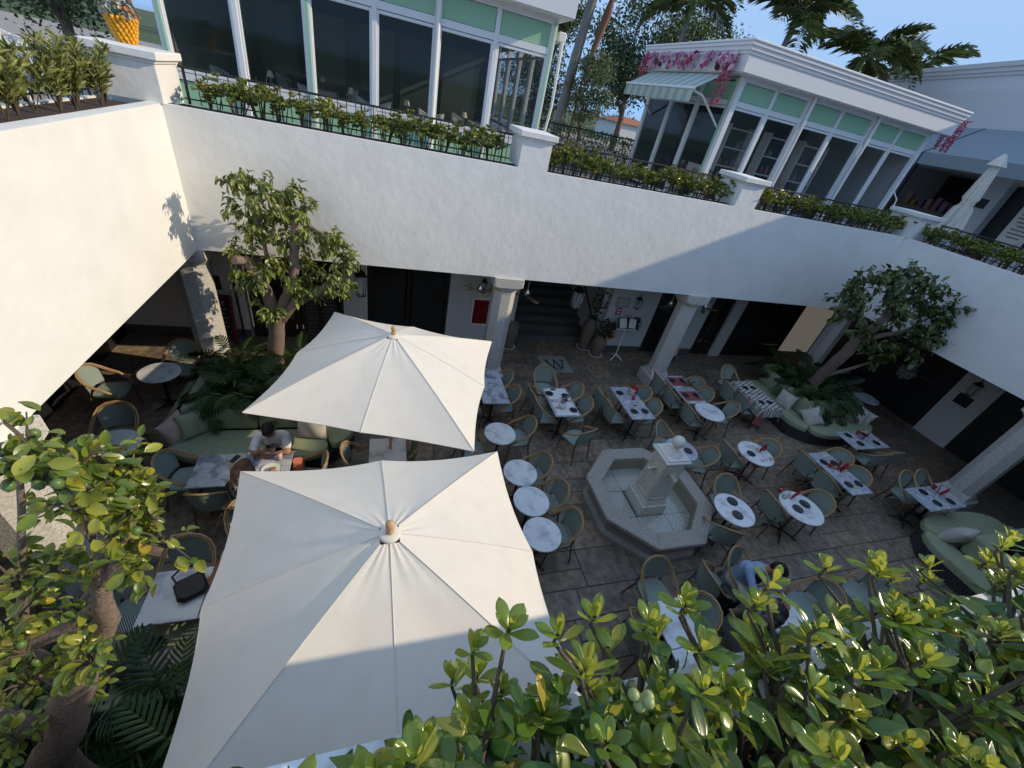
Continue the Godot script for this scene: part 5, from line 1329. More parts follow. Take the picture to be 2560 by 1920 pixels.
func build_planting() -> void:
	M.stem_green = mat(0.06, 0.10, 0.03, 0.6)
	var soft := leaf_mesh_small()
	# ---- sunlit tree in the north-west planter
	var drop_b := leaf_blade("drop", 0.19, 0.45, 0.5, 0.22, 5)
	var drop_c := leaf_blade("drop2", 0.16, 0.42, 0.35, 0.35, 5)
	var nt := tone_mats("nw_tones", [[0.09, 0.13, 0.03], [0.14, 0.18, 0.04], [0.06, 0.095, 0.025], [0.19, 0.21, 0.05], [0.10, 0.15, 0.045]], 0.32, 0.6)
	var nm := blade_meshes("nw_leaf", [drop_b, drop_c], nt)
	var softleaf: Mesh = drop_b.mesh(leaf_mat(1, 1, 1, 0.32, 0.6, true))
	var t := thing("courtyard_tree", "sunlit tree with drooping leaves in front of the north wall", "tree", v3(-1.86, 0.59, -6.98))
	limb(t, [[-1.86, 0.59, -6.98], [-1.82, 1.1, -6.95], [-1.74, 1.6, -6.92], [-1.66, 2.02, -6.9]], 0.135, 0.125, "trunk")
	limb(t, [[-1.70, 1.85, -6.9], [-1.78, 2.35, -6.92], [-1.86, 2.6, -6.9], [-2.03, 2.9, -6.95]], 0.10, 0.065)
	limb(t, [[-2.0, 2.86, -6.94], [-2.12, 2.91, -6.8]], 0.07, 0.065)
	limb(t, [[-1.66, 1.95, -6.9], [-1.48, 2.35, -6.92], [-1.36, 2.7, -6.95], [-1.30, 3.28, -7.0], [-1.27, 3.62, -7.02]], 0.10, 0.05)
	limb(t, [[-1.62, 1.9, -6.88], [-1.40, 2.2, -6.86], [-1.2, 2.33, -6.84], [-1.0, 2.45, -6.84], [-0.79, 2.75, -6.86]], 0.075, 0.03)
	limb(t, [[-1.80, 2.45, -6.92], [-1.72, 2.9, -7.0], [-1.76, 3.4, -7.02], [-1.85, 4.0, -6.98]], 0.045, 0.012)
	limb(t, [[-1.29, 3.3, -7.0], [-1.05, 3.45, -7.05], [-0.8, 3.35, -6.95]], 0.035, 0.012)
	limb(t, [[-1.34, 2.8, -6.95], [-1.6, 3.3, -7.05], [-1.5, 3.9, -7.0]], 0.03, 0.01)
	var cl := [[-1.92, 4.10, -6.95], [-1.63, 3.92, -6.77], [-1.37, 3.92, -7.1], [-1.93, 3.63, -7.02], [-1.49, 3.55, -7.11], [-1.15, 3.66, -7.14], [-1.84, 3.27, -7.09], [-1.40, 3.24, -6.99], [-0.99, 3.40, -6.96], [-0.78, 3.30, -6.88], [-0.62, 3.0, -6.95], [-0.80, 2.79, -6.79], [-2.05, 2.95, -7.0], [-1.84, 2.72, -6.67], [-1.72, 2.12, -6.78], [-1.33, 2.55, -6.80], [-1.06, 2.48, -6.95], [-1.53, 2.89, -6.86], [-1.23, 2.82, -7.02], [-0.68, 2.62, -6.85]]
	crown_tree(t, cl, 0.27, 190, 0.11, 0.85, nm, softleaf, [0.08, 0.11, 0.025], [0.27, 0.30, 0.065], 300)
	# ---- shaded tree in the north-east planter
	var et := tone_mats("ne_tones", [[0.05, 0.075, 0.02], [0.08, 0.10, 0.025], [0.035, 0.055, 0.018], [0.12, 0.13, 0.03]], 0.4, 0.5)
	var broad := leaf_blade("broad", 0.26, 0.45, 0.3, 0.15, 5)
	var em := blade_meshes("ne_leaf", [broad, drop_b], et)
	t = thing("courtyard_tree", "dark leaning tree in the shaded right corner", "tree", v3(10.95, 0.59, -6.5))
	limb(t, [[10.95, 0.59, -6.5], [10.85, 1.3, -6.35], [10.74, 2.0, -6.15], [10.74, 2.5, -6.08]], 0.15, 0.125, "trunk")
	limb(t, [[10.74, 2.4, -6.1], [10.84, 3.0, -6.02], [11.0, 3.55, -5.98], [11.35, 3.9, -5.95]], 0.11, 0.05)
	limb(t, [[10.74, 2.4, -6.1], [11.1, 2.75, -6.0], [11.6, 2.95, -5.9], [12.0, 3.2, -5.85]], 0.075, 0.03)
	limb(t, [[10.80, 2.7, -6.06], [10.3, 3.1, -5.95], [9.7, 3.4, -5.9], [9.3, 3.75, -5.88]], 0.07, 0.025)
	limb(t, [[10.9, 3.2, -6.0], [10.4, 3.8, -5.9], [10.0, 4.2, -5.85]], 0.04, 0.015)
	limb(t, [[11.0, 1.4, -6.3], [11.5, 1.9, -6.05], [11.9, 2.4, -5.85]], 0.05, 0.02)
	cl = [[9.40, 4.15, -5.88], [9.99, 4.20, -5.77], [10.6, 4.25, -5.9], [11.14, 4.20, -6.03], [11.6, 4.02, -5.92], [12.0, 3.70, -5.7], [12.0, 3.45, -5.85], [11.14, 3.80, -5.96], [10.23, 3.85, -5.91], [9.33, 3.87, -5.89], [9.10, 3.70, -5.84], [9.66, 3.30, -5.88], [10.31, 2.90, -5.78], [11.11, 3.21, -5.96], [11.7, 3.07, -5.71], [12.0, 3.1, -5.6], [12.0, 3.45, -5.6], [11.6, 2.65, -5.75], [11.95, 2.62, -5.6], [11.45, 2.30, -5.85], [10.7, 3.6, -5.85]]
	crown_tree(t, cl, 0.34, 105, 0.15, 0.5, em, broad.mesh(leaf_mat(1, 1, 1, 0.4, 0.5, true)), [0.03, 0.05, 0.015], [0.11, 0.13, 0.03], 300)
	# ---- citrus tree at lower left
	var ct := tone_mats("sw_tones", [[0.10, 0.17, 0.03], [0.16, 0.22, 0.035], [0.07, 0.13, 0.03], [0.22, 0.25, 0.04], [0.34, 0.26, 0.02], [0.05, 0.10, 0.025]], 0.28, 0.7)
	var cit := leaf_blade("citrus", 0.27, 0.46, 0.35, 0.12, 6)
	var cit2 := leaf_blade("citrus2", 0.23, 0.46, 0.55, 0.3, 6)
	var cm := blade_meshes("sw_leaf", [cit, cit2], ct)
	t = thing("citrus_tree", "bright citrus tree at the left edge with small green fruit", "tree", v3(-2.05, 0.59, -1.25))
	limb(t, [[-2.05, 0.59, -1.25], [-2.0, 1.2, -1.22], [-1.90, 1.94, -1.20], [-1.71, 2.25, -1.20], [-1.50, 2.80, -1.20], [-1.38, 3.12, -1.20]], 0.12, 0.075, "trunk")
	limb(t, [[-1.38, 3.08, -1.20], [-1.24, 3.30, -1.18], [-1.16, 3.47, -1.20], [-1.09, 3.79, -1.20], [-0.98, 4.1, -1.2]], 0.06, 0.02)
	limb(t, [[-1.46, 2.95, -1.2], [-1.55, 3.25, -1.22], [-1.48, 3.36, -1.20], [-1.30, 3.44, -1.20], [-1.18, 3.55, -1.22]], 0.045, 0.03)
	limb(t, [[-1.55, 3.2, -1.22], [-1.40, 3.6, -1.2], [-1.25, 4.0, -1.2], [-1.10, 4.45, -1.22]], 0.022, 0.008)
	limb(t, [[-1.72, 2.25, -1.2], [-1.85, 2.5, -1.22], [-1.9, 2.6, -1.25]], 0.05, 0.03)
	limb(t, [[-1.09, 3.75, -1.2], [-0.9, 4.1, -1.15], [-0.82, 4.25, -1.2]], 0.018, 0.006)
	cl = [[-1.00, 4.60, -1.17], [-0.95, 4.57, -1.08], [-1.17, 4.39, -1.30], [-0.97, 4.42, -1.21], [-0.91, 4.40, -1.26], [-0.87, 4.34, -1.27], [-0.97, 4.27, -1.24], [-0.85, 4.28, -1.20], [-0.79, 4.24, -1.18], [-0.78, 4.12, -1.14], [-0.92, 4.13, -1.17], [-0.84, 4.06, -1.09], [-1.08, 3.87, -1.24], [-0.91, 4.39, -1.1], [-1.33, 3.89, -1.29], [-1.22, 4.01, -1.10], [-1.19, 3.95, -1.17], [-1.43, 3.51, -1.26], [-1.26, 3.52, -1.24], [-1.29, 3.79, -1.06], [-1.27, 3.71, -1.01], [-1.47, 3.21, -1.21], [-1.24, 3.36, -1.09], [-1.39, 3.38, -1.04], [-1.14, 3.51, -1.03], [-1.52, 2.64, -1.27], [-1.90, 2.46, -1.29], [-1.80, 2.40, -1.25], [-1.65, 2.80, -1.04], [-1.68, 2.51, -1.27]]
	crown_tree(t, cl, 0.12, 42, 0.058, 0.25, cm, cit.mesh(leaf_mat(1, 1, 1, 0.28, 0.7, true)), [0.08, 0.14, 0.025], [0.32, 0.33, 0.045], 300)
	for k in 26:
		var c: Array = cl[rng.randi() % cl.size()]
		obj("fruit", SH.get_or_add("lime", mb().blob(Vector3.ZERO, v3(0.016, 0.019, 0.016), 8).mesh(mat(0.10, 0.17, 0.04, 0.4))), null, t).position = v3(c[0], c[1], c[2]) - t.position + Vector3(rng.randfn(), rng.randfn(), rng.randfn()) * 0.06
	# ---- lobed plants in the planters
	var k := 0
	for p in [[-2.5, -6.35], [-2.1, -6.3], [-1.6, -6.35], [-2.45, -6.8], [-1.4, -6.75], [-2.5, -7.2], [-1.5, -7.2]]:
		fern_plant(v3(p[0], 0.59, p[1]), 22, 0.36, ["lobed plant at the front left of the sunlit tree's planter", "lobed plant at the middle front of the sunlit tree's planter", "lobed plant under the far parasol edge", "lobed plant left of the sunlit trunk", "lobed plant right of the sunlit trunk", "sunlit lobed plant at the rear left of the trunk", "sunlit lobed plant at the rear right of the trunk"][k], "lobed plants in the corner planters"); k += 1
	k = 0
	for p in [[10.95, -6.3], [11.5, -6.35], [12.0, -6.4], [11.1, -6.9], [11.75, -7.0], [11.0, -7.3]]:
		fern_plant(v3(p[0], 0.59, p[1]), 24, 0.44, ["dark lobed plant behind the left back cushions of the right sofa", "dark lobed plant in the middle of the right planter front", "dark lobed plant at the right end of the right planter", "dark lobed plant beside the leaning trunk", "dark lobed plant at the back of the right planter", "dark lobed plant at the far left of the right planter"][k], "lobed plants in the corner planters"); k += 1
	k = 0
	for p in [[-2.3, -1.75], [-1.7, -1.7], [-1.4, -1.3], [-2.4, -1.1], [-1.6, -0.8]]:
		fern_plant(v3(p[0], 0.59, p[1]), 20, 0.40, ["dark lobed plant behind the lower left sofa", "dark lobed plant between citrus trunk and near parasol", "dark lobed plant at the lower edge beside the parasol", "dark lobed plant left of the citrus trunk", "dark lobed plant at the bottom left edge"][k], "lobed plants in the corner planters"); k += 1
	# ---- hedges on the planter walls
	var hv := []
	for v in 3:
		var h := thing("hedge_shrub", "", "shrub")
		var st := mb()
		var xf := []; var cs := []
		for s in 9:
			var a := rnd(0, TAU)
			var base := v3(cos(a) * 0.05, 0, sin(a) * 0.05)
			var tip := v3(cos(a) * rnd(0.05, 0.24), rnd(0.26, 0.44), sin(a) * rnd(0.04, 0.17))
			st.tube([base, base.lerp(tip, 0.5) + v3(0, 0.03, 0), tip], [0.008, 0.006, 0.003], 5, false)
			for r in 5:
				var q := base.lerp(tip, rnd(0.5, 1.0)) + Vector3(rng.randfn(), rng.randfn() * 0.6, rng.randfn()) * 0.05
				for l in 7:
					var b := TAU * l / 7 + rnd(-0.3, 0.3)
					var d := v3(cos(b), rnd(0.1, 1.0), sin(b)).normalized()
					xf.append(Transform3D(basis_to(d, rnd(-0.5, 0.5)).scaled(Vector3.ONE * rnd(0.042, 0.068)), q))
					var w := rng.randf()
					cs.append(Color(lerpf(0.06, 0.30, w), lerpf(0.095, 0.31, w), lerpf(0.02, 0.06, w)))
		obj("stems", st, M.twig, h)
		multi("foliage", broad.mesh(leaf_mat(1, 1, 1, 0.3, 0.6, true)), xf, cs, h)
		hv.append(h)
	var spots := []
	for s in [["glasshouse hedge", -2.35, 2.1, 0.30, 1.18], ["hedge between the two white piers", 2.98, 6.8, 0.25, 1.2], ["shaded hedge below the flower shop", 7.7, 12.2, 0.24, 1.25]]:
		var x: float = s[1]
		while x < s[2]:
			spots.append([v3(x, 4.655, -7.93 + rnd(-0.08, 0.06)), s[4] * rnd(0.85, 1.12), s[0]])
			x += s[3] * rnd(0.85, 1.15)
	var z := -7.35
	while z < -3.2:
		spots.append([v3(12.75 + rnd(-0.06, 0.06), 4.64, z), rnd(1.1, 1.3), "dark hedge along the east wall"]); z += 0.27
	var cnt := {}
	var ords := ["first", "second", "third", "fourth", "fifth", "sixth", "seventh", "eighth", "ninth", "tenth", "eleventh", "twelfth", "thirteenth", "fourteenth", "fifteenth", "sixteenth", "seventeenth", "eighteenth", "nineteenth", "twentieth"]
	for q in spots.size():
		var s: Array = spots[q]
		var n: int = cnt.get(s[2], 0)
		cnt[s[2]] = n + 1
		var lab: String = "%s bush from the left in the %s" % [ords[mini(n, 19)], s[2]]
		var sc := v3(s[1], s[1] * rnd(0.92, 1.1), s[1])
		if q < 3:
			hv[q].transform = Transform3D(Basis(Vector3.UP, rnd(0, 6)).scaled_local(sc), s[0])
			tag(hv[q], lab, "shrub", "bushes of the planter wall hedges")
		else: dup(hv[q % 3], s[0], rnd(0, 6), lab, "bushes of the planter wall hedges", sc)
	# ---- willowy plants on the west wall
	var lance := leaf_blade("lance", 0.09, 0.45, 0.3, 0.25, 5)
	var lt := leaf_mat(1, 1, 1, 0.45, 0.6, true)
	var lm: Mesh = lance.mesh(lt)
	for q in 14:
		var w := thing("willowy_plant", "%s willowy yellow green plant from the corner pier along the west wall" % ords[q], "shrub", v3(-3.27 + rnd(-0.08, 0.08), 4.64, -7.25 + q * 0.27), rnd(0, 6), "willowy plants on the west wall")
		var st := mb()
		var xf := []; var cs := []
		for s in 9:
			var a := rnd(0, TAU)
			var tip := v3(cos(a) * rnd(0.05, 0.22), rnd(0.3, 0.62), sin(a) * rnd(0.05, 0.25))
			st.tube([Vector3.ZERO, tip * 0.5 + v3(0, 0.05, 0), tip], [0.007, 0.005, 0.002], 4, false)
			for l in 34:
				var u := rnd(0.25, 1.0)
				var b := l * 2.4
				var d := (v3(cos(b), rnd(0.1, 0.9), sin(b)) + tip.normalized() * 0.4).normalized()
				xf.append(Transform3D(basis_to(d, rnd(0, 6)).scaled(Vector3.ONE * rnd(0.08, 0.14)), tip * u + v3(0, 0.05 * sin(PI * u), 0)))
				var g := rng.randf()
				cs.append(Color(lerpf(0.10, 0.30, g), lerpf(0.13, 0.30, g), lerpf(0.03, 0.09, g)))
		obj("stems", st, M.twig, w)
		multi("foliage", lm, xf, cs, w)
	near_hedge()

func near_hedge() -> void:   # glossy whorled leaves just below the camera, each leaf its own piece
	var obo := leaf_blade("obovate", 0.20, 0.64, 0.30, 0.10, 7, true)
	var obo2 := leaf_blade("obovate2", 0.185, 0.66, 0.55, -0.12, 7, true)
	var obo3 := leaf_blade("obovate3", 0.215, 0.62, 0.1, 0.30, 7, true)
	var ms := blade_meshes("near_leaf", [obo, obo2, obo3], tone_mats("near_tones", [[0.075, 0.15, 0.02], [0.115, 0.20, 0.025], [0.05, 0.105, 0.02], [0.16, 0.22, 0.03], [0.09, 0.17, 0.03]], 0.24, 0.75))
	var old := blade_meshes("near_old", [obo, obo3], tone_mats("near_old_tones", [[0.24, 0.22, 0.03], [0.30, 0.22, 0.025], [0.16, 0.17, 0.025], [0.10, 0.13, 0.025]], 0.3, 0.7))
	var labels := ["sparse glossy bush at the bottom beside the near parasol", "glossy bush at the bottom centre over the parapet", "glossy bush below the marble table by the parapet", "glossy bush in front of the bending man's table", "tall glossy bush at lower right", "glossy bush at the right edge by the pink garment", "glossy bush in the bottom right corner"]
	var xs := [[-0.16, 0.06, 9, 0.0], [0.06, 0.30, 32, 0.0], [0.30, 0.58, 32, 0.02], [0.58, 0.90, 32, 0.03], [0.90, 1.30, 33, 0.08], [1.30, 1.80, 33, 0.10], [1.80, 2.50, 30, 0.10]]
	for b in 7:
		var X: Array = xs[b]
		var t := thing("hedge_bush", labels[b], "shrub", v3((X[0] + X[1]) / 2, 4.62, 0.08), 0, "glossy bushes of the near hedge")
		var br := mb()
		var n := 0
		for k in X[2]:
			var front: bool = k % 3 == 0
			var p := v3(rnd(X[0], X[1]), 0, rnd(-0.34, -0.16) if front else rnd(-0.20, 0.42))
			p.y = 4.845 + X[3] * 0.3 + rnd(-0.09, 0.09) + (0.04 if not front else -0.02)
			if b == 0: p.z = rnd(-0.20, 0.0); p.y = rnd(4.84, 4.98)
			var lp := p - t.position
			var root := v3(rnd(-0.10, 0.10), 0.0, clampf(p.z, -0.02, 0.3) - 0.08 + rnd(-0.03, 0.03))
			br.tube([root, root.lerp(lp, 0.55) + v3(0, 0.04, 0), lp - v3(0, 0.035, 0), lp], [0.008, 0.0055, 0.004, 0.0035], 6, false)
			var axis := (v3(rnd(-0.4, 0.4), 1.0, rnd(-0.6, 0.25)) + (v3(0, 0, -0.35) if front else Vector3.ZERO)).normalized()
			var A := basis_to(axis, rnd(0, TAU))
			var m := 8 + rng.randi() % 3
			var size := rnd(0.045, 0.072)
			for l in m:
				n += 1
				if n > 295: break
				var a := l * 2.399
				var open := lerpf(0.25, 1.25, l / float(m)) + rnd(-0.12, 0.12)
				var d := A * v3(cos(a) * sin(open), cos(open), sin(a) * sin(open))
				var x := d.cross(axis).normalized()
				var zf := x.cross(d)
				if zf.dot(axis) < 0: x = -x
				var s := size * lerpf(0.62, 1.2, l / float(m)) * rnd(0.9, 1.1)
				obj("leaf", ms[rng.randi() % ms.size()], null, t).transform = Transform3D(Basis(x, d, x.cross(d)).scaled(Vector3.ONE * s), lp - axis * 0.012 * l / float(m) * 2)
		obj("branches", br, M.twig, t)
		# older yellowing leaves lower down
		var xf := []; var cs := []
		for k in X[2] * 13:
			var p := v3(rnd(X[0] - 0.05, X[1] + 0.05), rnd(4.70, 4.88 + X[3] * 0.5), rnd(-0.22, 0.44)) - t.position
			var d := Vector3(rng.randfn(), rng.randfn() * 0.6 - 0.15, rng.randfn()).normalized()
			var up := Vector3.UP + Vector3(rng.randfn(), 0, rng.randfn()) * 0.4
			var x := d.cross(up).normalized()
			var tr := Transform3D(Basis(x, d, x.cross(d)).scaled(Vector3.ONE * rnd(0.05, 0.085)), p)
			if k % 18 == 0 and n < 330: obj("old_leaf", old[rng.randi() % old.size()], null, t).transform = tr
			else:
				xf.append(tr)
				var g := rng.randf()
				cs.append(Color(lerpf(0.05, 0.22, g * g), lerpf(0.10, 0.22, g), lerpf(0.02, 0.03, g)))
		multi("foliage", obo.mesh(leaf_mat(1, 1, 1, 0.26, 0.75, true)), xf, cs, t)
	# one cluster of round green berries
	var f := thing("berry_cluster", "cluster of round pale green berries in the near hedge", "berries", v3(0.42, 4.93, -0.16))
	for k in 6: obj("berry", mb().blob(v3(rnd(-0.02, 0.02), rnd(-0.012, 0.018), rnd(-0.02, 0.02)), Vector3.ONE * rnd(0.0085, 0.011), 10), mat(0.30, 0.34, 0.12, 0.45), f)
# ---------------------------------------------------------------- people: one smooth surface over tapered bones (surface nets)
func body_mesh(b: MB, bones: Array, cell: float, k: float) -> void:   # bone: [a, b, radius a, radius b, colour]
	var lo := Vector3.ONE * 1e9; var hi := -lo
	for q in bones:
		var r: float = maxf(q[2], q[3]) + k + cell * 3
		for p in [q[0], q[1]]:
			lo = lo.min(p - Vector3.ONE * r); hi = hi.max(p + Vector3.ONE * r)
	var n := Vector3i(((hi - lo) / cell).ceil()) + Vector3i.ONE
	var sx := n.y * n.z; var sy := n.z
	var f := PackedFloat32Array(); f.resize(n.x * sx); f.fill(10.0)
	var near := PackedFloat32Array(); near.resize(f.size()); near.fill(10.0)
	var who := PackedByteArray(); who.resize(f.size())
	for bi in bones.size():
		var q: Array = bones[bi]
		var A: Vector3 = q[0]; var B: Vector3 = q[1]
		var ra: float = q[2]; var rb: float = q[3]
		var R := maxf(ra, rb) + k + cell * 2
		var i0 := Vector3i(((A.min(B) - Vector3.ONE * R - lo) / cell).floor()).max(Vector3i.ZERO)
		var i1 := Vector3i(((A.max(B) + Vector3.ONE * R - lo) / cell).ceil()).min(n - Vector3i.ONE)
		var ab := B - A
		var l2 := maxf(ab.length_squared(), 1e-9)
		for x in range(i0.x, i1.x + 1):
			for y in range(i0.y, i1.y + 1):
				var at := x * sx + y * sy
				for z in range(i0.z, i1.z + 1):
					var p := lo + Vector3(x, y, z) * cell
					var t := clampf((p - A).dot(ab) / l2, 0, 1)
					var d := p.distance_to(A + ab * t) - lerpf(ra, rb, t)
					var c := at + z
					if d < near[c]:
						near[c] = d; who[c] = bi
					var o := f[c]
					var h := maxf(k - absf(o - d), 0.0) / k
					f[c] = minf(o, d) - h * h * k * 0.25
	var idx := {}
	var corners := [0, sx, sy, sx + sy, 1, sx + 1, sy + 1, sx + sy + 1]
	var cv := [v3(0, 0, 0), v3(1, 0, 0), v3(0, 1, 0), v3(1, 1, 0), v3(0, 0, 1), v3(1, 0, 1), v3(0, 1, 1), v3(1, 1, 1)]
	var edges := [[0, 1], [2, 3], [4, 5], [6, 7], [0, 2], [1, 3], [4, 6], [5, 7], [0, 4], [1, 5], [2, 6], [3, 7]]
	for x in n.x - 1:
		for y in n.y - 1:
			for z in n.z - 1:
				var c := x * sx + y * sy + z
				var f0 := f[c]
				if f0 > cell * 3 or f0 < -cell * 3: continue
				var neg := 0
				for q in 8: if f[c + corners[q]] < 0: neg += 1
				if neg == 0 or neg == 8: continue
				var s := Vector3.ZERO
				var m := 0
				for e in edges:
					var a: float = f[c + corners[e[0]]]; var d: float = f[c + corners[e[1]]]
					if (a < 0) != (d < 0):
						s += (cv[e[0]] as Vector3).lerp(cv[e[1]], a / (a - d)); m += 1
				var g := v3(f[c + sx] - f0 + f[c + sx + sy + 1] - f[c + sy + 1], f[c + sy] - f0 + f[c + sx + sy + 1] - f[c + sx + 1], f[c + 1] - f0 + f[c + sx + sy + 1] - f[c + sx + sy])
				b.col = bones[who[c]][4]
				idx[c] = b.pt(lo + (Vector3(x, y, z) + s / m) * cell, g.normalized())
	for c in idx:
		var f0: float = f[c]
		for ax in [[sx, sy, 1], [sy, 1, sx], [1, sx, sy]]:
			var f1: float = f[c + ax[0]]
			if (f0 < 0) == (f1 < 0): continue
			var p := [c, c - ax[1], c - ax[1] - ax[2], c - ax[2]]
			var ok := true
			for q in p: if not idx.has(q): ok = false
			if not ok: continue
			var v: Array = p.map(func(q): return idx[q])
			if f0 < 0:
				b.tri(v[0], v[1], v[2]); b.tri(v[0], v[2], v[3])
			else:
				b.tri(v[0], v[2], v[1]); b.tri(v[0], v[3], v[2])

func hand_bones(wrist: Vector3, d: Vector3, palm_n: Vector3, curl: float, skin: Color) -> Array:   # palm, four fingers of unequal length, thumb from the side
	var o := []
	d = d.normalized()
	var side := d.cross(palm_n).normalized()
	var pn := side.cross(d).normalized()
	o.append([wrist, wrist + d * 0.035, 0.026, 0.030, skin])
	for k in 4:
		var off: float = (k - 1.5) * 0.0195
		var base := wrist + d * 0.03 + side * off * 0.8
		var kn := wrist + d * 0.085 + side * off
		o.append([base, kn, 0.014, 0.0105, skin])
		var L: float = [0.036, 0.042, 0.040, 0.030][k]
		var d1 := (d * cos(curl * 0.6) + pn * sin(curl * 0.6)).normalized()
		var d2 := (d * cos(curl * 1.4) + pn * sin(curl * 1.4)).normalized()
		o.append([kn, kn + d1 * L, 0.0098, 0.009, skin])
		o.append([kn + d1 * L, kn + d1 * L + d2 * L * 0.85, 0.0088, 0.0075, skin])
	var tb := wrist + d * 0.03 - side * 0.028
	var tm := tb + (d * 0.6 - side * 0.7 + pn * 0.4).normalized() * 0.035
	o.append([tb, tm, 0.0125, 0.0105, skin])
	o.append([tm, tm + (d * 0.85 - side * 0.15 + pn * 0.5).normalized() * 0.032, 0.0102, 0.0085, skin])
	return o

func head_parts(t: Node3D, ce: Vector3, fwd: Vector3, up: Vector3, skin: Color, hair: Color, long_hair: bool, beard: bool) -> MB:
	var z := fwd.normalized()
	var x := up.cross(z).normalized()
	var y := z.cross(x)
	var P := func(a, b, c): return ce + x * a + y * b + z * c
	var b := mb()
	var dark := skin.darkened(0.25)
	var bones := [[P.call(0, 0.035, -0.02), P.call(0, 0.03, 0.015), 0.083, 0.078, skin], [P.call(0, -0.03, 0.03), P.call(0, -0.085, 0.052), 0.062, 0.034, skin if not beard else skin.lerp(hair, 0.55)],
		[P.call(-0.035, -0.025, 0.05), P.call(-0.025, -0.07, 0.05), 0.032, 0.026, skin if not beard else skin.lerp(hair, 0.5)], [P.call(0.035, -0.025, 0.05), P.call(0.025, -0.07, 0.05), 0.032, 0.026, skin if not beard else skin.lerp(hair, 0.5)],
		[P.call(0, 0.012, 0.088), P.call(0, -0.03, 0.108), 0.009, 0.014, skin], [P.call(-0.02, -0.064, 0.083), P.call(0.02, -0.064, 0.083), 0.008, 0.008, Color(0.30, 0.12, 0.09)],
		[P.call(-0.045, 0.027, 0.078), P.call(-0.018, 0.03, 0.088), 0.008, 0.008, hair], [P.call(0.045, 0.027, 0.078), P.call(0.018, 0.03, 0.088), 0.008, 0.008, hair],
		[P.call(-0.084, -0.012, -0.01), P.call(-0.086, 0.018, -0.014), 0.013, 0.016, skin], [P.call(0.084, -0.012, -0.01), P.call(0.086, 0.018, -0.014), 0.013, 0.016, skin]]
	body_mesh(b, bones, 0.006, 0.018)
	for s in [-1, 1]:
		b.col = Color(0.6, 0.58, 0.55); b.blob(P.call(s * 0.031, 0.006, 0.079), Vector3.ONE * 0.0115, 8)
		b.col = Color(0.02, 0.015, 0.01); b.blob(P.call(s * 0.031, 0.005, 0.0865), Vector3.ONE * 0.006, 6)
	var h := mb()
	if long_hair:
		var hb := [[P.call(0, 0.05, -0.03), P.call(0, 0.055, 0.02), 0.092, 0.085, hair]]
		for k in 13:
			var a := -1.9 + 3.8 * k / 12.0
			var pts := [P.call(sin(a) * 0.07, 0.06, -cos(a) * 0.07 - 0.01)]
			for s in 7:
				var u := (s + 1) / 7.0
				var w := 0.014 * sin(u * 13 + k * 1.3)
				pts.append(P.call(sin(a) * (0.10 + 0.035 * u) + w, 0.06 - 0.40 * u, -cos(a) * (0.095 + 0.05 * sin(PI * u)) - 0.02 + w))
			for s in 7: hb.append([pts[s], pts[s + 1], lerpf(0.030, 0.018, s / 7.0), lerpf(0.030, 0.014, (s + 1) / 7.0), hair.lightened(0.02 + 0.12 * ((k * 7 + s) % 3) * (s / 7.0))])
		body_mesh(h, hb, 0.010, 0.010)
	else:
		body_mesh(h, [[P.call(0, 0.055, -0.035), P.call(0, 0.062, 0.012), 0.083, 0.072, hair], [P.call(0, 0.01, -0.065), P.call(0, -0.03, -0.055), 0.058, 0.045, hair], [P.call(-0.072, 0.04, 0.0), P.call(-0.078, 0.0, -0.015), 0.014, 0.012, hair], [P.call(0.072, 0.04, 0.0), P.call(0.078, 0.0, -0.015), 0.014, 0.012, hair], [P.call(-0.04, 0.09, 0.055), P.call(0.04, 0.09, 0.055), 0.020, 0.020, hair]], 0.007, 0.02)
	obj("hair", h, M.person, t)
	return b

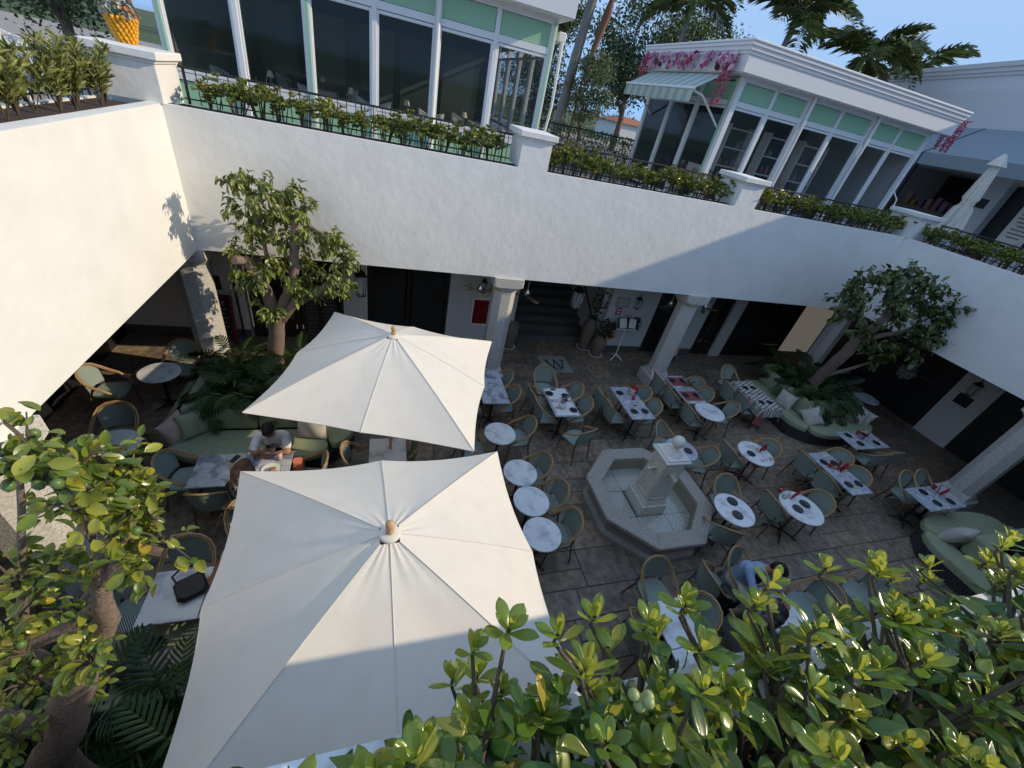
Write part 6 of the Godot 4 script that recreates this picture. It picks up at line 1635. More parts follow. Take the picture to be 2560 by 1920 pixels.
func person(label: String, pelvis: Vector3, chest: Vector3, neck: Vector3, head: Vector3, look: Vector3, sh: Vector3, arms: Array, legs: Array, c: Dictionary, hair: Color, long_hair := false, beard := false) -> Node3D:
	var t := thing("person", label, "person")
	var b := mb()
	var side := sh.normalized()
	var w := sh.length()
	var bones := []
	var top: Color = c.top; var pants: Color = c.pants; var skin: Color = c.skin
	bones.append([pelvis - side * 0.075, pelvis + side * 0.075, 0.115, 0.115, pants])
	var waist := pelvis.lerp(chest, 0.42)
	bones.append([pelvis + v3(0, 0.06, 0), waist, 0.125, 0.125, top])
	bones.append([waist - side * 0.05, chest - side * 0.08, 0.105, 0.115, top])
	bones.append([waist + side * 0.05, chest + side * 0.08, 0.105, 0.115, top])
	var s0 := chest.lerp(neck, 0.62)
	bones.append([s0 - side * (w - 0.05), s0 + side * (w - 0.05), 0.062, 0.062, top])
	bones.append([s0, neck, 0.075, 0.052, top])
	bones.append([neck, neck.lerp(head, 0.6), 0.052, 0.05, skin])
	for k in 2:
		var a: Array = arms[k]   # elbow, wrist
		var S: Vector3 = s0 + side * w * (-1 if k == 0 else 1) - v3(0, 0.015, 0)
		var E: Vector3 = a[0]; var W: Vector3 = a[1]
		var cut: float = c.sleeve
		if cut < 1.0:
			bones.append([S, S.lerp(E, cut), 0.062, 0.058, top]); bones.append([S.lerp(E, cut - 0.1), E, 0.046, 0.040, skin]); bones.append([E, W, 0.040, 0.026, skin])
		else:
			bones.append([S, E, 0.060, 0.048, top]); bones.append([E, E.lerp(W, cut - 1.0), 0.048, 0.040, top]); bones.append([E.lerp(W, maxf(cut - 1.1, 0)), W, 0.036, 0.026, skin])
	for k in 2:
		var a: Array = legs[k]   # knee, ankle
		var H: Vector3 = pelvis + side * 0.09 * (-1 if k == 0 else 1)
		bones.append([H, a[0], 0.095, 0.066, pants]); bones.append([a[0], a[1], 0.062, 0.043, pants])
	body_mesh(b, bones, 0.014, 0.045)
	for k in 2:
		var a: Array = arms[k]
		body_mesh(b, hand_bones(a[1], a[2], a[3], a[4], skin), 0.005, 0.006)
		var L: Array = legs[k]
		b.col = c.shoe
		var toe: Vector3 = L[1] + v3(look.x, 0, look.z).normalized() * 0.15
		body_mesh(b, [[L[1] + v3(0, -0.02, 0), v3(toe.x, 0.035, toe.z), 0.042, 0.034, c.shoe], [L[1] + v3(0, -0.02, 0), L[1] - v3(look.x, 0, look.z).normalized() * 0.05 - v3(0, 0.03, 0), 0.038, 0.034, c.shoe]], 0.010, 0.02)
	var hb := head_parts(t, head, look, (Vector3.UP * 1.0).normalized(), skin, hair, long_hair, beard)
	var base := b.v.size()
	b.v.append_array(hb.v); b.n.append_array(hb.n); b.u.append_array(hb.u); b.c.append_array(hb.c)
	for i in hb.i: b.i.append(i + base)
	obj("body", b, M.person, t)
	return t

func build_people() -> void:
	var skin := Color(0.36, 0.19, 0.12)
	person("man in a white T-shirt eating at the marble table on the green sofa", v3(-1.53, 0.55, -5.36), v3(-1.54, 0.86, -5.10), v3(-1.54, 1.05, -4.98), v3(-1.53, 1.19, -4.90), v3(0, -0.75, 0.8), v3(0.185, 0, 0),
		[[v3(-1.78, 0.80, -4.80), v3(-1.665, 0.90, -4.78), v3(0.5, 0.35, 0.25), v3(0.3, -0.5, -0.6), 1.1], [v3(-1.33, 0.80, -4.86), v3(-1.54, 0.795, -4.80), v3(-1, 0, 0.2), v3(0, -1, 0), 0.5]],
		[[v3(-1.66, 0.50, -4.98), v3(-1.68, 0.10, -4.92)], [v3(-1.42, 0.50, -4.98), v3(-1.40, 0.10, -4.92)]], {top = Color(0.70, 0.70, 0.69), pants = Color(0.02, 0.02, 0.025), skin = skin, sleeve = 0.62, shoe = Color(0.05, 0.05, 0.05)}, Color(0.012, 0.009, 0.008), false, true)
	person("woman with long wavy brown hair seen from behind by the near parasol", v3(-1.66, 0.54, -4.08), v3(-1.67, 0.86, -4.10), v3(-1.68, 1.05, -4.13), v3(-1.68, 1.17, -4.20), v3(0.15, -0.35, -1.0), v3(-0.165, 0, 0),
		[[v3(-1.42, 0.80, -4.24), v3(-1.46, 0.795, -4.44), v3(0, 0, -1), v3(0, -1, 0), 0.5], [v3(-1.86, 0.78, -4.24), v3(-1.75, 0.795, -4.44), v3(0.2, 0, -1), v3(0, -1, 0), 0.5]],
		[[v3(-1.58, 0.52, -4.50), v3(-1.58, 0.10, -4.48)], [v3(-1.78, 0.52, -4.50), v3(-1.78, 0.10, -4.48)]], {top = Color(0.035, 0.028, 0.03), pants = Color(0.02, 0.02, 0.022), skin = skin, sleeve = 1.6, shoe = Color(0.04, 0.03, 0.03)}, Color(0.13, 0.06, 0.03), true)
	var blue := person("man in a light blue shirt bending forward over the table", v3(5.10, 0.56, -2.13), v3(5.10, 0.90, -2.07), v3(5.14, 1.07, -1.97), v3(5.20, 1.16, -1.89), v3(0.45, -0.75, 0.75), v3(-0.185, 0, -0.04),
		[[v3(5.34, 0.86, -1.84), v3(5.34, 0.80, -1.66), v3(-0.1, 0, 1), v3(0, -1, 0), 0.7], [v3(4.90, 0.86, -1.80), v3(5.13, 0.80, -1.68), v3(1, 0, 0.2), v3(0, -1, 0), 0.7]],
		[[v3(5.22, 0.52, -1.74), v3(5.24, 0.10, -1.78)], [v3(5.00, 0.52, -1.72), v3(4.98, 0.10, -1.80)]], {top = Color(0.27, 0.37, 0.58), pants = Color(0.56, 0.50, 0.42), skin = skin, sleeve = 1.3, shoe = Color(0.45, 0.40, 0.34)}, Color(0.014, 0.011, 0.010))
	obj("vest", mb().blob(v3(5.12, 0.84, -1.97), v3(0.10, 0.14, 0.07), 10), mat(0.012, 0.012, 0.02, 0.8), blue)
	person("woman with dark hair and dark clothes leaning over the paper strewn table", v3(4.56, 0.54, -1.42), v3(4.56, 0.86, -1.40), v3(4.66, 1.02, -1.40), v3(4.76, 1.10, -1.41), v3(0.8, -0.7, 0.1), v3(0, 0, 0.165),
		[[v3(4.84, 0.82, -1.62), v3(5.02, 0.795, -1.50), v3(1, 0, 0.1), v3(0, -1, 0), 0.5], [v3(4.82, 0.82, -1.18), v3(5.02, 0.795, -1.30), v3(1, 0, -0.1), v3(0, -1, 0), 0.5]],
		[[v3(4.98, 0.52, -1.52), v3(4.98, 0.10, -1.52)], [v3(4.98, 0.52, -1.30), v3(4.98, 0.10, -1.30)]], {top = Color(0.03, 0.028, 0.032), pants = Color(0.02, 0.02, 0.022), skin = skin, sleeve = 1.7, shoe = Color(0.04, 0.03, 0.03)}, Color(0.012, 0.009, 0.008), true)
	person("diner with a tanned bare arm half hidden by the near parasol edge", v3(-1.42, 0.54, -3.26), v3(-1.43, 0.86, -3.22), v3(-1.42, 1.05, -3.16), v3(-1.41, 1.18, -3.08), v3(0, -0.4, 1.0), v3(0.175, 0, 0),
		[[v3(-1.69, 0.84, -3.12), v3(-1.76, 0.79, -2.98), v3(-0.3, 0, 1), v3(0, -1, 0), 0.5], [v3(-1.20, 0.84, -3.06), v3(-1.30, 0.79, -2.92), v3(0, 0, 1), v3(0, -1, 0), 0.5]],
		[[v3(-1.52, 0.52, -2.85), v3(-1.52, 0.10, -2.85)], [v3(-1.32, 0.52, -2.85), v3(-1.32, 0.10, -2.85)]], {top = Color(0.45, 0.42, 0.38), pants = Color(0.05, 0.05, 0.06), skin = Color(0.33, 0.14, 0.08), sleeve = 0.5, shoe = Color(0.05, 0.04, 0.04)}, Color(0.03, 0.02, 0.015))
# ---------------------------------------------------------------- table settings and small fittings
func plate(x: float, z: float, label: String, group: String, r := 0.085) -> void:
	var m: Mesh = SH.get_or_add("plate%d" % int(r * 1000), mb().lathe([Vector2(0.001, 0.003), Vector2(r * 0.6, 0.0), Vector2(r, 0.010), Vector2(r - 0.002, 0.014), Vector2(r * 0.72, 0.006), Vector2(0.001, 0.006)], 24).mesh(M.plate))
	var o := obj("dark_plate", m, null)
	o.position = v3(x, 0.7515, z)
	tag(o, label, "plate", group)
func cutlery(x: float, z: float, turn: float, where: String, group: String) -> void:
	if not SH.has("fork"):
		var f := mb().box(v3(0, 0.004, 0.03), v3(0.011, 0.003, 0.12)).box(v3(0, 0.004, -0.045), v3(0.022, 0.003, 0.03))
		for k in 4: f.box(v3((k - 1.5) * 0.006, 0.004, -0.078), v3(0.003, 0.003, 0.036))
		SH.fork = f.mesh(M.steel)
		SH.knife = mb().box(v3(0, 0.004, 0.04), v3(0.013, 0.004, 0.10)).box(v3(0.001, 0.004, -0.055), v3(0.017, 0.002, 0.09)).mesh(M.steel)
		SH.napkin = mb().box(v3(0, 0.0015, 0), v3(0.07, 0.003, 0.20)).mesh(M.napkin)
	var n := obj("napkin", SH.napkin, null)
	n.position = v3(x, 0.7508, z); n.rotation.y = turn
	tag(n, "white napkin " + where, "napkin", "napkins " + group)
	for k in 2:
		var o := obj(["fork", "knife"][k], SH[["fork", "knife"][k]], null)
		o.position = v3(x, 0.7525, z) + Basis(Vector3.UP, turn) * v3(-0.016 + 0.032 * k, 0, 0); o.rotation.y = turn
		tag(o, "steel %s %s" % [["fork", "knife"][k], where], ["fork", "knife"][k], "cutlery " + group)
func red_menu(x: float, z: float, turn: float, label: String, cup: String, dx := 0.10, dz := 0.02, open := 0.5) -> void:
	var t := thing("menu_stand", label, "menu", v3(x, 0.7505, z), turn, "red menu stands on the tables")
	obj("cover", mb().box(v3(0, 0.105, -0.045), v3(0.17, 0.21, 0.005), Basis(Vector3.RIGHT, -open * 0.45)), M.red, t)
	obj("cover", mb().box(v3(0, 0.105, 0.045), v3(0.17, 0.21, 0.005), Basis(Vector3.RIGHT, open * 0.45)), M.red, t)
	obj("sheet", mb().box(v3(0, 0.105, 0.050), v3(0.13, 0.17, 0.003), Basis(Vector3.RIGHT, open * 0.45)), M.paper, t)
	var pat := mb()
	for k in 3: pat.blob(v3(-0.035 + 0.035 * k, 0.105 + 0.012 * (k % 2), 0.053), v3(0.011, 0.018, 0.003), 6)
	obj("print", pat, M.dark, t)
	var c := thing("red_cup", cup, "cup", v3(x, 0.7505, z) + Basis(Vector3.UP, turn) * v3(dx, 0, -dz - 0.08), 0, "red candle cups on the tables")
	obj("cup", mb().lathe([Vector2(0.001, 0.0), Vector2(0.034, 0.0), Vector2(0.042, 0.085), Vector2(0.038, 0.085), Vector2(0.03, 0.01), Vector2(0.001, 0.01)], 14), M.red, c)
	obj("candle", mb().lathe([Vector2(0.028, 0.011), Vector2(0.034, 0.06), Vector2(0.001, 0.062)], 12), M.cream, c)
func glass(x: float, z: float, label: String, group := "glasses on the tables") -> void:
	if not SH.has("tumbler"): SH.tumbler = mb().lathe([Vector2(0.001, 0.004), Vector2(0.028, 0.004), Vector2(0.034, 0.10)], 14).mesh(M.clear)
	var o := obj("drinking_glass", SH.tumbler, null)
	o.position = v3(x, 0.7505, z)
	tag(o, label, "glass", group)
func votive(x: float, z: float, label: String) -> void:
	var o := thing("votive", label, "candle", v3(x, 0.7505, z), 0, "small brass candle dishes")
	obj("dish", mb().lathe([Vector2(0.001, 0), Vector2(0.03, 0.0), Vector2(0.036, 0.03), Vector2(0.03, 0.03), Vector2(0.026, 0.008), Vector2(0.001, 0.008)], 14), M.brass, o)
	obj("wax", mb().lathe([Vector2(0.025, 0.009), Vector2(0.025, 0.022), Vector2(0.001, 0.024)], 12), M.cream, o)
func place_mat(x: float, z: float, w: float, d: float, m: Material, label: String, group: String) -> void:
	var o := obj("place_mat", mb().box(v3(x, 0.7516, z), v3(w, 0.002, d)), m)
	tag(o, label, "mat", group)

func build_small() -> void:
	M.napkin = mat(0.78, 0.78, 0.77, 0.9)
	M.mat_red = mat(0.25, 0.065, 0.06, 0.9)
	M.mat_white = mat(0.70, 0.68, 0.69, 0.9)
	M.mat_stripe = mat(0.30, 0.12, 0.13, 0.9)
	# ---- pumpkin vase table
	for k in 2:
		var zc: float = [-5.835, -6.30][k]
		var nm: String = ["near half of the pumpkin vase table", "far half of the pumpkin vase table"][k]
		place_mat(3.585, zc, 0.46, 0.40, M.mat_white, "pale striped mat on the " + nm, "pale striped mats")
	plate(3.40, -6.33, "dark plate at the left far seat of the pumpkin vase table", "plates of the pumpkin vase table")
	plate(3.75, -5.78, "dark plate at the right near seat of the pumpkin vase table", "plates of the pumpkin vase table")
	plate(3.74, -6.25, "dark plate behind the flowers on the pumpkin vase table", "plates of the pumpkin vase table")
	cutlery(3.44, -6.10, PI / 2, "left of the flowers on the pumpkin vase table", "of the pumpkin vase table"); cutlery(3.72, -6.05, PI / 2, "right of the flowers on the pumpkin vase table", "of the pumpkin vase table")
	cutlery(3.46, -5.86, PI / 2, "at the near left of the pumpkin vase table", "of the pumpkin vase table")
	var pv := thing("pumpkin_vase", "small white ribbed pumpkin vase with greenery", "vase", v3(3.52, 0.7535, -5.86))
	var pum := func(uu, vv):
		var th: float = PI * vv - PI / 2
		var rr: float = 0.075 * cos(th) * (1 + 0.09 * absf(cos(uu * TAU * 5))) + 0.0
		return v3(cos(uu * TAU) * rr, 0.06 + 0.06 * sin(th), sin(uu * TAU) * rr)
	obj("pumpkin", mb().grid(pum, 40, 12), M.cream_white, pv)
	leaf_mass(pv, 60, func(): return v3(rnd(-0.05, 0.07), rnd(0.13, 0.26), rnd(-0.08, 0.03)), 0.025, [0.03, 0.06, 0.02], [0.10, 0.14, 0.04])
	flowers(pv, 5, func(): return v3(rnd(-0.05, 0.07), rnd(0.2, 0.28), rnd(-0.07, 0.02)), 0.026)
	tag(obj("cream_bowl", mb().lathe([Vector2(0.001, 0), Vector2(0.035, 0), Vector2(0.06, 0.035), Vector2(0.055, 0.035), Vector2(0.03, 0.006), Vector2(0.001, 0.006)], 16, v3(3.74, 0.7535, -6.13)), M.paper), "small white dish beside the flowers on the pumpkin vase table", "dish")
	var ph := tag(obj("phone", mb().box(v3(3.53, 0.757, -6.47), v3(0.12, 0.009, 0.045), Basis.IDENTITY, 0.003), M.dark), "small black case at the far end of the pumpkin vase table", "case")
	# ---- red menu table
	for p in [[5.13, -6.36, "far left"], [5.16, -5.72, "near left"], [5.43, -5.72, "near right"]]: plate(p[0], p[1], "dark round plate at the %s seat of the red menu table" % p[2], "plates of the red menu table")
	for p in [[5.12, -6.06, "left middle"], [5.45, -6.00, "right middle"], [5.14, -5.54, "near left edge"]]: cutlery(p[0], p[1], PI / 2, "at the %s of the red menu table" % p[2], "of the red menu table")
	red_menu(5.40, -6.30, -0.9, "open red menu stand on the table left of the second column", "red cup beside the open red menu", 0.10, -0.22)
	votive(5.30, -5.94, "brass candle dish in the middle of the red menu table")
	glass(5.38, -5.92, "clear glass in the middle of the red menu table")
	# ---- pink mat table
	for k in 2:
		var zc: float = [-6.26, -6.84][k]
		place_mat(7.03, zc, 0.50, 0.36, M.mat_red, "dull red mat on the %s half of the pink mat table" % ["near", "far"][k], "dull red mats")
		for s in [-1, 1]: plate(7.03 + s * 0.15, zc - 0.02, "dark plate on the %s red mat, %s seat, pink mat table" % [["near", "far"][k], "left" if s < 0 else "right"], "plates of the pink mat table")
		for s in [-1, 1]: cutlery(7.03 + s * 0.14, zc + 0.22, PI / 2, "at the %s %s of the pink mat table" % [["near", "far"][k], "left" if s < 0 else "right"], "of the pink mat table")
	var dp := thing("dry_bouquet", "low dry bouquet on the pink mat table", "flowers", v3(7.12, 0.7505, -6.53))
	obj("pot", mb().lathe([Vector2(0.001, 0), Vector2(0.05, 0), Vector2(0.055, 0.07), Vector2(0.001, 0.07)], 12), M.cream, dp)
	leaf_mass(dp, 70, func(): return v3(rnd(-0.10, 0.12), rnd(0.07, 0.2), rnd(-0.09, 0.07)), 0.028, [0.05, 0.04, 0.02], [0.22, 0.17, 0.10])
	# ---- patterned tablecloth
	var cl := thing("patterned_cloth", "white cloth with dark medallions and red lining over two tables", "tablecloth", v3(9.10, 0.752, -6.305))
	var top := mb().grid(func(uu, vv): return v3((uu - 0.5) * 0.62, 0.003, (vv - 0.5) * 1.18), 4, 4)
	obj("top", top, M.medallion, cl)
	for s in [-1, 1]:
		obj("side_drop", mb().grid(func(uu, vv): return v3(s * (0.31 + 0.03 * vv + 0.012 * sin(uu * 22) * vv), 0.003 - 0.24 * vv, (uu - 0.5) * 1.18), 24, 5), M.medallion, cl)
		obj("end_drop", mb().grid(func(uu, vv): return v3((uu - 0.5) * 0.62, 0.003 - 0.22 * vv, s * (0.59 + 0.03 * vv + 0.012 * sin(uu * 14) * vv)), 14, 5), M.medallion, cl)
	obj("corner_fold", mb().grid(func(uu, vv): return v3(-0.31 - 0.10 * uu * vv, 0.0 - 0.42 * vv, 0.59 + 0.14 * (1 - uu) * vv), 5, 6), M.mat_red, cl)
	obj("corner_fold", mb().grid(func(uu, vv): return v3(0.31 + 0.05 * uu * vv, 0.0 - 0.36 * vv, 0.59 + 0.08 * (1 - uu) * vv), 5, 6), M.medallion, cl)
	for k in 2:
		place_mat(9.10, -6.58 + 0.60 * k, 0.44, 0.34, M.mat_red, "dull red mat on the %s half of the patterned cloth" % ["far", "near"][k], "red mats of the patterned cloth")
		for s in [-1, 1]:
			plate(9.10 + s * 0.13, -6.60 + 0.60 * k, "dark plate on the %s red mat of the patterned cloth, %s seat" % [["far", "near"][k], "left" if s < 0 else "right"], "plates of the patterned cloth", 0.08)
			cutlery(9.10 + s * 0.15, -6.36 + 0.60 * k, PI / 2, "at the %s %s of the patterned cloth" % [["far", "near"][k], "left" if s < 0 else "right"], "of the patterned cloth")
	# ---- long blue table
	for p in [[8.86, -4.02, "far left"], [9.12, -3.98, "far right"], [8.86, -3.42, "near left"], [9.14, -3.42, "near right"]]: plate(p[0], p[1], "dark plate at the %s seat of the long blue table" % p[2], "plates of the long blue table")
	for p in [[9.06, -4.22, "far edge"], [8.87, -3.75, "left middle"], [9.12, -3.68, "right middle"], [8.90, -3.25, "near edge"]]: cutlery(p[0], p[1], PI / 2, "at the %s of the long blue table" % p[2], "of the long blue table")
	red_menu(9.04, -3.80, 0.75, "leaning red menu stand on the long blue table", "red cup behind the menu of the long blue table", -0.06, 0.10)
	votive(8.98, -3.86, "brass candle dish on the long blue table"); glass(9.08, -4.06, "glass by the far right plate of the long blue table"); glass(9.06, -3.5, "glass by the near right plate of the long blue table")
	# ---- blue table below the right sofa
	for p in [[10.50, -4.76, "far left"], [10.56, -4.48, "near left"], [11.05, -4.76, "far right"], [11.10, -4.48, "near right"]]: plate(p[0], p[1], "dark plate at the %s of the table below the right sofa" % p[2], "plates of the table below the right sofa")
	for p in [[10.32, -4.76, "left edge"], [10.68, -4.80, "far middle"], [10.82, -4.45, "near middle"], [11.27, -4.50, "right edge"]]: cutlery(p[0], p[1], 0, "at the %s of the table below the right sofa" % p[2], "of the table below the right sofa")
	red_menu(10.80, -4.66, 0.5, "orange red menu stand on the table below the right sofa", "red cup on the table below the right sofa", 0.12, 0.02)
	# ---- blue table by the large column
	for p in [[10.62, -3.08, "far left"], [10.62, -2.80, "near left"], [11.05, -2.80, "near right"]]: plate(p[0], p[1], "dark plate at the %s of the table by the large right column" % p[2], "plates of the table by the large right column")
	for p in [[10.38, -3.02, "left edge"], [10.82, -3.1, "far middle"], [10.82, -2.78, "near middle"], [11.22, -2.82, "right edge"]]: cutlery(p[0], p[1], 0, "at the %s of the table by the large right column" % p[2], "of the table by the large right column")
	red_menu(10.96, -3.0, 0.45, "boxed red menu stand on the table by the large right column", "red cup on the table by the large right column", 0.12, 0.02)
	glass(10.75, -2.93, "clear glass on the table by the large right column")
	# ---- round tables
	plate(7.19, -4.36, "dark plate on the round table with leaning red menu", ""); cutlery(7.36, -4.56, PI / 2, "at the far side of the round table with leaning red menu", "of the leaning menu table"); cutlery(7.36, -4.16, PI / 2, "at the near side of the round table with leaning red menu", "of the leaning menu table")
	red_menu(7.46, -4.44, 0.7, "leaning red menu on the far white round table", "red cup behind the leaning red menu", 0.12, -0.16); votive(7.55, -4.18, "brass candle dish on the round table with leaning red menu"); glass(7.24, -4.56, "glass at the far edge of the leaning menu table")
	plate(5.83, -3.30, "farther of two dark plates on the round table by the fountain", "", 0.095); plate(5.72, -3.03, "nearer of two dark plates on the round table by the fountain", "", 0.095)
	plate(7.08, -3.02, "left of two dark plates on the boxed red menu round table", "", 0.095); plate(7.33, -3.10, "right of two dark plates on the boxed red menu round table", "", 0.095); cutlery(7.22, -2.84, PI / 2, "at the near side of the boxed red menu round table", "of the boxed menu table")
	red_menu(7.16, -3.28, 0.55, "boxed red menu on the near white round table", "red cup behind the boxed red menu", -0.04, 0.10); votive(7.00, -3.28, "brass candle dish on the boxed red menu round table")
	plate(5.74, -4.52, "dark plate on the round table behind the fountain pillar", "")
	# ---- couple's table
	tag(obj("phone", mb().box(v3(-1.99, 0.756, -4.79), v3(0.075, 0.009, 0.15), Basis(Vector3.UP, -0.45), 0.003), M.dark), "black phone lying on the couple's left table", "phone")
	tag(obj("napkin_card", mb().box(v3(-2.0, 0.7525, -4.67), v3(0.07, 0.003, 0.11), Basis(Vector3.UP, -0.4)), mat(0.42, 0.31, 0.22, 0.9)), "brown paper napkin beside the black phone", "napkin")
	tag(obj("plate_white", mb().lathe([Vector2(0.001, 0.002), Vector2(0.08, 0), Vector2(0.125, 0.014), Vector2(0.12, 0.016), Vector2(0.08, 0.006), Vector2(0.001, 0.006)], 24, v3(-1.49, 0.751, -4.55)), M.paper), "round white plate on the table of the man in white", "plate")
	tag(obj("pink_cup", mb().lathe([Vector2(0.001, 0), Vector2(0.03, 0), Vector2(0.042, 0.10), Vector2(0.001, 0.098)], 14, v3(-1.41, 0.751, -4.75)), mat(0.60, 0.42, 0.42, 0.4)), "pale pink drink cup before the man in white", "cup")
	var wb := thing("water_bottle", "squat clear blue water bottle between the couple's tables", "bottle", v3(-1.77, 0.751, -4.70))
	obj("bottle", mb().lathe([Vector2(0.001, 0), Vector2(0.04, 0.0), Vector2(0.043, 0.02), Vector2(0.043, 0.11), Vector2(0.02, 0.16), Vector2(0.016, 0.18), Vector2(0.001, 0.18)], 14), mat(0.30, 0.40, 0.52, 0.2), wb)
	obj("cap", mb().lathe([Vector2(0.017, 0.18), Vector2(0.017, 0.2), Vector2(0.001, 0.2)], 10), M.white, wb)
	tag(obj("sandwich", mb().blob(v3(-1.615, 0.965, -4.755), v3(0.035, 0.022, 0.03), 10), mat(0.55, 0.36, 0.16, 0.8)), "bread roll held by the man in white", "food")
	tag(obj("orange_bag", mb().frustum([sqr(0.07, 0.01), sqr(0.08, 0.02), sqr(0.06, 0.02)], [0.46, 0.60, 0.72], v3(-1.18, 0, -4.74)), mat(0.70, 0.20, 0.12, 0.7)), "coral paper bag at the right edge of the couple's table", "bag")
	# ---- black handbag
	var hb := thing("handbag", "black handbag lying on the marble table at lower left", "bag", v3(-1.93, 0.751, -2.88), 0.5)
	obj("pouch", mb().frustum([sqr(0.12, 0.03), sqr(0.14, 0.04), sqr(0.12, 0.05)], [0.0, 0.05, 0.08]), M.dark, hb)
	obj("strap", mb().tube([v3(-0.1, 0.06, -0.1), v3(-0.12, 0.08, -0.2), v3(-0.02, 0.07, -0.27), v3(0.1, 0.07, -0.22), v3(0.1, 0.07, -0.1)], 0.012, 6), M.dark, hb)
	# ---- black bag on the chair, papers on the near table
	var bp := thing("backpack", "slim black backpack hanging by the bending man's chair", "bag", v3(4.70, 0.0, -1.90), 0.2)
	obj("body", mb().box(v3(0, 0.48, 0), v3(0.14, 0.42, 0.30), Basis(Vector3.FORWARD, 0.12), 0.04), M.dark, bp)
	obj("strap", mb().tube([v3(-0.02, 0.66, -0.08), v3(-0.12, 0.62, -0.08), v3(-0.12, 0.40, -0.09), v3(-0.05, 0.32, -0.09)], 0.012, 5), M.dark, bp)
	var pr := 0
	for p in [[5.10, -1.64, 0.3], [5.32, -1.52, -0.2], [5.36, -1.24, 0.1], [5.22, -1.06, 0.5]]:
		tag(obj("paper_sheet", mb().box(v3(p[0], 0.752 + 0.002 * pr, p[1]), v3(0.21, 0.001, 0.15), Basis(Vector3.UP, p[2])), M.paper), ["paper sheet under the bending man's hands", "paper sheet right of the bending man's hands", "paper sheet in front of the dark haired woman", "paper sheet at the hedge end of the near table"][pr], "paper", "papers on the near table"); pr += 1
	tag(obj("tablet", mb().box(v3(5.27, 0.775, -1.60), v3(0.10, 0.012, 0.17), Basis.from_euler(v3(0.3, -0.3, 0)), 0.003), M.dark), "black phone held over the paper strewn table", "phone")
	# ---- pink garment and dark jacket on the right sofa
	var pg := thing("pink_garment", "pink cloth with white stripes lying on the right edge sofa", "garment", v3(10.72, 0.44, -1.93))
	obj("cloth", mb().grid(func(uu, vv): return v3((uu - 0.5) * 0.5, 0.05 + 0.03 * sin(uu * 9 + vv * 3) + 0.02 * sin(vv * 14), (vv - 0.5) * 0.30), 16, 12), mat(0.62, 0.14, 0.34, 0.85), pg)
	for k in 3: obj("stripe", mb().grid(func(uu, vv): return v3(-0.22 + 0.03 * k + 0.010 * (uu - 0.5), 0.056 + 0.03 * sin((0.06 + 0.06 * k) * 9 + vv * 3) + 0.02 * sin(vv * 14), (vv - 0.5) * 0.29), 1, 12), M.white, pg)
	tag(obj("dark_jacket", mb().grid(func(uu, vv): return v3(11.05 + uu * 0.55, 0.60 + 0.20 * sin(PI * vv) + 0.03 * sin(uu * 12 + vv * 5), -2.02 + 0.42 * vv), 16, 12), mat(0.012, 0.012, 0.016, 0.9)), "dark jacket heaped on the right edge sofa", "jacket")
	# ---- logo slab in the floor
	var lg := thing("logo_slab", "pale square slab with dark serif monogram set in the floor", "floor emblem", v3(4.53, 0.0, -8.61))
	obj("slab", mb().box(v3(0, 0.004, 0), v3(0.82, 0.008, 0.80)), mat(0.33, 0.31, 0.28, 0.8), lg)
	var ink := mat(0.03, 0.035, 0.06, 0.8)
	var up := Basis(Vector3.RIGHT, -PI / 2)
	for q in [["W", 0.62, v3(0, 0.0095, 0.03), v3(1.0, 1, 1)], ["w", 0.30, v3(0.0, 0.0095, 0.20), v3(1, 1, 1)]]:
		var l := obj("letter", text_mesh(q[0], q[1], ink), null, lg)
		l.transform = Transform3D(up.scaled_local(q[3]), q[2])
	obj("line", mb().box(v3(0, 0.0095, 0.335), v3(0.42, 0.003, 0.012)), ink, lg)
	obj("dot", mb().blob(v3(0, 0.0095, -0.24), v3(0.025, 0.002, 0.025), 10), ink, lg)
	fittings()

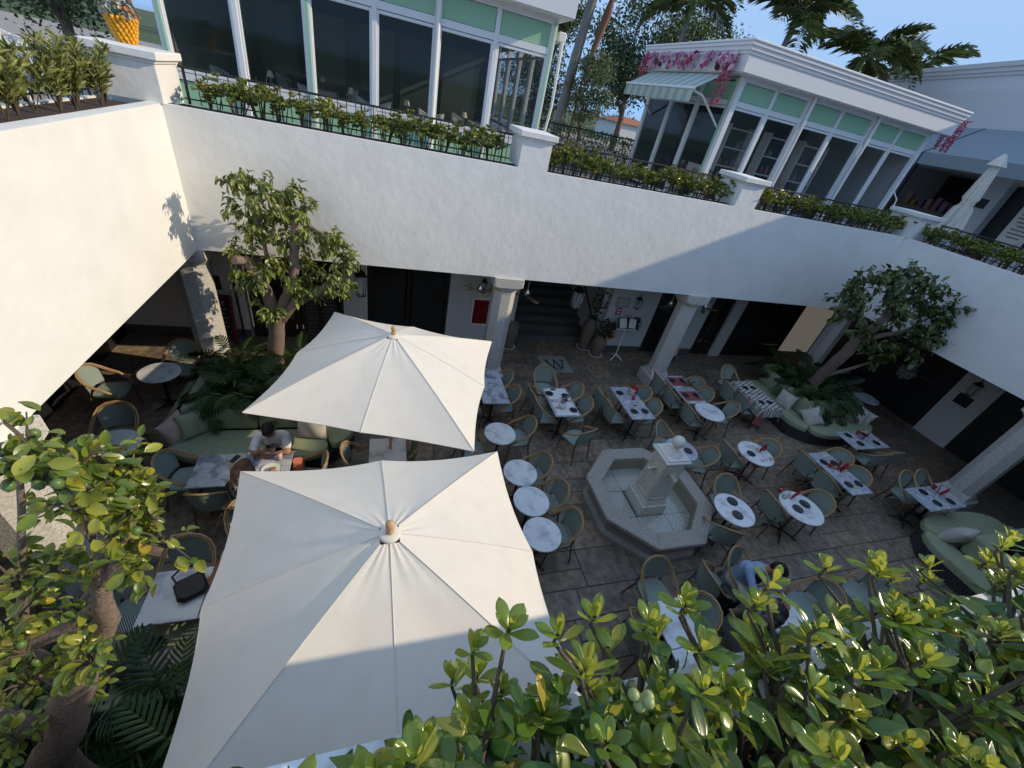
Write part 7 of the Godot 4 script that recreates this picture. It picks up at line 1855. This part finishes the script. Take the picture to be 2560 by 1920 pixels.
func fittings() -> void:
	# ---- ceiling fans and hanging lanterns
	var fl := ["chrome ceiling fan in front of the no smoking sign", "chrome ceiling fan before the stairway", "chrome ceiling fan left of the second column", "chrome ceiling fan right of the second column"]
	var fp := [[2.02, -8.15], [3.08, -8.12], [6.98, -8.2], [8.05, -8.2]]
	for k in 4:
		var t := thing("ceiling_fan", fl[k], "fan", v3(fp[k][0], 2.20, fp[k][1]), 0.4 + k * 0.5, "chrome fans in the arcade")
		obj("rod", mb().tube([v3(0, 0.50, 0), v3(0, 0.08, 0)], 0.012, 6), M.steel, t)
		obj("motor", mb().lathe([Vector2(0.001, -0.07), Vector2(0.05, -0.06), Vector2(0.075, -0.01), Vector2(0.075, 0.03), Vector2(0.04, 0.07), Vector2(0.025, 0.12), Vector2(0.001, 0.12)], 16), M.steel, t)
		for b in 3:
			var o := obj("blade", mb().box(v3(0.24, -0.055, 0), v3(0.34, 0.008, 0.085), Basis(Vector3.RIGHT, 0.2), 0.003), M.pale_wood if k == 0 else M.bamboo_dark, t)
			o.rotation.y = b * TAU / 3
	var ll := ["black iron lantern hanging left of the far parasol's door", "black iron lantern hanging beside the stairs"]
	for k in 2:
		var t := thing("hanging_lantern", ll[k], "lantern", v3([-0.42, 4.50][k], 2.0, [-8.3, -8.45][k]), 0.3, "black hanging lanterns")
		lantern_parts(t, 0.13, 0.42, 0.28)
	# ---- wall lanterns
	var wl := [[6.83, 1.66, "black wall lantern right of the framed plan"], [2.36, 1.78, "black wall lantern above the red hose cabinet"], [-3.40, 1.68, "black wall lantern high beside the dappled corner column"], [9.15, 2.05, "black wall lantern right of the poster easel"]]
	for q in wl:
		var t := thing("wall_lantern", q[2], "lantern", v3(q[0], q[1], -9.26), 0, "black wall lanterns")
		lantern_parts(t, 0.085, 0.26, 0.1)
	var el := thing("wall_lantern", "black wall lantern on the white pier in the right arcade", "lantern", v3(15.0, 1.72, -5.3), 0, "black wall lanterns")
	lantern_parts(el, 0.11, 0.30, 0.1)
	tag(obj("dark_board", mb().box(v3(15.09, 1.35, -5.32), v3(0.02, 0.30, 0.34)), M.dark), "small black board under the lantern in the right arcade", "board")
	# ---- wall signs
	var zb := -9.36
	var ns := thing("no_smoking_sign", "small cream sign with a barred circle", "sign", v3(2.04, 1.72, zb + 0.012))
	obj("plate", mb().box(Vector3.ZERO, v3(0.22, 0.24, 0.012)), M.cream, ns)
	obj("ring", mb().tube(range(17).map(func(k): return v3(cos(TAU * k / 16) * 0.055, 0.035 + sin(TAU * k / 16) * 0.055, 0.008)), 0.006, 5), M.dark, ns)
	obj("bar", mb().box(v3(0, 0.035, 0.009), v3(0.10, 0.01, 0.004), Basis(Vector3.FORWARD, 0.785)), M.dark, ns)
	obj("text_line", mb().box(v3(0, -0.065, 0.008), v3(0.15, 0.012, 0.002)).box(v3(0, -0.09, 0.008), v3(0.11, 0.01, 0.002)), M.dark, ns)
	var hc := thing("hose_cabinet", "red fire hose cabinet in a white wall frame", "cabinet", v3(2.41, 1.06, zb + 0.01))
	obj("frame", mb().box(v3(0, 0.365, 0.01), v3(0.50, 0.05, 0.04)).box(v3(0, -0.365, 0.01), v3(0.50, 0.05, 0.04)).box(v3(-0.225, 0, 0.01), v3(0.05, 0.68, 0.04)).box(v3(0.225, 0, 0.01), v3(0.05, 0.68, 0.04)), M.white, hc)
	obj("door", mb().box(v3(0, 0, 0.0), v3(0.39, 0.67, 0.02)), mat(0.20, 0.006, 0.012, 0.3), hc)
	obj("latch", mb().box(v3(0.15, 0.0, 0.016), v3(0.02, 0.05, 0.012)), M.steel, hc)
	for q in [[2.62, 1.72, 0.10, 0.26, "narrow red safety sign beside the stairway column"], [6.37, 1.35, 0.17, 0.22, "red safety sign above the extinguisher"]]:
		var s := thing("safety_sign", q[4], "sign", v3(q[0], q[1], zb + 0.008), 0, "red safety signs")
		obj("plate", mb().box(Vector3.ZERO, v3(q[2], q[3], 0.008)), M.red, s)
		for k in 2: obj("pictogram", mb().box(v3(0, 0.045 - 0.085 * k, 0.006), v3(q[2] * 0.55, 0.05, 0.003)), M.paper, s)
	var fr := thing("framed_plan", "grey framed plan on the white wall right of the stairs", "picture", v3(6.41, 1.63, zb + 0.012))
	obj("frame", mb().box(v3(0, 0, 0), v3(0.42, 0.30, 0.02), Basis.IDENTITY, 0.006), mat(0.35, 0.34, 0.33, 0.5), fr)
	obj("sheet", mb().box(v3(0, 0, 0.012), v3(0.31, 0.20, 0.004)), mat(0.5, 0.5, 0.5, 0.6), fr)
	for k in 5: obj("drawing_line", mb().box(v3(-0.1 + 0.05 * k, 0.02 * (k % 2), 0.0145), v3(0.006, 0.12, 0.001)), mat(0.2, 0.2, 0.22), fr)
	var wp := thing("wall_basket", "dark trailing plant in a wall basket", "plant", v3(6.88, 1.15, zb + 0.14))
	obj("basket", mb().lathe([Vector2(0.001, -0.14), Vector2(0.12, -0.08), Vector2(0.17, 0.04)], 14), M.iron, wp)
	leaf_mass(wp, 200, func(): return v3(rnd(-0.22, 0.22), rnd(-0.22, 0.10), rnd(-0.08, 0.14)), 0.04, [0.01, 0.025, 0.01], [0.04, 0.07, 0.03], 0.6)
	var fx := thing("fire_extinguisher", "red fire extinguisher on the wall by the menu stand", "extinguisher", v3(6.34, 0.55, zb + 0.10))
	obj("cylinder", mb().lathe([Vector2(0.001, 0), Vector2(0.07, 0.0), Vector2(0.075, 0.03), Vector2(0.075, 0.33), Vector2(0.03, 0.40), Vector2(0.001, 0.40)], 16), M.red, fx)
	obj("valve", mb().box(v3(0, 0.43, 0.01), v3(0.05, 0.06, 0.09), Basis.IDENTITY, 0.01), M.dark, fx)
	obj("hose", mb().tube([v3(0, 0.42, 0.05), v3(-0.1, 0.36, 0.04), v3(-0.11, 0.12, 0.03)], 0.012, 6), M.dark, fx)
	obj("data_label", mb().box(v3(0, 0.2, 0.073), v3(0.07, 0.12, 0.008), Basis.IDENTITY, 0.003), M.paper, fx)
	# ---- menu stand
	var ms := thing("menu_lectern", "white iron stand holding two open menu cards", "menu stand", v3(6.55, 0, -8.98))
	obj("pole", mb().tube([v3(0, 0.12, 0), v3(0, 1.0, 0)], 0.016, 8), M.white, ms)
	for k in 3: obj("foot", mb().tube([v3(0, 0.16, 0), v3(cos(k * 2.094 + 0.5) * 0.14, 0.08, sin(k * 2.094 + 0.5) * 0.14), v3(cos(k * 2.094 + 0.5) * 0.22, 0.015, sin(k * 2.094 + 0.5) * 0.22)], [0.02, 0.018, 0.02], 6), M.white, ms)
	obj("tray", mb().box(v3(0, 1.02, 0.05), v3(0.62, 0.02, 0.10), Basis.IDENTITY, 0.008), M.white, ms)
	obj("back", mb().box(v3(0, 1.17, -0.02), v3(0.60, 0.30, 0.012), Basis(Vector3.RIGHT, -0.5)), M.dark, ms)
	for s in [-1, 1]: obj("menu_card", mb().box(v3(s * 0.15, 1.18, 0.0), v3(0.22, 0.26, 0.006), Basis(Vector3.RIGHT, -0.5) * Basis(Vector3.BACK, -s * 0.08)), M.paper, ms)
	# ---- jars and plants by the stairs
	var jl := ["tall clay oil jar right of the stairs", "shorter clay jar with green glaze beside the menu stand", "brown clay amphora left of the stairs"]
	var jp := [[5.76, -9.55, 1.0], [6.00, -9.18, 0.66], [3.36, -9.45, 0.85]]
	for k in 3:
		var j := thing("clay_jar", jl[k], "jar", v3(jp[k][0], 0, jp[k][1]), 0, "clay jars by the stairs")
		var h: float = jp[k][2]
		obj("jar", mb().lathe([Vector2(0.001, 0.02), Vector2(0.13, 0.02), Vector2(0.15, 0.06), Vector2(0.215, h * 0.55), Vector2(0.20, h * 0.78), Vector2(0.12, h * 0.92), Vector2(0.14, h), Vector2(0.115, h), Vector2(0.10, h * 0.92)], 20), M.terracotta, j)
		obj("saucer", mb().lathe([Vector2(0.001, 0), Vector2(0.20, 0.0), Vector2(0.22, 0.035), Vector2(0.20, 0.03), Vector2(0.16, 0.019)], 20), M.cream, j)
		if k == 2:
			for s in [-1, 1]: obj("jar_handle", mb().tube([v3(s * 0.12, h * 0.9, 0), v3(s * 0.22, h * 0.88, 0), v3(s * 0.20, h * 0.72, 0)], 0.016, 6), M.terracotta, j)
		else:
			obj("stem", mb().tube([v3(0, h - 0.1, 0), v3(0.03, h + 0.3, 0.0), v3(0.06, h + (0.8 if k == 0 else 0.4), 0.02)], 0.012, 5), M.twig, j)
			leaf_mass(j, 130 if k == 0 else 170, func(): return v3(rnd(-0.16, 0.24), rnd(h - 0.05, h + (0.85 if k == 0 else 0.42)), rnd(-0.18, 0.18)), 0.05, [0.012, 0.035, 0.012], [0.05, 0.10, 0.03])
	# ---- poster easel behind the second column
	var pe := thing("poster_easel", "leaning cream poster with dark pictures behind the second column", "poster", v3(8.35, 0.0, -9.0), -0.15)
	obj("board", mb().box(v3(0, 0.72, 0), v3(0.50, 1.0, 0.02), Basis(Vector3.RIGHT, -0.15)), M.cream, pe)
	for k in 4: obj("printed_figure", mb().blob(v3([-0.14, 0.14, -0.16, 0.13][k], [1.02, 0.78, 0.60, 0.36][k], [0.055, 0.02, -0.005, -0.04][k] + 0.0), v3(0.07, 0.075, 0.012), 8), M.dark, pe)
	for s in [-1, 1]: obj("leg", mb().tube([v3(s * 0.2, 0.0, 0.12), v3(s * 0.2, 1.1, -0.06)], 0.012, 5), M.dark_wood, pe)
	# ---- chalk board and menu panel at the left
	var cb := thing("chalkboard", "leaning red framed chalkboard menu behind the dappled column", "board", v3(-3.34, 0.0, -9.2), 0.0)
	obj("frame", mb().box(v3(0, 0.56, 0), v3(0.50, 1.10, 0.03), Basis(Vector3.RIGHT, -0.12), 0.006), mat(0.16, 0.02, 0.02, 0.6), cb)
	obj("slate", mb().box(v3(0, 0.58, 0.018), v3(0.40, 0.98, 0.012), Basis(Vector3.RIGHT, -0.12)), M.dark, cb)
	var hd := obj("lettering", text_mesh("EAT", 0.12, M.paper), null, cb)
	hd.transform = Transform3D(Basis(Vector3.RIGHT, -0.12), v3(0, 0.93, -0.015))
	for k in 6: obj("chalk_line", mb().box(v3(0, 0.80 - 0.10 * k, 0.0255 - 0.0 + (-0.026 + 0.0122 * k)), v3([0.26, 0.2, 0.3, 0.22, 0.28, 0.18][k], 0.014, 0.002), Basis(Vector3.RIGHT, -0.12)), mat(0.35, 0.35, 0.34), cb)
	tag(obj("notice_plaque", mb().box(v3(-3.36, 1.34, zb + 0.015), v3(0.20, 0.30, 0.03)), M.dark), "small black panel under the corner wall lantern", "panel")
	tag(obj("pull_bar", mb().tube([v3(-3.0, 0.12, zb + 0.06), v3(-3.0, 1.62, zb + 0.06)], 0.022, 8).box(v3(-3.0, 1.45, zb + 0.03), v3(0.02, 0.02, 0.06)).box(v3(-3.0, 0.3, zb + 0.03), v3(0.02, 0.02, 0.06)), M.iron), "long black vertical bar beside the slatted doorway", "bar")
	tag(obj("projector_box", mb().box(v3(5.68, 2.52, -8.7), v3(0.22, 0.14, 0.18), Basis.IDENTITY, 0.01), M.white), "white box fixed under the ceiling right of the hanging lantern", "box")
	tag(obj("projector_box", mb().box(v3(9.35, 2.56, -8.2), v3(0.20, 0.12, 0.16), Basis.IDENTITY, 0.01), M.white), "white box fixed under the ceiling near the right tree", "box")
	# ---- feather lamp and dark table in the right arcade
	var lp := thing("feather_lamp", "pale fluffy globe lamp on a slanting rod in the right arcade", "lamp", v3(14.4, 1.45, -6.5))
	leaf_mass(lp, 700, func(): return Vector3(rng.randfn(), rng.randfn() * 0.8, rng.randfn()).normalized() * rnd(0.12, 0.21), 0.035, [0.30, 0.30, 0.29], [0.5, 0.5, 0.48], 0.0, "globe")
	obj("rod", mb().tube([v3(0, 0, 0), v3(0.5, 0.0, 0.5)], 0.015, 6), M.steel, lp)
	# ---- lemon pot
	var lm := thing("lemon_pot", "pot covered in yellow lemons filled with shell like flowers", "flower pot", v3(-3.28, 5.268, -8.14))
	obj("pot", mb().lathe([Vector2(0.001, 0), Vector2(0.085, 0), Vector2(0.16, 0.27), Vector2(0.13, 0.27)], 18), mat(0.45, 0.22, 0.01, 0.5), lm)
	var lem: Mesh = mb().blob(Vector3.ZERO, v3(0.028, 0.034, 0.024), 10).mesh(mat(0.68, 0.33, 0.012, 0.35))
	for r in 7:
		var y := 0.018 + r * 0.040
		var rad := 0.088 + 0.075 * y / 0.27
		var n := 12 + r
		for k in n:
			var a := TAU * (k + 0.5 * (r % 2)) / n
			var o := obj("lemon", lem, null, lm)
			o.transform = Transform3D(Basis(Vector3.UP, -a) * Basis.from_euler(v3(rnd(-0.5, 0.5), 0, rnd(-0.4, 0.4))) * Basis.from_scale(Vector3.ONE * rnd(0.8, 1.05)), v3(cos(a) * rad, y, sin(a) * rad))
	var shell_cols := [[0.10, 0.22, 0.20], [0.45, 0.36, 0.28], [0.50, 0.22, 0.10], [0.35, 0.38, 0.34], [0.20, 0.16, 0.16], [0.55, 0.45, 0.36]]
	for k in 130:
		var c: Array = shell_cols[k % 6]
		var key := "shell%d" % (k % 6)
		if not SH.has(key): SH[key] = mb().lathe([Vector2(0.001, 0), Vector2(0.5, 0.25), Vector2(0.9, 0.9), Vector2(1.0, 1.0)], 8).mesh(leaf_mat(c[0], c[1], c[2], 0.6, 0.3))
		var d := Vector3(rng.randfn(), absf(rng.randfn()) + 0.15, rng.randfn()).normalized()
		obj("shell_flower", SH[key], null, lm).transform = Transform3D(basis_to(d, rnd(0, 6)).scaled(Vector3.ONE * rnd(0.018, 0.034)), v3(0, 0.27, 0) + d * v3(0.21, 0.17, 0.21) * rnd(0.55, 1.0))

func lantern_parts(t: Node3D, r: float, h: float, rod: float) -> void:
	for k in 4:
		var a := PI / 4 + k * PI / 2
		obj("bar", mb().tube([v3(cos(a) * r * 0.8, -h / 2, sin(a) * r * 0.8), v3(cos(a) * r, h / 2, sin(a) * r)], r * 0.09, 5), M.iron, t)
	obj("base", mb().lathe([Vector2(0.001, -h / 2 - 0.02), Vector2(r * 0.85, -h / 2 - 0.02), Vector2(r * 0.85, -h / 2), Vector2(0.001, -h / 2)], 4, Vector3.ZERO, Basis(Vector3.UP, PI / 4)), M.iron, t)
	obj("hood", mb().lathe([Vector2(r * 1.15, h / 2), Vector2(r * 1.1, h / 2 + 0.02), Vector2(r * 0.35, h / 2 + r * 0.9), Vector2(0.001, h / 2 + r)], 4, Vector3.ZERO, Basis(Vector3.UP, PI / 4)), M.iron, t)
	obj("pane", mb().lathe([Vector2(r * 0.95, -h / 2 + 0.01), Vector2(r * 1.2, h / 2 - 0.01)], 4, Vector3.ZERO, Basis(Vector3.UP, PI / 4)), M.clear, t)
	obj("rod", mb().tube([v3(0, h / 2 + r, 0), v3(0, h / 2 + r + rod, 0)], 0.01, 5), M.iron, t)
	obj("candle", mb().tube([v3(0, -h / 2, 0), v3(0, -h * 0.1, 0)], r * 0.16, 8), M.cream, t)

func medallion_image() -> Image:
	var im := Image.create(256, 512, false, Image.FORMAT_RGB8)
	for y in 512:
		for x in 256:
			var u := fposmod(x / 42.67, 1.0) - 0.5
			var v := fposmod(y / 42.67 + 0.5 * float(int(x / 42.67) % 2), 1.0) - 0.5
			var r := sqrt(u * u + v * v)
			var c := Color(0.80, 0.78, 0.76)
			if r < 0.34: c = Color(0.17, 0.15, 0.18)
			if r < 0.2 and absf(sin(atan2(v, u) * 4)) > 0.8: c = Color(0.45, 0.40, 0.42)
			if absf(u) > 0.46: c = Color(0.66, 0.62, 0.60)
			im.set_pixel(x, y, c)
	return im
